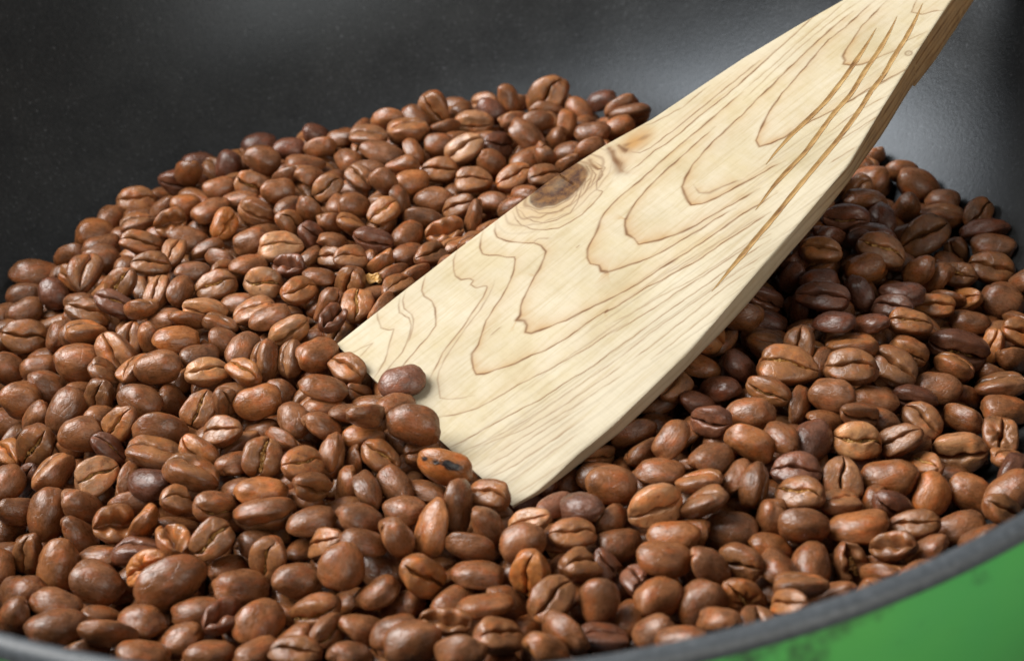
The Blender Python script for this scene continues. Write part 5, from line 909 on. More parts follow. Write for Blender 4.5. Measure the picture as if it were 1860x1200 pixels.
# ------------------------------------------------------------------ the beans below and between, too many to pick apart
FILL = [
(-100.6,0.8,14.7,0.68,-0.22,-0.40,0.57,8.8,6.7,4.3,'f'), (-74.6,-14.3,21.0,0.18,0.66,0.17,-0.71,9.0,6.3,4.5,'f'), (-103.4,-8.9,12.8,0.99,0.09,0.03,-0.04,8.8,6.6,4.5,'f'),
(-76.6,-24.9,21.4,0.18,0.76,0.61,0.09,9.2,6.5,3.9,'f'), (-66.7,-24.5,15.8,0.42,0.73,0.52,0.10,9.8,7.0,4.8,'f'), (-56.7,-17.3,21.2,0.92,0.05,0.39,-0.05,9.0,6.8,4.6,'f'),
(-99.6,-29.4,13.8,0.90,0.02,-0.43,0.06,9.0,6.9,4.3,'f'), (-89.8,-22.8,15.4,0.82,-0.15,0.28,0.47,9.1,6.8,3.7,'f'), (-54.3,-41.6,22.5,0.35,-0.60,0.22,0.69,9.6,5.4,3.8,'f'),
(-42.3,-36.6,20.2,0.84,-0.07,0.46,0.30,9.9,7.5,4.7,'f'), (-32.2,-45.8,22.2,0.97,-0.22,0.12,-0.01,9.9,7.0,4.1,'f'), (-82.7,-35.9,17.3,0.92,-0.07,0.24,0.29,8.8,6.8,4.9,'f'),
(-59.3,-47.6,18.1,0.91,-0.05,-0.37,-0.16,9.8,7.1,4.0,'f'), (-47.3,-44.5,16.5,0.95,-0.19,-0.14,-0.20,9.3,7.0,4.6,'f'), (-40.9,-54.6,21.5,0.52,0.78,-0.31,-0.17,9.0,6.4,3.4,'f'),
(-51.0,-51.5,18.6,0.21,0.88,0.42,0.06,9.8,7.0,4.1,'f'), (-50.5,-59.1,20.6,0.82,-0.24,0.12,0.50,9.7,7.3,4.5,'f'), (-105.3,-36.9,9.4,0.04,0.92,-0.40,-0.02,9.3,6.1,5.1,'of'),
(-99.3,-45.0,9.0,0.41,-0.77,-0.27,-0.41,9.9,5.5,3.8,'df'), (-74.0,-55.5,15.3,0.45,0.67,0.48,0.35,9.2,6.7,4.6,'f'), (-50.0,-67.0,20.4,0.93,-0.16,-0.24,-0.21,9.4,6.7,3.8,'f'),
(-35.8,-70.0,18.9,0.85,-0.35,0.10,-0.39,9.0,6.9,3.8,'f'), (-72.0,-62.6,14.9,0.47,0.88,0.08,-0.06,10.1,7.3,4.4,'f'), (-62.6,-69.6,13.9,0.92,-0.22,0.23,0.24,9.5,6.7,4.3,'f'),
(-51.0,-71.9,15.7,0.47,0.82,-0.33,0.05,9.6,7.1,3.4,'f'), (-101.0,-58.4,7.3,0.83,-0.12,0.33,0.42,9.7,7.0,5.3,'f'), (-77.2,-75.6,13.4,0.92,-0.27,-0.11,-0.27,10.0,7.3,4.3,'f'),
(-44.1,-80.6,18.0,0.98,-0.17,0.12,-0.06,8.9,6.6,4.9,'f'), (-35.7,-81.1,15.9,0.81,-0.29,0.05,0.51,9.7,7.1,4.7,'f'), (-94.2,-82.7,12.0,0.87,0.08,-0.49,0.02,9.6,6.8,4.2,'f'),
(-73.0,-93.6,15.1,0.81,-0.20,0.35,0.43,9.9,7.4,3.6,'f'), (-36.4,-106.4,17.6,0.95,-0.05,-0.30,-0.05,9.1,6.9,4.7,'f'), (-73.9,-103.3,16.7,0.44,0.76,0.44,-0.18,9.7,7.0,3.5,'f'),
(-96.9,-75.7,12.5,0.44,0.53,0.56,0.46,9.0,6.5,4.8,'f'), (-98.9,-67.4,9.6,0.93,-0.27,-0.09,-0.25,9.2,6.6,3.3,'f'), (-23.1,-44.6,21.3,0.90,-0.22,-0.13,-0.36,9.4,7.1,3.5,'f'),
(-25.9,-39.2,19.4,0.31,-0.77,-0.00,0.56,9.3,5.2,3.4,'f'), (-17.3,-50.3,24.6,0.91,-0.13,0.18,0.36,9.5,7.0,5.1,'f'), (-27.4,-50.3,23.9,0.86,-0.20,0.17,0.44,9.0,6.6,3.5,'f'),
(-17.6,-54.3,17.5,0.52,0.73,-0.40,-0.19,9.9,7.1,4.5,'f'), (-26.5,-60.9,19.3,0.78,0.10,-0.61,-0.01,9.2,6.7,3.3,'f'), (-11.9,-60.2,18.8,0.18,-0.95,-0.17,0.21,9.4,6.0,4.8,'f'),
(-27.6,-69.3,19.9,0.79,0.09,-0.61,0.01,9.7,7.4,3.8,'f'), (-11.0,-70.6,18.4,0.88,-0.30,0.04,-0.36,9.7,7.1,3.8,'f'), (13.1,-79.5,19.7,0.84,-0.32,0.02,0.44,9.2,6.4,4.8,'mf'),
(5.8,-108.5,18.1,0.84,-0.31,0.11,0.42,8.8,6.4,4.3,'f'), (-27.5,-94.0,13.8,0.90,-0.20,-0.28,-0.26,9.9,7.3,3.6,'of'), (32.8,-64.5,17.8,0.48,0.78,0.39,0.02,9.4,6.8,4.4,'f'),
(23.5,-62.1,16.7,0.58,-0.76,-0.09,0.28,9.0,5.0,4.4,'f'), (17.8,-65.9,14.2,0.95,-0.26,-0.06,0.15,8.9,6.7,4.3,'f'), (37.4,-52.8,15.7,0.93,-0.20,0.17,0.25,9.7,7.4,4.5,'f'),
(7.8,-72.9,14.1,0.37,0.84,0.28,-0.28,9.2,6.7,4.8,'df'), (11.0,-68.6,15.7,0.93,-0.20,-0.25,-0.19,9.5,7.0,4.8,'df'), (42.6,-59.9,18.6,0.75,-0.41,-0.21,0.47,9.2,6.9,4.2,'f'),
(46.0,-53.4,20.3,0.93,-0.12,0.30,0.15,9.6,6.7,4.5,'df'), (74.2,-43.2,19.0,0.59,0.65,0.36,0.32,9.4,6.8,4.8,'f'), (115.9,-32.9,12.6,0.09,-0.80,-0.33,-0.49,9.3,5.2,3.7,'of'),
(122.4,-30.4,13.1,0.29,-0.93,0.11,0.18,9.1,6.3,5.1,'of'), (113.5,-37.8,8.6,0.39,0.75,-0.54,0.07,9.7,7.4,4.2,'f'), (105.7,-44.9,8.7,0.27,0.82,0.21,-0.46,8.9,6.3,4.7,'f'),
(82.3,-60.3,18.2,0.84,-0.24,-0.01,-0.48,9.2,7.0,4.5,'f'), (70.7,-61.3,20.2,0.95,-0.16,0.22,0.16,8.8,6.3,3.3,'f'), (40.7,-70.0,18.0,0.37,0.79,-0.43,0.23,9.6,6.8,3.5,'f'),
(103.7,-79.4,17.2,0.42,-0.73,-0.50,-0.19,9.1,6.6,5.0,'df'), (106.1,-72.1,14.3,0.16,0.96,0.13,-0.17,9.0,6.5,3.8,'f'), (87.2,-66.9,14.4,0.51,0.83,0.21,0.06,9.8,7.3,4.4,'f'),
(74.4,-83.0,15.9,0.76,-0.06,-0.61,-0.20,9.0,6.8,4.2,'f'), (38.0,-89.1,18.4,0.90,0.06,-0.39,-0.20,9.2,7.1,4.8,'of'), (70.7,-90.4,12.7,0.39,0.75,-0.47,0.26,8.9,6.4,3.6,'f'),
(72.1,-96.8,14.0,0.39,0.75,-0.47,0.26,8.9,6.4,3.2,'f'), (71.4,-103.5,18.4,0.43,0.73,-0.51,0.15,9.6,6.9,3.5,'f'), (90.2,-97.8,19.8,0.80,-0.19,-0.38,-0.42,9.2,6.9,3.3,'f'),
(50.2,-101.6,15.1,0.64,-0.49,-0.34,0.49,9.2,6.9,4.0,'f'), (61.4,-106.5,18.1,0.83,-0.22,-0.33,-0.40,9.5,7.2,3.4,'f'), (36.6,-97.0,18.4,0.62,0.49,0.43,0.43,9.2,7.0,4.0,'f'),
(31.3,-122.2,27.8,0.84,-0.28,-0.21,-0.42,9.8,7.0,3.8,'f'), (111.5,55.6,11.4,0.26,0.80,-0.40,0.35,9.0,6.5,4.5,'f'), (117.1,45.2,12.4,0.51,0.85,-0.09,-0.13,9.6,7.0,4.8,'f'),
(123.2,28.4,13.3,0.93,0.00,-0.16,-0.33,9.4,7.1,5.0,'f'), (97.1,2.0,20.9,0.01,1.00,-0.09,-0.02,12.5,9.0,5.2,'df'), (87.6,5.1,20.6,0.27,0.89,0.27,-0.23,9.4,6.8,4.6,'df'),
(121.3,8.9,9.9,0.71,-0.49,0.47,0.18,9.2,6.5,4.6,'f'), (80.3,-15.0,22.1,1.00,-0.02,0.03,-0.04,9.5,6.9,5.1,'df'), (115.7,-15.7,13.4,0.21,-0.80,0.26,-0.50,9.7,5.5,4.5,'of'),
(110.7,-15.2,13.9,0.38,0.77,-0.51,0.06,8.9,6.8,3.2,'f'), (129.0,-13.2,15.8,0.80,-0.12,-0.35,-0.46,10.0,7.2,4.5,'f'), (66.1,-22.6,18.3,0.97,-0.17,0.13,-0.12,11.0,8.4,4.0,'df'),
(74.6,-19.1,17.8,0.75,0.02,-0.64,-0.16,9.2,7.0,4.3,'df'), (73.8,-28.3,19.0,0.84,-0.16,-0.26,-0.45,9.9,7.1,3.6,'f'), (78.4,-1.8,19.0,0.45,0.83,0.34,0.05,9.3,6.5,3.9,'df'),
(109.5,-9.3,15.9,0.80,-0.06,-0.48,-0.36,9.8,7.3,5.2,'f'), (124.4,-24.8,12.9,0.52,-0.63,0.16,-0.55,9.3,5.2,3.4,'f'), (14.6,90.2,21.4,0.77,0.33,0.47,-0.27,9.2,6.8,4.8,'f'),
(34.4,85.9,18.3,0.87,0.22,0.25,-0.35,9.3,7.1,5.2,'f'), (41.9,96.2,15.3,0.98,-0.11,-0.17,-0.09,9.7,7.0,5.2,'df'), (45.9,81.0,20.5,0.37,0.92,0.05,0.13,10.2,7.4,5.1,'f'),
(9.1,85.9,20.3,0.84,0.44,0.10,-0.29,9.4,7.0,4.9,'df'), (0.5,90.8,18.9,0.88,-0.19,-0.05,0.44,9.3,6.9,4.8,'f'), (-12.1,82.3,22.3,0.81,-0.27,0.29,-0.43,9.4,7.3,5.1,'f'),
(-20.5,83.4,21.2,0.49,0.87,-0.06,-0.04,10.2,7.5,5.2,'f'), (-4.2,76.3,21.2,0.32,0.87,0.38,-0.09,9.6,6.9,4.2,'f'), (-13.1,62.7,22.1,0.73,-0.29,0.46,-0.41,9.1,6.9,4.5,'f'),
(-8.5,69.7,17.8,0.46,0.68,0.42,0.38,8.9,6.5,4.6,'f'), (-0.5,72.0,20.1,0.91,-0.10,0.18,0.36,9.9,7.3,3.8,'f'), (15.3,76.5,21.4,0.34,0.89,0.28,-0.03,9.4,6.7,4.9,'f'),
(21.4,72.1,22.7,0.47,0.87,0.08,-0.08,9.2,6.6,4.9,'f'), (29.8,71.5,20.9,0.50,0.66,0.25,0.50,9.6,7.3,4.9,'of'), (34.3,77.5,18.0,0.85,-0.24,-0.12,0.44,9.7,7.1,4.6,'f'),
(43.7,66.1,21.6,0.67,0.70,-0.11,0.24,9.0,6.4,4.9,'of'), (34.3,52.2,23.7,0.47,0.88,0.04,0.09,8.9,6.4,4.9,'f'), (28.3,57.4,20.6,0.95,-0.02,-0.24,-0.20,9.4,6.9,4.8,'f'),
(25.4,65.3,20.1,0.86,0.07,-0.48,-0.18,9.3,6.8,5.0,'f'), (22.3,50.0,23.5,0.08,0.81,0.26,-0.52,9.9,7.5,4.8,'f'), (17.4,55.2,20.8,0.97,-0.14,-0.19,0.10,11.1,8.4,5.6,'f'),
(21.1,41.4,22.7,0.25,-0.94,-0.19,0.13,9.5,7.0,5.0,'f'), (27.8,46.1,23.2,0.21,0.84,-0.38,0.33,8.9,6.4,4.4,'f'), (-16.1,52.7,23.5,0.85,-0.52,0.00,-0.03,8.9,6.6,4.8,'f'),
(7.0,35.5,20.2,0.96,0.20,-0.05,-0.18,9.0,6.4,4.9,'f'), (-1.6,32.5,21.2,0.29,-0.91,0.09,-0.28,10.0,6.0,5.1,'f'), (1.6,26.0,21.9,0.82,0.06,-0.57,-0.05,9.7,7.4,3.8,'f'),
(15.7,36.0,21.9,0.89,-0.15,-0.12,-0.40,9.1,6.6,3.9,'f'), (12.2,28.5,23.0,0.89,-0.08,-0.28,-0.35,9.6,6.8,4.2,'f'), (-16.8,36.7,21.9,0.76,-0.10,0.61,-0.20,9.2,7.0,4.7,'f'),
(-25.5,55.4,22.2,0.97,-0.14,-0.03,-0.20,9.1,6.5,4.4,'f'), (-31.0,62.9,21.2,0.94,-0.03,0.02,-0.35,9.6,7.1,5.3,'f'), (-29.2,26.5,22.4,0.02,0.91,0.24,-0.35,9.8,7.3,4.1,'f'),
(-14.7,13.2,20.8,0.94,0.05,0.10,0.33,9.4,6.7,4.7,'f'), (-2.9,16.4,19.8,0.15,0.88,0.45,-0.06,9.4,6.8,4.0,'f'), (-21.2,7.9,22.5,0.18,0.85,-0.30,0.39,9.2,7.1,4.3,'f'),
(-18.6,4.9,20.6,0.38,0.81,0.44,-0.03,9.5,6.7,4.3,'f'), (-13.5,2.4,21.6,0.38,0.81,0.44,-0.04,9.1,6.8,3.9,'f'), (-17.1,-5.4,24.1,0.13,-0.87,-0.44,0.20,10.0,5.6,4.6,'f'),
(-22.9,-1.2,20.0,0.87,-0.19,0.11,0.45,9.9,7.1,3.6,'f'), (-20.5,-14.1,24.3,0.46,0.72,0.48,0.20,9.8,7.2,3.9,'f'), (-25.3,13.8,18.6,0.84,0.08,-0.51,-0.15,9.7,6.9,4.0,'f'),
(-33.8,77.7,20.3,0.97,-0.13,-0.04,-0.22,8.9,6.7,4.5,'f'), (-30.9,24.9,17.2,0.88,-0.12,0.21,0.40,9.2,7.0,3.4,'f'), (-77.2,87.3,11.1,0.96,0.26,0.06,-0.00,10.0,7.3,5.1,'df'),
(-65.5,70.6,18.0,0.73,0.57,-0.17,0.33,8.8,7.3,4.8,'df'), (-60.2,95.2,11.5,1.00,0.03,-0.04,0.01,10.2,7.8,5.4,'df'), (-48.1,71.9,21.3,0.91,0.39,0.04,0.14,9.2,6.6,4.6,'df'),
(-41.2,82.1,19.5,0.88,0.31,0.35,0.05,8.8,6.7,4.6,'df'), (-79.1,73.0,13.1,0.69,-0.71,0.04,0.18,13.6,7.6,6.2,'df'), (-65.8,54.0,21.2,0.99,0.04,0.01,0.10,8.9,6.8,4.9,'f'),
(-74.0,48.9,19.8,0.95,0.05,0.13,0.27,9.1,6.5,4.9,'of'), (-42.6,60.5,22.7,0.98,-0.13,0.13,0.08,11.2,8.5,4.1,'f'), (-39.0,68.4,22.4,0.36,0.93,-0.02,0.00,9.5,7.1,4.9,'f'),
(-40.6,50.1,24.7,0.92,-0.10,0.21,0.31,9.6,7.2,4.8,'f'), (-47.0,55.0,22.1,0.24,0.88,-0.32,0.23,9.8,7.2,4.4,'f'), (-97.8,59.7,10.4,0.61,0.51,0.30,0.53,9.9,7.4,5.4,'f'),
(-45.6,37.8,22.9,0.87,-0.19,-0.04,0.45,9.0,6.3,4.5,'f'), (-45.2,29.8,22.4,0.34,-0.76,-0.02,0.55,9.9,6.3,5.1,'f'), (-34.3,29.9,21.3,0.34,0.83,0.39,-0.24,9.0,6.3,4.6,'f'),
(-33.7,37.7,21.8,0.73,-0.29,-0.33,0.53,9.1,6.9,4.6,'f'), (-39.5,25.4,20.8,0.31,-0.81,0.05,0.49,9.3,6.3,4.7,'df'), (-33.4,19.5,22.9,0.87,-0.12,0.22,0.42,9.8,7.4,3.8,'f'),
(-73.7,21.2,21.6,0.10,-0.80,-0.59,0.03,9.9,5.8,5.1,'f'), (-66.3,24.8,19.6,0.83,-0.52,-0.17,0.10,9.6,7.0,4.1,'f'), (-61.5,19.4,19.9,0.45,0.84,-0.30,-0.11,9.8,7.0,4.4,'f'),
(-105.7,42.0,10.6,0.47,0.88,-0.10,0.04,9.9,7.1,5.5,'f'), (-100.4,24.8,14.9,0.56,-0.78,0.30,-0.04,9.3,6.6,5.1,'f'), (-115.3,27.8,9.8,0.98,-0.15,-0.07,-0.07,9.7,7.1,5.2,'f'),
(-119.1,20.7,8.8,0.84,-0.13,0.12,0.51,9.5,6.7,5.0,'f'), (-74.7,3.0,22.6,0.09,-0.76,-0.63,-0.15,9.3,5.6,4.9,'f'), (-67.3,10.5,23.2,0.94,-0.15,0.12,0.29,8.8,6.5,4.6,'f'),
(-59.8,11.9,21.3,0.23,-0.85,-0.29,0.38,9.8,5.5,4.4,'f'), (-54.0,11.4,23.1,0.87,-0.18,0.06,0.46,9.9,7.6,4.4,'f'), (-39.8,17.3,19.1,0.69,-0.51,-0.26,0.43,9.5,7.1,4.4,'f'),
(-36.2,5.7,21.6,0.98,-0.18,0.04,-0.11,9.0,6.9,4.0,'f'), (-33.0,14.0,20.8,0.24,-0.93,0.20,-0.21,9.7,5.7,5.1,'f'), (-31.9,8.3,17.8,0.27,0.87,-0.33,0.25,9.7,6.9,4.0,'f'),
(-55.4,-0.8,20.2,0.94,-0.15,-0.10,-0.28,9.6,7.2,4.9,'f'), (-33.9,-6.0,21.0,0.62,-0.66,-0.42,-0.05,9.0,5.8,5.0,'f'), (-95.9,9.2,18.6,0.94,-0.21,-0.04,-0.28,9.0,6.5,3.4,'f'),
(-72.1,-6.0,21.3,0.95,-0.15,-0.15,-0.24,9.5,7.0,4.2,'f'), (-66.0,-10.2,23.2,0.34,0.83,0.36,-0.24,9.5,7.2,3.5,'f'), (-58.4,-11.3,21.7,0.18,0.96,-0.08,-0.20,8.9,6.7,4.1,'f'),
(-82.5,56.0,15.5,0.92,0.02,-0.35,-0.17,8.9,6.7,3.7,'f'), (-92.6,48.8,12.2,0.83,-0.16,0.09,0.53,9.8,7.5,4.4,'f'), (-59.7,47.2,21.1,0.96,-0.13,-0.09,-0.22,9.9,7.0,3.6,'f'),
(-86.0,76.2,7.9,0.89,-0.11,0.20,0.40,9.1,6.6,3.8,'f'), (-114.8,-15.8,6.1,0.85,0.14,-0.41,0.30,9.6,7.0,5.2,''), (-111.5,-3.3,4.8,0.14,-0.30,-0.75,-0.57,9.5,7.1,5.0,''),
(-112.5,5.6,5.0,0.69,0.12,-0.10,-0.70,11.3,8.6,5.7,''), (-117.1,8.7,9.1,0.04,-0.95,-0.28,-0.13,11.8,8.8,5.9,''), (-111.1,25.9,5.4,0.64,0.27,-0.03,-0.72,11.1,8.2,5.7,''),
(-112.7,-38.0,7.9,0.05,-0.83,-0.49,0.27,10.1,7.1,5.5,''), (-105.0,-28.9,6.2,0.22,-0.80,-0.56,-0.03,10.8,7.6,5.5,''), (-109.5,-21.4,5.5,0.85,0.51,0.12,0.03,11.4,8.7,5.9,''),
(-106.5,-11.1,7.9,0.44,0.09,-0.30,-0.84,10.7,7.9,5.5,''), (-102.4,-2.1,8.8,0.98,-0.00,0.10,-0.18,11.6,8.2,6.0,''), (-103.6,10.1,8.2,0.11,-0.99,0.08,-0.05,11.8,8.6,6.5,''),
(-106.6,17.2,6.4,0.16,-0.95,0.28,-0.02,9.5,6.7,5.3,''), (-104.7,25.7,9.1,0.20,-0.42,0.68,-0.57,11.4,8.3,5.7,''), (-104.9,32.7,10.8,0.53,-0.19,-0.39,-0.73,9.5,6.8,5.2,''),
(-104.8,38.7,4.9,0.19,-0.14,-0.97,-0.12,11.0,8.3,6.0,''), (-104.3,-72.1,13.6,0.23,0.47,-0.85,0.05,10.7,7.7,5.4,''), (-94.2,-63.4,5.1,0.20,-0.47,-0.86,-0.06,9.8,7.4,5.4,''),
(-95.7,-51.7,4.1,0.56,0.35,-0.09,0.74,10.9,8.0,6.0,''), (-99.9,-39.9,3.6,0.92,-0.01,0.27,-0.28,11.0,8.0,5.6,''), (-97.7,-35.1,7.3,0.27,0.20,0.34,0.88,10.5,8.0,5.6,''),
(-96.4,-28.2,10.3,0.89,0.18,-0.17,-0.38,11.1,8.0,5.6,''), (-100.6,-19.3,8.1,0.10,0.94,0.23,-0.23,9.8,7.5,5.0,''), (-95.5,-7.6,11.6,0.09,-0.72,-0.64,0.23,10.1,7.5,5.2,''),
(-95.6,-2.1,15.5,0.48,0.49,-0.70,-0.18,9.6,7.2,5.2,''), (-95.6,8.3,14.7,0.21,0.04,-0.18,-0.96,10.2,7.2,5.2,''), (-97.3,16.8,11.4,0.06,0.77,-0.63,0.09,10.8,7.8,5.7,''),
(-93.0,23.6,10.4,0.43,0.06,-0.46,0.77,10.3,7.2,5.7,''), (-94.8,30.8,8.3,0.94,0.13,0.03,0.33,11.1,7.9,6.2,''), (-96.6,38.3,8.9,0.96,0.14,0.19,0.11,10.9,8.3,5.9,''),
(-90.1,-80.3,8.5,0.12,0.85,0.49,-0.13,9.5,6.7,4.8,''), (-90.4,-71.8,6.1,0.79,0.39,-0.09,-0.46,10.5,7.7,5.6,''), (-87.6,-52.7,8.7,0.30,-0.38,-0.07,-0.87,9.4,6.7,5.0,''),
(-89.1,-45.0,9.5,0.67,0.08,-0.25,-0.69,9.6,6.7,5.0,''), (-89.4,-38.4,11.4,0.16,0.80,-0.48,0.33,11.5,8.2,6.0,''), (-87.1,-30.2,11.1,0.11,0.52,-0.81,0.26,11.6,8.5,5.8,''),
(-87.6,-12.9,13.4,0.11,0.13,0.96,-0.22,9.4,6.7,4.8,''), (-89.6,-7.4,15.3,0.96,-0.09,0.07,0.26,10.3,7.2,5.5,''), (-86.1,5.3,13.5,0.12,0.62,-0.72,-0.30,11.1,8.3,6.0,''),
(-89.0,14.5,17.0,0.01,0.93,-0.18,0.31,11.7,8.2,6.1,''), (-87.5,23.8,17.0,0.68,0.28,-0.46,-0.49,10.6,7.4,5.4,''), (-87.8,32.8,12.7,0.02,0.28,0.95,0.15,10.1,7.6,5.5,''),
(-88.1,42.0,9.0,0.80,-0.08,0.23,-0.54,10.5,7.9,5.5,''), (-90.1,53.3,6.8,0.95,0.06,-0.19,-0.25,11.8,8.6,6.5,''), (-90.2,60.1,10.5,0.32,-0.01,-0.03,-0.95,9.4,7.2,5.0,''),
(-90.2,63.4,4.4,0.15,0.24,-0.96,-0.09,11.4,8.6,5.8,''), (-82.0,-91.5,12.9,0.78,-0.06,0.08,-0.61,11.0,8.1,6.0,''), (-83.1,-79.5,7.2,0.22,0.76,-0.57,-0.22,11.4,8.8,6.1,''),
(-78.6,-72.4,8.0,0.16,-0.94,0.27,-0.15,9.5,6.7,5.0,''), (-86.5,-59.6,9.2,0.95,0.30,-0.05,-0.07,10.4,7.3,5.3,''), (-82.5,-53.0,11.1,0.89,-0.12,0.32,-0.30,10.9,7.8,6.0,''),
(-81.8,-43.8,11.9,0.32,-0.58,0.75,-0.00,11.4,8.6,6.3,''), (-80.5,-34.0,10.6,0.88,-0.24,0.18,0.37,9.5,7.2,5.3,''), (-76.4,-27.7,16.6,0.00,-0.14,0.35,-0.93,9.4,7.2,4.9,''),
(-80.0,-10.6,18.8,0.30,-0.55,0.72,0.31,9.6,7.0,5.1,''), (-80.6,-3.1,15.0,0.06,-0.35,-0.93,-0.03,11.7,8.7,6.5,''), (-79.1,4.8,16.9,0.18,-0.01,0.53,0.83,9.9,7.6,5.2,''),
(-80.0,14.1,16.3,0.02,0.74,-0.66,-0.10,11.8,8.7,6.0,''), (-79.3,21.7,19.2,0.49,-0.29,-0.05,-0.82,9.7,6.9,4.9,''), (-81.4,32.4,15.4,0.27,0.40,-0.83,-0.27,10.8,8.2,5.9,''),
(-80.3,41.1,15.2,0.06,-0.07,0.41,0.91,9.8,7.3,5.3,''), (-83.4,48.8,12.2,0.09,-1.00,0.01,-0.00,9.6,7.2,5.0,''), (-79.7,54.7,10.3,0.26,-0.92,0.28,0.00,11.2,8.2,5.7,''),
(-82.2,67.1,6.9,0.75,0.28,0.28,0.53,11.6,8.8,5.8,''), (-77.1,75.2,5.5,0.86,-0.36,0.10,-0.35,9.7,7.0,5.1,''), (-80.8,84.6,7.0,0.48,0.69,0.48,0.27,10.8,7.6,5.9,''),
(-75.3,-98.4,12.0,0.66,-0.25,0.36,-0.60,9.3,6.6,4.7,''), (-66.5,-87.1,9.8,0.89,0.15,0.14,0.41,10.0,7.5,5.4,''), (-71.2,-80.7,9.9,0.86,0.42,-0.11,0.25,10.2,7.5,5.3,''),
(-69.0,-72.6,10.9,0.26,0.05,-0.26,-0.93,10.5,8.1,5.7,''), (-72.5,-65.7,10.1,0.23,0.09,-0.20,-0.95,11.2,8.1,5.7,''), (-68.8,-57.5,11.7,0.46,-0.80,0.03,-0.37,11.7,8.2,5.9,''),
(-73.4,-46.9,13.3,0.58,-0.22,0.48,0.62,10.1,7.2,5.1,''), (-72.5,-39.3,13.7,0.00,0.90,0.42,-0.13,11.7,9.0,6.3,''), (-72.6,-17.4,13.8,0.09,0.89,-0.45,0.01,11.3,8.1,5.8,''),
(-71.4,-8.6,16.0,0.71,-0.68,-0.13,0.10,11.4,8.4,6.1,''), (-72.7,-0.8,16.9,0.11,-0.03,-0.97,-0.21,9.4,6.7,4.8,''), (-69.2,7.1,14.6,0.10,-0.36,0.87,-0.32,11.7,8.4,6.1,''),
(-71.4,15.4,17.4,0.69,-0.15,-0.10,0.70,11.7,8.5,6.5,''), (-68.6,21.1,11.2,0.02,-0.83,-0.19,-0.53,11.8,8.6,6.3,''), (-72.6,29.3,14.8,0.12,-0.97,0.18,0.06,11.1,8.1,6.2,''),
(-71.5,41.7,14.9,0.74,-0.31,-0.43,0.41,11.0,7.9,5.8,''), (-74.8,49.5,13.9,0.35,-0.69,-0.61,0.16,11.5,8.3,6.4,''), (-73.5,60.4,13.6,0.16,0.10,0.07,0.98,11.7,8.8,6.5,''),
(-71.6,68.4,11.7,0.04,-0.09,0.97,-0.22,10.6,8.1,5.6,''), (-71.3,80.4,10.7,0.27,-0.21,-0.94,-0.06,10.4,7.6,5.8,''), (-66.3,-109.1,14.8,0.45,-0.09,-0.29,0.84,11.5,8.3,6.4,''),
(-63.7,-95.8,12.5,0.27,0.25,0.93,-0.09,9.7,7.0,5.1,''), (-60.7,-86.8,12.3,0.04,-0.19,-0.29,-0.94,9.9,7.2,5.0,''), (-61.4,-80.9,13.3,0.88,-0.18,-0.29,-0.34,10.5,7.5,5.8,''),
(-62.2,-64.9,12.8,0.05,0.07,0.70,0.70,10.7,7.7,5.5,''), (-60.2,-59.1,14.5,0.85,0.01,0.23,-0.48,9.3,7.1,5.1,''), (-58.7,-53.0,13.0,0.08,-0.86,-0.32,-0.38,10.9,8.0,5.5,''),
(-65.9,-44.9,12.3,0.77,-0.18,0.16,0.60,11.7,8.5,6.2,''), (-61.2,-37.7,14.5,0.38,-0.10,-0.29,0.87,11.0,7.8,5.7,''), (-59.9,-27.3,16.1,0.07,-0.38,0.91,-0.16,10.4,7.3,5.5,''),
(-62.0,-17.5,17.1,0.29,0.50,0.76,0.30,9.4,7.0,5.1,''), (-61.1,-11.2,14.5,0.23,-0.97,0.04,-0.01,11.7,8.8,6.0,''), (-62.0,-3.0,15.6,0.21,-0.15,-0.19,0.95,11.6,8.7,6.1,''),
(-60.6,3.5,15.2,0.37,-0.89,0.27,-0.07,9.9,7.4,5.1,''), (-62.5,14.4,15.9,0.90,0.12,0.00,-0.43,10.7,7.9,5.5,''), (-60.6,21.9,14.1,0.45,0.03,0.14,0.88,10.3,7.3,5.6,''),
(-62.6,31.2,15.3,0.01,0.26,0.93,0.26,10.9,8.3,5.6,''), (-62.0,38.7,16.7,0.21,-0.97,0.04,-0.08,11.6,8.7,6.3,''), (-64.9,46.9,16.5,0.17,0.27,0.35,0.88,9.9,7.6,5.4,''),
(-64.1,54.9,15.7,0.99,-0.08,0.08,0.06,11.3,8.0,6.2,''), (-62.8,64.6,14.7,0.10,0.47,-0.88,-0.06,11.5,8.1,6.0,''), (-62.2,78.3,14.7,0.63,-0.05,-0.07,-0.77,11.0,8.0,5.8,''),
(-61.7,82.0,8.9,0.10,0.50,0.85,-0.10,11.0,8.1,5.7,''), (-65.8,92.6,6.8,0.18,-0.49,-0.85,0.07,10.8,8.3,5.9,''), (-52.9,-105.7,13.9,0.86,-0.16,0.14,0.47,10.9,7.6,5.6,''),
(-54.8,-98.1,12.4,0.08,-0.10,0.22,-0.97,9.4,6.6,5.2,''), (-49.9,-89.5,12.5,0.41,0.77,0.49,-0.07,11.4,8.5,6.0,''), (-54.3,-77.0,13.3,0.06,-0.73,-0.68,0.08,9.8,7.2,5.4,''),
(-51.6,-66.2,12.8,0.19,-0.20,-0.44,0.86,11.2,8.4,6.0,''), (-51.7,-59.1,13.8,0.01,-0.21,-0.94,0.28,9.9,7.1,5.4,''), (-51.3,-51.9,14.1,0.52,-0.14,0.14,0.83,9.2,6.6,5.1,''),
(-55.4,-45.7,15.6,0.26,0.02,0.88,0.39,9.2,7.1,5.1,''), (-53.5,-35.7,18.5,0.06,0.11,-0.98,-0.15,10.3,7.3,5.4,''), (-50.4,-25.2,13.4,0.85,0.42,-0.27,0.15,10.2,7.5,5.2,''),
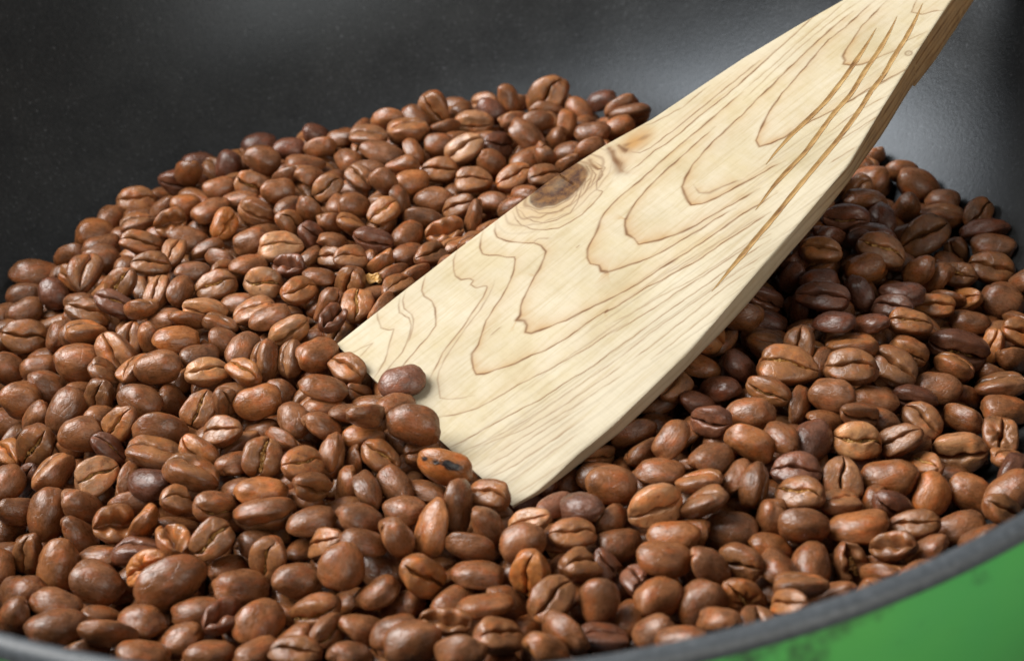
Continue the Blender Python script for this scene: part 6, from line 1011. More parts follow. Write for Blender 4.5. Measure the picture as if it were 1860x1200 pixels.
(-54.2,-18.2,13.5,0.38,0.52,0.76,0.10,10.9,8.2,6.0,''), (-51.4,-10.8,15.2,0.58,-0.19,0.03,-0.80,10.6,8.1,5.3,''), (-51.4,-3.2,17.1,0.12,-0.62,0.76,-0.10,11.6,8.3,6.0,''),
(-54.4,6.6,13.4,0.05,0.87,-0.49,-0.07,11.4,8.4,5.9,''), (-51.8,11.7,17.1,0.20,-0.34,-0.76,0.52,9.7,7.3,5.0,''), (-53.1,21.8,16.6,0.22,0.68,0.62,0.32,10.2,7.3,5.5,''),
(-52.8,32.1,16.6,0.31,-0.88,-0.22,0.28,11.5,8.2,6.3,''), (-55.4,39.8,13.1,0.90,0.30,-0.10,0.30,9.7,7.3,5.3,''), (-52.1,48.6,18.3,0.47,0.05,0.03,-0.88,9.8,7.2,5.1,''),
(-53.8,55.4,14.9,0.05,0.78,0.62,0.03,10.5,7.7,5.3,''), (-55.5,64.9,15.9,0.14,-0.94,-0.21,0.24,9.9,7.1,5.3,''), (-55.2,72.6,16.1,0.98,0.06,0.16,-0.08,10.0,7.1,5.4,''),
(-53.3,81.2,12.1,0.44,-0.07,-0.13,0.89,9.3,7.1,5.0,''), (-54.6,92.2,8.3,0.85,0.01,-0.26,-0.46,9.6,6.8,5.2,''), (-52.6,99.7,5.0,0.05,-0.09,-0.20,0.97,10.8,8.0,5.4,''),
(-46.3,-110.2,12.5,0.36,0.53,0.60,0.47,10.5,7.9,5.6,''), (-46.0,-99.6,14.0,0.06,0.73,-0.65,0.22,10.6,7.8,5.6,''), (-44.4,-77.2,13.2,0.25,-0.96,0.00,0.11,11.2,8.6,6.2,''),
(-44.9,-70.0,17.4,0.71,0.19,0.37,0.56,9.4,6.7,5.0,''), (-44.8,-60.1,16.4,0.72,0.39,0.21,0.54,11.1,8.3,5.9,''), (-43.4,-49.1,14.2,0.31,0.01,-0.16,-0.94,11.0,8.4,5.6,''),
(-43.9,-40.6,13.1,0.95,0.28,-0.02,0.13,10.0,7.5,5.4,''), (-45.7,-32.5,15.1,0.12,-0.72,-0.66,0.15,9.7,7.1,5.0,''), (-41.4,-23.8,15.7,0.26,0.25,0.32,-0.88,9.7,7.2,5.4,''),
(-46.3,-16.6,16.4,0.84,-0.22,0.35,-0.34,10.7,7.8,5.9,''), (-43.7,-10.5,18.3,0.51,0.79,-0.34,-0.04,9.5,7.3,5.2,''), (-44.3,-4.8,14.0,0.30,-0.91,-0.26,-0.13,11.0,8.1,5.8,''),
(-46.3,5.8,13.7,0.53,-0.27,-0.18,-0.78,10.7,7.9,5.7,''), (-47.2,14.4,14.3,0.78,-0.01,-0.52,0.34,9.5,7.2,5.0,''), (-46.6,24.8,17.1,0.71,0.07,0.14,0.69,10.0,7.1,5.5,''),
(-41.1,34.1,15.1,0.89,-0.08,-0.10,0.44,11.0,7.8,5.8,''), (-45.6,42.2,16.9,0.47,-0.84,0.22,-0.17,11.4,8.7,6.0,''), (-43.9,50.7,18.6,0.07,0.57,0.82,0.02,10.4,7.7,5.3,''),
(-45.3,57.9,16.1,0.90,0.44,-0.03,-0.07,9.3,6.9,4.9,''), (-48.0,64.9,16.9,0.09,-0.43,0.77,-0.45,10.1,7.5,5.6,''), (-47.3,77.2,16.1,0.65,-0.18,0.03,-0.74,10.3,7.3,5.7,''),
(-46.8,84.5,10.0,0.86,0.04,-0.31,-0.41,9.3,6.9,5.0,''), (-46.0,93.0,11.1,0.09,-0.95,0.20,-0.22,10.6,7.7,5.9,''), (-43.0,99.9,3.8,0.46,-0.86,0.02,-0.23,10.6,8.2,5.4,''),
(-36.1,-105.6,12.1,0.86,0.23,-0.16,-0.42,11.3,8.5,6.1,''), (-37.7,-97.3,13.2,0.01,-0.19,-0.74,-0.65,10.2,7.6,5.4,''), (-36.7,-92.1,13.5,0.10,-0.39,-0.78,-0.49,10.8,7.7,6.0,''),
(-37.3,-70.1,14.2,0.90,0.08,0.24,0.37,10.7,7.6,5.7,''), (-38.1,-62.9,18.7,0.97,-0.12,-0.10,0.19,10.2,7.2,5.1,''), (-37.3,-54.5,16.7,0.49,0.13,0.26,0.82,10.2,7.3,5.1,''),
(-36.1,-45.3,14.6,0.87,-0.04,0.38,0.31,10.2,7.6,5.5,''), (-34.7,-39.3,19.0,0.01,0.94,0.33,0.02,11.7,8.9,6.3,''), (-35.2,-27.8,17.0,0.58,-0.08,0.37,-0.72,11.4,8.2,6.1,''),
(-37.6,-17.6,16.0,0.48,-0.07,0.21,0.85,9.4,7.0,4.7,''), (-36.3,-8.5,14.2,0.94,-0.14,0.02,0.30,11.0,7.9,5.9,''), (-34.5,-1.0,16.2,0.28,0.92,0.25,-0.10,11.2,8.5,5.6,''),
(-40.4,7.8,15.8,0.68,0.43,-0.41,-0.43,11.5,8.8,6.4,''), (-36.8,15.1,13.5,0.68,-0.26,0.20,-0.66,11.0,8.0,5.8,''), (-40.2,21.6,13.0,0.75,0.55,0.31,0.19,11.6,8.3,6.0,''),
(-35.2,30.4,14.4,0.33,-0.60,0.72,-0.12,9.3,6.7,5.2,''), (-36.2,42.7,13.5,0.19,-0.92,0.12,0.31,10.9,8.3,5.7,''), (-35.1,50.6,14.2,0.22,0.42,-0.87,0.17,10.7,7.7,5.5,''),
(-36.9,56.7,17.8,0.81,-0.33,-0.26,0.41,10.9,7.8,5.9,''), (-38.3,65.9,17.2,0.15,-0.14,-0.98,0.05,11.0,8.4,5.5,''), (-39.5,74.8,16.2,0.09,-0.36,0.77,-0.52,11.0,8.2,5.8,''),
(-38.5,84.9,11.4,0.32,0.41,-0.85,0.03,11.5,8.2,6.1,''), (-38.7,94.5,8.9,0.40,0.12,-0.11,-0.90,9.5,7.2,5.2,''), (-36.0,103.7,6.3,0.80,-0.02,-0.35,-0.49,10.3,7.6,5.4,''),
(-28.2,-104.0,13.2,0.25,0.41,0.85,-0.23,10.2,7.7,5.3,''), (-25.5,-96.5,8.8,0.71,-0.00,-0.11,0.69,10.9,7.9,6.0,''), (-29.7,-86.6,14.7,0.01,0.51,0.86,-0.07,10.4,7.5,5.5,''),
(-27.8,-76.1,17.8,0.14,-0.97,-0.16,0.07,11.2,8.5,5.9,''), (-27.2,-71.3,13.3,0.13,-0.04,0.03,0.99,10.2,7.3,5.4,''), (-31.4,-60.1,15.1,0.06,0.45,-0.84,-0.29,9.6,7.0,4.8,''),
(-29.8,-52.2,16.6,0.21,0.14,0.96,0.09,9.8,7.3,4.9,''), (-28.3,-46.6,15.9,0.39,-0.85,-0.24,-0.28,9.8,7.3,5.1,''), (-26.9,-32.7,15.5,0.49,0.02,-0.10,-0.87,11.2,7.9,5.7,''),
(-27.3,-23.9,15.9,0.15,-0.91,-0.34,-0.17,9.4,7.2,5.1,''), (-26.5,-16.8,14.7,0.22,-0.47,0.86,0.02,10.3,7.8,5.1,''), (-31.6,-13.1,18.3,0.10,-0.81,-0.56,0.13,11.2,8.0,5.8,''),
(-27.3,-6.4,14.6,0.63,-0.04,-0.20,0.75,10.7,7.7,5.5,''), (-25.5,4.8,15.0,0.02,-0.58,0.73,0.36,9.7,7.0,5.1,''), (-29.2,12.5,12.5,0.18,0.81,-0.56,0.04,11.3,8.5,6.2,''),
(-27.5,22.9,11.7,0.02,-0.54,-0.83,-0.11,11.3,8.5,5.9,''), (-28.4,34.6,15.9,0.75,-0.14,0.10,-0.64,11.6,8.4,6.5,''), (-28.4,44.2,15.4,0.14,0.00,0.12,-0.98,9.9,7.0,5.4,''),
(-30.5,50.9,18.0,0.11,0.18,0.41,0.89,10.7,8.0,5.8,''), (-28.3,56.8,16.9,0.20,-0.96,-0.04,-0.17,9.6,6.8,5.1,''), (-27.2,71.3,19.0,0.02,0.86,0.50,-0.09,10.3,7.3,5.5,''),
(-29.1,79.2,16.3,0.50,-0.05,0.24,-0.83,11.0,8.2,5.8,''), (-29.8,92.6,13.0,0.40,0.78,0.45,0.14,11.0,8.0,6.0,''), (-18.0,-114.0,17.3,0.05,0.49,0.87,0.01,11.6,8.3,5.8,''),
(-19.8,-106.2,13.4,0.90,0.16,0.09,0.39,10.4,7.9,5.3,''), (-18.7,-93.5,8.0,0.66,-0.24,0.27,-0.66,11.1,8.3,6.0,''), (-20.7,-89.4,17.6,0.40,-0.04,-0.13,0.91,11.0,8.3,6.0,''),
(-18.3,-80.4,16.5,0.17,0.84,-0.49,0.16,11.7,8.7,6.2,''), (-15.6,-72.9,13.3,0.65,-0.55,0.37,-0.37,11.5,8.7,5.8,''), (-17.8,-62.9,15.4,0.10,-0.99,0.01,0.04,11.7,8.9,6.1,''),
(-22.1,-55.7,14.6,0.24,0.44,-0.82,0.27,11.1,8.0,5.6,''), (-20.2,-46.4,16.3,0.56,-0.66,-0.50,-0.04,9.6,7.1,5.3,''), (-19.8,-36.3,17.5,0.14,-0.70,-0.61,0.35,11.3,8.2,6.1,''),
(-19.9,-25.6,18.3,0.89,0.21,0.34,-0.20,11.1,8.0,6.2,''), (-20.7,-21.1,14.0,0.18,-0.73,-0.65,0.08,9.6,7.0,5.0,''), (-21.4,-3.0,15.7,0.76,0.06,-0.11,-0.64,11.1,7.9,5.7,''),
(-19.5,6.2,12.5,0.71,-0.45,-0.26,0.48,9.9,7.6,5.2,''), (-19.4,15.1,15.3,0.95,0.09,-0.12,-0.26,11.6,8.7,6.3,''), (-21.7,25.1,15.5,0.37,-0.47,-0.14,0.79,10.2,7.8,5.5,''),
(-21.7,33.1,17.9,0.08,-0.61,0.78,-0.06,10.1,7.5,5.2,''), (-19.9,42.6,18.4,0.04,0.99,0.03,-0.14,11.2,8.2,6.0,''), (-21.1,49.4,14.3,0.56,0.17,0.04,0.81,11.3,8.5,6.2,''),
(-21.9,61.0,15.3,0.23,-0.31,-0.90,0.19,10.8,8.2,6.0,''), (-20.5,68.3,17.2,0.53,-0.40,0.11,-0.74,9.9,7.6,5.1,''), (-20.6,76.3,17.0,0.23,-0.24,-0.13,0.93,9.7,7.0,4.9,''),
(-22.1,84.3,15.2,0.96,-0.01,-0.06,-0.28,9.8,7.0,5.2,''), (-20.6,110.5,5.0,0.29,0.87,0.39,0.05,11.3,8.6,5.7,''), (-9.6,-118.4,15.9,0.22,-0.67,-0.70,0.10,11.5,8.0,6.3,''),
(-11.9,-108.2,15.1,0.04,-0.32,0.90,0.27,11.5,8.5,5.9,''), (-10.9,-92.2,16.3,0.10,-0.21,0.96,0.18,10.5,7.4,5.4,''), (-10.4,-85.1,15.9,0.15,-0.60,0.75,0.22,10.4,7.4,5.6,''),
(-8.3,-76.5,15.9,0.92,0.21,0.16,0.29,10.2,7.4,5.6,''), (-10.5,-69.6,13.6,0.08,0.72,-0.68,-0.12,9.4,6.7,4.9,''), (-8.1,-61.5,12.2,0.01,0.19,0.92,0.33,10.9,8.0,5.9,''),
(-11.1,-53.3,15.1,0.83,0.41,-0.33,-0.18,10.5,8.1,5.8,''), (-13.7,-47.8,17.7,0.86,-0.15,0.04,0.48,9.6,6.9,5.4,''), (-8.2,-3.9,18.8,0.10,0.85,0.20,0.47,10.8,7.9,5.8,''),
(-12.7,7.7,16.5,0.93,-0.05,-0.10,0.35,9.8,7.0,5.5,''), (-9.6,15.3,14.6,0.60,-0.35,-0.66,0.30,10.7,7.5,5.8,''), (-13.7,22.6,15.0,0.02,0.56,-0.74,-0.37,10.2,7.7,5.4,''),
(-11.5,32.1,13.3,0.05,-0.33,0.89,-0.31,11.3,8.7,6.3,''), (-10.6,40.6,13.9,0.00,-0.18,0.92,0.36,11.6,8.4,5.9,''), (-11.9,49.7,16.3,0.01,-0.21,-0.95,0.23,10.9,8.2,6.0,''),
(-10.6,56.7,16.2,0.46,-0.85,0.20,-0.15,10.7,7.9,5.7,''), (-13.4,63.7,14.4,0.16,-0.05,-0.07,0.98,11.0,7.9,5.8,''), (-13.5,76.3,15.2,0.56,0.67,-0.31,-0.37,11.8,8.6,6.6,''),
(-10.4,82.7,15.8,0.31,0.24,0.09,0.91,9.4,7.1,5.0,''), (-12.5,91.4,14.8,0.89,-0.09,0.22,-0.38,9.8,7.5,5.4,''), (-11.4,100.9,12.3,0.11,0.87,-0.48,0.05,11.3,8.4,6.0,''),
(-12.0,109.5,6.3,0.12,-0.01,-0.88,-0.47,9.4,7.3,4.8,''), (-0.8,-116.8,17.8,0.98,0.17,0.05,-0.08,10.5,7.3,5.6,''), (-2.6,-103.1,13.1,0.25,-0.29,0.35,-0.85,9.4,7.1,5.0,''),
(-2.6,-94.4,14.5,0.60,-0.69,0.35,-0.21,10.5,7.8,5.8,''), (-1.5,-86.6,15.5,0.93,-0.29,-0.21,0.04,9.5,6.7,5.0,''), (0.6,-79.4,15.1,0.07,-0.95,0.09,-0.30,11.7,8.6,5.9,''),
(-2.8,-67.4,14.8,0.20,-0.28,0.35,-0.87,11.1,8.4,6.1,''), (-2.9,-58.8,16.6,0.03,0.79,-0.60,0.11,9.9,7.4,5.1,''), (-4.3,4.4,17.3,0.29,-0.94,0.17,-0.05,10.1,7.2,5.4,''),
(-3.1,12.7,16.5,0.73,-0.29,-0.25,-0.57,10.8,8.3,5.8,''), (-0.0,29.4,14.2,0.63,-0.05,-0.03,-0.77,11.6,8.5,6.2,''), (-1.6,37.9,16.3,0.89,0.42,-0.14,0.12,9.6,6.8,5.1,''),
(-2.2,48.1,15.6,0.42,-0.32,0.29,-0.80,10.8,7.7,5.6,''), (-2.6,60.4,14.8,0.12,-0.37,0.84,-0.39,9.3,6.8,4.9,''), (-3.2,67.2,15.7,0.19,0.00,0.21,-0.96,9.3,6.5,4.7,''),
(-1.3,83.9,14.2,0.09,-0.96,0.27,-0.02,10.7,8.0,5.5,''), (-3.5,93.5,13.7,0.15,-0.46,0.88,0.01,10.6,8.1,5.7,''), (-2.4,101.6,10.6,0.96,-0.08,-0.17,-0.19,11.1,8.2,6.1,''),
(-3.6,107.9,6.4,0.18,-0.76,0.60,0.18,10.4,7.8,5.5,''), (-1.5,115.7,6.5,0.35,-0.11,-0.34,0.87,10.8,7.7,5.8,''), (7.3,-114.0,17.7,0.30,-0.44,0.06,0.84,9.2,7.0,4.6,''),
(6.2,-108.0,10.0,0.28,0.70,-0.31,-0.58,9.7,6.9,5.3,''), (6.0,-95.2,17.6,0.96,0.07,-0.01,-0.28,11.0,8.4,5.7,''), (6.6,-87.8,16.8,0.35,-0.65,0.66,0.12,10.0,7.2,5.1,''),
(8.6,-79.4,12.8,0.21,-0.95,-0.24,0.05,10.7,8.1,5.4,''), (4.8,-66.7,12.9,0.30,0.43,-0.02,0.85,9.2,6.8,4.6,''), (5.6,15.3,21.8,0.29,-0.44,0.85,-0.08,11.6,8.4,6.3,''),
(2.1,19.9,16.1,0.00,0.80,0.39,0.45,10.0,7.1,5.4,''), (7.6,30.5,11.8,0.20,-0.19,0.95,0.14,11.8,8.5,5.9,''), (6.1,40.8,14.2,0.74,-0.31,-0.03,-0.60,11.5,8.4,6.2,''),
(6.7,50.8,14.4,0.69,-0.03,0.44,0.57,11.0,8.1,5.7,''), (4.2,57.8,15.4,0.82,-0.50,-0.07,0.27,11.5,8.2,6.0,''), (4.0,66.0,17.8,0.59,-0.19,0.18,-0.77,11.3,8.4,6.3,''),
(6.0,75.3,15.9,0.90,0.35,-0.25,0.02,10.7,7.6,6.0,''), (8.4,81.1,13.6,0.64,0.26,-0.08,-0.72,9.8,7.4,5.2,''), (4.3,92.7,14.4,0.14,-0.57,0.68,-0.43,9.5,6.9,4.8,''),
(7.7,100.9,14.7,0.34,-0.90,0.21,-0.17,9.7,7.2,5.4,''), (5.3,106.6,9.6,0.93,0.29,-0.16,-0.17,10.5,7.8,5.7,''), (14.6,-114.7,18.1,0.00,-0.60,-0.79,0.11,11.4,8.3,5.7,''),
(17.0,-103.6,17.8,0.31,0.34,-0.89,-0.07,11.5,8.6,6.2,''), (15.8,-94.3,17.3,0.11,-0.06,-0.23,0.96,10.1,7.6,5.6,''), (15.0,-85.9,18.4,0.92,-0.28,-0.04,0.28,10.8,7.9,6.0,''),
(16.1,-83.5,11.4,0.84,0.45,0.16,-0.26,10.7,8.2,5.9,''), (15.4,-71.6,11.8,0.32,0.55,0.77,0.02,10.3,7.3,5.4,''), (10.4,21.8,19.6,0.91,-0.16,-0.35,0.12,11.4,8.0,5.8,''),
(15.3,29.5,17.2,0.87,0.21,0.02,-0.45,11.2,8.3,5.9,''), (14.4,39.6,16.4,0.94,-0.21,0.07,-0.27,10.1,7.1,5.3,''), (14.7,47.8,15.6,0.89,0.06,0.16,-0.42,10.7,7.7,5.4,''),
(13.7,57.5,12.7,0.28,0.51,-0.78,0.21,10.8,7.6,5.6,''), (15.9,65.3,15.3,0.51,-0.15,0.83,-0.18,10.2,7.5,5.7,''), (14.9,73.4,17.1,0.81,-0.21,0.12,0.53,9.5,6.9,5.0,''),
(16.9,83.4,16.0,0.47,-0.20,0.10,-0.85,11.1,7.8,5.6,''), (11.5,90.7,14.2,0.81,0.08,0.03,-0.58,11.1,8.1,5.7,''), (15.4,102.4,11.9,0.15,0.95,0.21,0.20,11.7,8.3,6.2,''),
(24.0,-121.0,16.0,0.08,-0.78,0.59,0.22,11.1,8.1,6.0,''), (25.6,-110.2,14.1,0.52,-0.01,-0.23,-0.82,11.4,8.3,5.9,''), (23.1,-95.4,14.1,0.88,0.08,-0.04,-0.46,10.1,7.7,5.1,''),
(18.4,-88.9,14.5,0.36,0.80,-0.29,0.39,10.2,7.3,5.4,''), (21.2,-77.1,15.9,0.70,0.00,0.23,0.68,10.4,7.6,5.3,''), (23.1,-69.7,17.7,0.03,-0.08,-0.14,0.99,9.6,7.0,5.0,''),
(22.9,-58.5,13.1,0.07,0.09,-0.97,-0.20,9.5,6.9,5.1,''), (22.3,33.5,17.7,0.98,0.00,0.10,-0.17,9.5,6.7,4.9,''), (23.3,41.7,17.0,0.85,-0.15,0.08,-0.51,10.0,7.1,5.0,''),
(22.3,51.2,15.0,0.60,0.31,-0.22,-0.71,9.6,7.1,5.1,''), (21.5,60.3,15.2,0.89,-0.28,-0.08,0.36,10.3,7.3,5.3,''), (23.1,69.6,14.6,0.25,0.20,-0.31,0.90,10.1,7.5,5.5,''),
(25.1,76.2,17.9,0.22,-0.29,-0.90,-0.25,11.0,7.8,5.6,''), (24.7,83.1,19.5,0.07,0.01,0.84,0.53,10.3,7.2,5.3,''), (24.7,87.1,15.0,0.36,-0.52,0.77,0.06,10.3,7.7,5.3,''),
(24.2,101.3,10.9,0.69,0.24,-0.05,0.68,10.2,7.8,5.6,''), (22.4,110.8,8.7,0.10,0.60,0.78,-0.12,10.1,7.5,5.3,''), (30.1,-116.1,15.1,0.55,-0.39,0.25,0.70,10.0,7.7,5.3,''),
(31.6,-104.4,17.5,0.54,-0.11,-0.24,0.80,11.6,8.2,5.9,''), (31.1,-95.4,15.3,0.16,0.93,-0.33,-0.06,10.5,7.5,5.3,''), (28.6,-88.1,13.4,0.41,-0.90,0.15,-0.02,11.3,8.6,6.3,''),
(29.1,-80.8,13.9,0.07,0.05,0.15,0.98,9.6,7.1,5.2,''), (32.4,-73.4,15.9,0.57,0.10,-0.12,0.81,11.1,8.1,5.6,''), (26.9,-64.1,12.1,0.35,0.63,0.69,-0.05,11.3,8.1,6.1,''),
(28.4,-52.6,13.2,0.44,-0.84,0.21,-0.25,11.1,8.3,6.0,''), (31.4,40.6,17.9,0.93,0.06,0.16,-0.34,9.3,7.0,4.7,''), (28.9,48.5,16.7,0.18,-0.58,-0.80,0.01,9.5,7.3,5.0,''),
(31.4,55.6,16.0,0.15,-0.38,-0.77,0.49,9.5,7.3,5.0,''), (37.3,68.8,16.7,0.13,0.07,-0.13,0.98,11.6,8.2,6.2,''), (33.2,71.5,13.5,0.07,-0.90,-0.43,0.04,10.7,7.7,5.5,''),
(32.0,88.2,13.0,0.30,-0.35,0.88,-0.14,11.2,8.2,6.0,''), (30.1,96.4,9.6,0.05,0.69,0.60,-0.41,9.8,7.4,5.0,''), (31.8,101.7,11.7,0.36,-0.11,-0.88,0.28,9.9,7.3,5.5,''),
(38.2,-117.1,18.4,0.10,-0.23,-0.63,-0.74,10.0,7.6,5.5,''), (38.4,-106.0,15.3,0.63,0.32,0.03,-0.71,10.4,7.5,5.8,''), (41.1,-96.4,15.0,0.65,-0.23,-0.13,0.71,9.9,7.6,5.4,''),
(39.1,-85.5,12.1,0.24,0.89,-0.36,-0.14,11.7,8.3,6.2,''), (40.2,-78.2,18.1,0.18,-0.08,0.98,0.08,9.7,7.0,4.9,''), (39.3,-74.3,13.3,0.20,-0.68,0.67,-0.24,10.2,7.2,5.4,''),
(39.7,-63.1,12.8,0.61,0.34,0.02,0.72,11.1,8.4,6.2,''), (38.6,-53.0,11.3,0.05,-0.30,-0.91,0.29,11.0,8.3,5.6,''), (38.0,-46.6,16.1,0.03,0.14,-0.32,-0.94,10.1,7.5,5.4,''),
(40.7,-38.2,17.9,0.15,0.48,-0.86,0.02,10.3,7.2,5.7,''), (38.6,39.1,18.9,0.57,-0.13,0.37,-0.72,11.0,8.1,5.7,''), (43.3,48.8,19.8,0.33,0.81,0.08,0.48,11.2,7.9,5.7,''),
(39.9,55.1,14.7,0.40,-0.04,0.21,0.89,9.6,7.4,4.9,''), (39.3,59.4,18.5,0.21,-0.62,-0.64,0.40,10.5,7.8,5.8,''), (41.9,73.8,15.9,0.13,0.26,0.69,0.66,10.3,7.8,5.5,''),
(42.7,81.4,14.4,0.89,0.04,-0.11,-0.43,10.9,7.9,5.9,''), (37.7,93.5,10.1,0.30,-0.29,-0.89,0.17,10.9,8.3,5.5,''), (45.1,-118.1,21.4,0.02,0.64,-0.73,-0.25,11.4,8.3,6.1,''),
(44.0,-106.0,12.6,0.17,-0.85,0.49,-0.09,10.8,8.0,5.7,''), (46.9,-94.0,12.9,0.27,-0.53,-0.72,0.36,9.8,7.3,5.4,''), (45.9,-83.0,14.0,0.24,-0.16,-0.54,0.79,11.0,7.7,5.6,''),
(49.6,-78.0,15.4,0.06,0.97,-0.11,0.19,10.4,7.5,5.3,''), (48.1,-69.7,15.2,0.25,0.37,-0.89,-0.15,11.5,8.3,6.0,''), (48.7,-62.8,18.2,0.72,-0.04,0.05,-0.69,10.6,7.9,5.6,''),
(48.9,-51.8,14.1,0.81,0.24,0.05,-0.53,10.7,7.7,5.4,''), (49.9,-44.3,14.4,0.98,-0.00,-0.17,0.12,9.8,7.4,5.2,''), (47.9,-39.7,20.2,0.19,0.15,0.26,0.94,9.8,7.1,5.2,''),
(48.1,53.7,17.9,0.97,0.02,0.04,-0.22,9.8,6.9,4.9,''), (49.0,62.6,19.2,0.88,0.07,0.01,0.47,10.1,7.3,5.2,''), (50.3,73.9,16.3,0.04,0.79,-0.60,-0.11,9.8,7.1,5.1,''),
(57.1,-114.7,17.0,0.62,0.11,-0.10,0.77,11.5,8.5,6.4,''), (54.0,-105.5,12.3,0.95,-0.15,-0.13,0.26,11.0,8.0,6.0,''), (58.6,-97.0,13.5,0.59,-0.80,-0.07,-0.10,9.5,7.0,5.2,''),
(57.7,-87.9,13.2,0.32,0.49,0.81,-0.02,10.2,7.7,5.4,''), (57.7,-77.7,14.4,0.58,-0.40,0.23,-0.68,11.2,8.5,5.9,''), (56.7,-70.3,16.2,0.10,-0.07,-0.53,-0.84,9.3,6.6,4.9,''),
(54.6,-60.4,15.4,0.13,0.70,-0.70,-0.08,11.7,8.5,6.0,''), (57.9,-50.7,17.1,0.94,0.20,-0.19,-0.18,10.8,8.2,5.8,''), (58.3,-45.0,13.5,0.06,-0.27,-0.37,0.89,10.5,7.9,5.6,''),
(55.1,-35.6,14.2,0.04,-0.59,0.65,-0.48,11.5,8.5,6.4,''), (54.4,-29.3,17.6,0.11,0.20,-0.32,-0.92,10.0,7.7,5.2,''), (57.9,-20.2,17.8,0.15,-0.69,0.59,-0.39,9.3,6.5,5.0,''),
(57.5,55.7,17.6,0.45,-0.03,0.10,-0.89,9.9,7.4,5.4,''), (67.7,-112.3,18.3,0.15,-0.81,0.42,0.39,11.7,8.8,6.3,''), (65.6,-95.8,10.7,0.23,-0.55,0.80,-0.02,9.3,6.9,4.8,''),
(64.1,-87.3,13.8,0.86,-0.21,0.47,-0.02,9.5,7.2,5.0,''), (65.0,-79.7,13.7,0.70,-0.15,-0.12,-0.69,11.0,8.0,5.8,''), (65.6,-70.1,16.0,0.05,-0.78,-0.62,0.02,10.1,7.4,5.3,''),
(62.6,-62.0,17.4,0.24,0.02,0.33,0.91,9.3,7.1,4.8,''), (64.0,-53.1,13.5,0.06,0.18,0.98,0.09,11.4,8.5,6.1,''), (65.4,-42.2,15.0,0.08,0.29,0.87,0.39,11.6,8.6,6.1,''),
(63.8,-34.6,19.2,0.05,-0.95,0.29,0.07,9.6,7.2,4.9,''), (64.7,-28.2,16.8,0.07,-0.00,0.38,0.92,10.4,7.7,5.6,''), (66.9,-20.5,13.7,0.02,0.89,0.45,0.03,10.1,7.1,5.1,''),
(67.0,-8.4,15.2,0.04,-0.83,-0.53,0.18,11.8,8.9,6.4,''), (62.6,-0.5,17.7,0.47,0.27,0.33,-0.77,10.2,7.3,5.3,''), (67.8,7.0,19.4,0.85,-0.07,-0.09,-0.51,11.6,8.5,6.2,''),
(75.7,-110.7,22.9,0.06,0.27,-0.93,-0.24,11.0,7.7,5.8,''), (77.1,-91.1,12.2,0.80,0.14,0.11,-0.58,11.1,8.1,5.7,''), (72.9,-75.8,13.3,0.94,0.04,0.31,-0.09,11.2,8.5,6.2,''),
(76.3,-70.0,13.6,0.83,0.54,-0.09,-0.10,10.2,7.4,5.5,''), (72.0,-61.3,15.4,0.13,0.94,-0.32,-0.09,11.4,8.5,5.8,''), (73.0,-50.8,16.9,0.44,0.66,-0.59,0.16,11.2,8.3,6.1,''),
(74.9,-42.9,13.4,0.00,0.91,-0.24,0.33,10.6,7.4,5.4,''), (72.3,-34.2,16.0,0.15,0.21,0.96,-0.15,11.7,8.6,5.9,''), (76.8,-26.4,14.0,0.51,0.05,0.59,-0.63,10.3,7.2,5.3,''),
(77.6,-16.6,9.7,0.27,0.08,0.24,0.93,10.6,7.4,5.3,''), (77.3,-12.4,12.8,0.97,-0.05,0.22,0.09,10.2,7.7,5.7,''), (69.6,-2.6,19.0,0.12,0.37,-0.88,0.27,11.0,8.1,5.5,''),
(74.4,5.8,15.9,0.81,0.13,-0.17,0.55,11.0,8.1,5.8,''), (71.7,72.8,13.2,0.16,0.15,-0.95,0.24,9.8,7.2,4.9,''), (83.4,-77.9,12.7,0.22,-0.12,0.05,-0.97,11.1,8.4,6.2,''),
(82.3,-62.1,11.9,0.78,0.62,-0.06,-0.03,11.6,8.5,6.1,''), (82.2,-54.3,11.6,0.85,0.10,-0.42,-0.30,10.5,7.7,5.8,''), (81.4,-47.0,13.5,0.90,-0.02,0.28,0.34,10.3,7.8,5.3,''),
(83.5,-36.5,16.3,0.93,0.23,0.04,-0.27,10.0,7.3,5.0,''), (82.1,-28.6,16.7,0.12,-0.36,0.79,-0.48,10.5,7.9,5.4,''), (82.6,-20.0,17.3,0.86,-0.01,-0.18,-0.47,10.7,7.9,5.7,''),
(81.8,-10.5,16.8,0.47,0.09,0.31,0.82,10.1,7.5,5.4,''), (83.6,-2.9,16.4,0.02,0.96,-0.03,0.29,10.5,7.7,5.5,''), (82.1,5.9,16.9,0.65,0.15,0.02,-0.74,10.0,7.2,5.5,''),
(81.8,15.0,21.1,0.96,0.05,-0.20,0.21,11.7,9.0,6.5,''), (82.7,21.9,15.1,0.75,0.09,0.22,-0.61,11.1,8.4,6.1,''), (100.4,-86.1,19.6,0.95,-0.12,-0.18,0.22,11.4,8.1,6.0,''),
(94.3,-71.0,10.1,0.14,0.09,0.27,0.95,9.7,6.9,5.4,''), (89.1,-54.2,9.4,0.54,-0.09,-0.35,-0.76,11.3,8.5,6.3,''), (91.9,-42.5,7.6,0.89,0.29,-0.29,-0.19,11.6,8.2,6.0,''),
(91.3,-38.6,12.9,0.88,0.10,-0.00,0.46,10.8,8.3,6.0,''), (91.2,-29.3,15.2,0.33,-0.17,0.19,-0.91,11.6,8.9,6.1,''), (96.6,-19.7,15.6,0.68,-0.20,0.39,-0.59,9.2,6.6,4.8,''),
(90.3,-10.9,14.8,0.51,-0.22,0.22,0.80,11.6,8.7,6.0,''), (94.0,-4.0,16.3,0.04,-0.99,0.09,-0.01,11.0,8.0,6.0,''), (88.6,5.2,13.5,0.42,0.03,0.53,0.74,10.9,8.0,5.8,''),
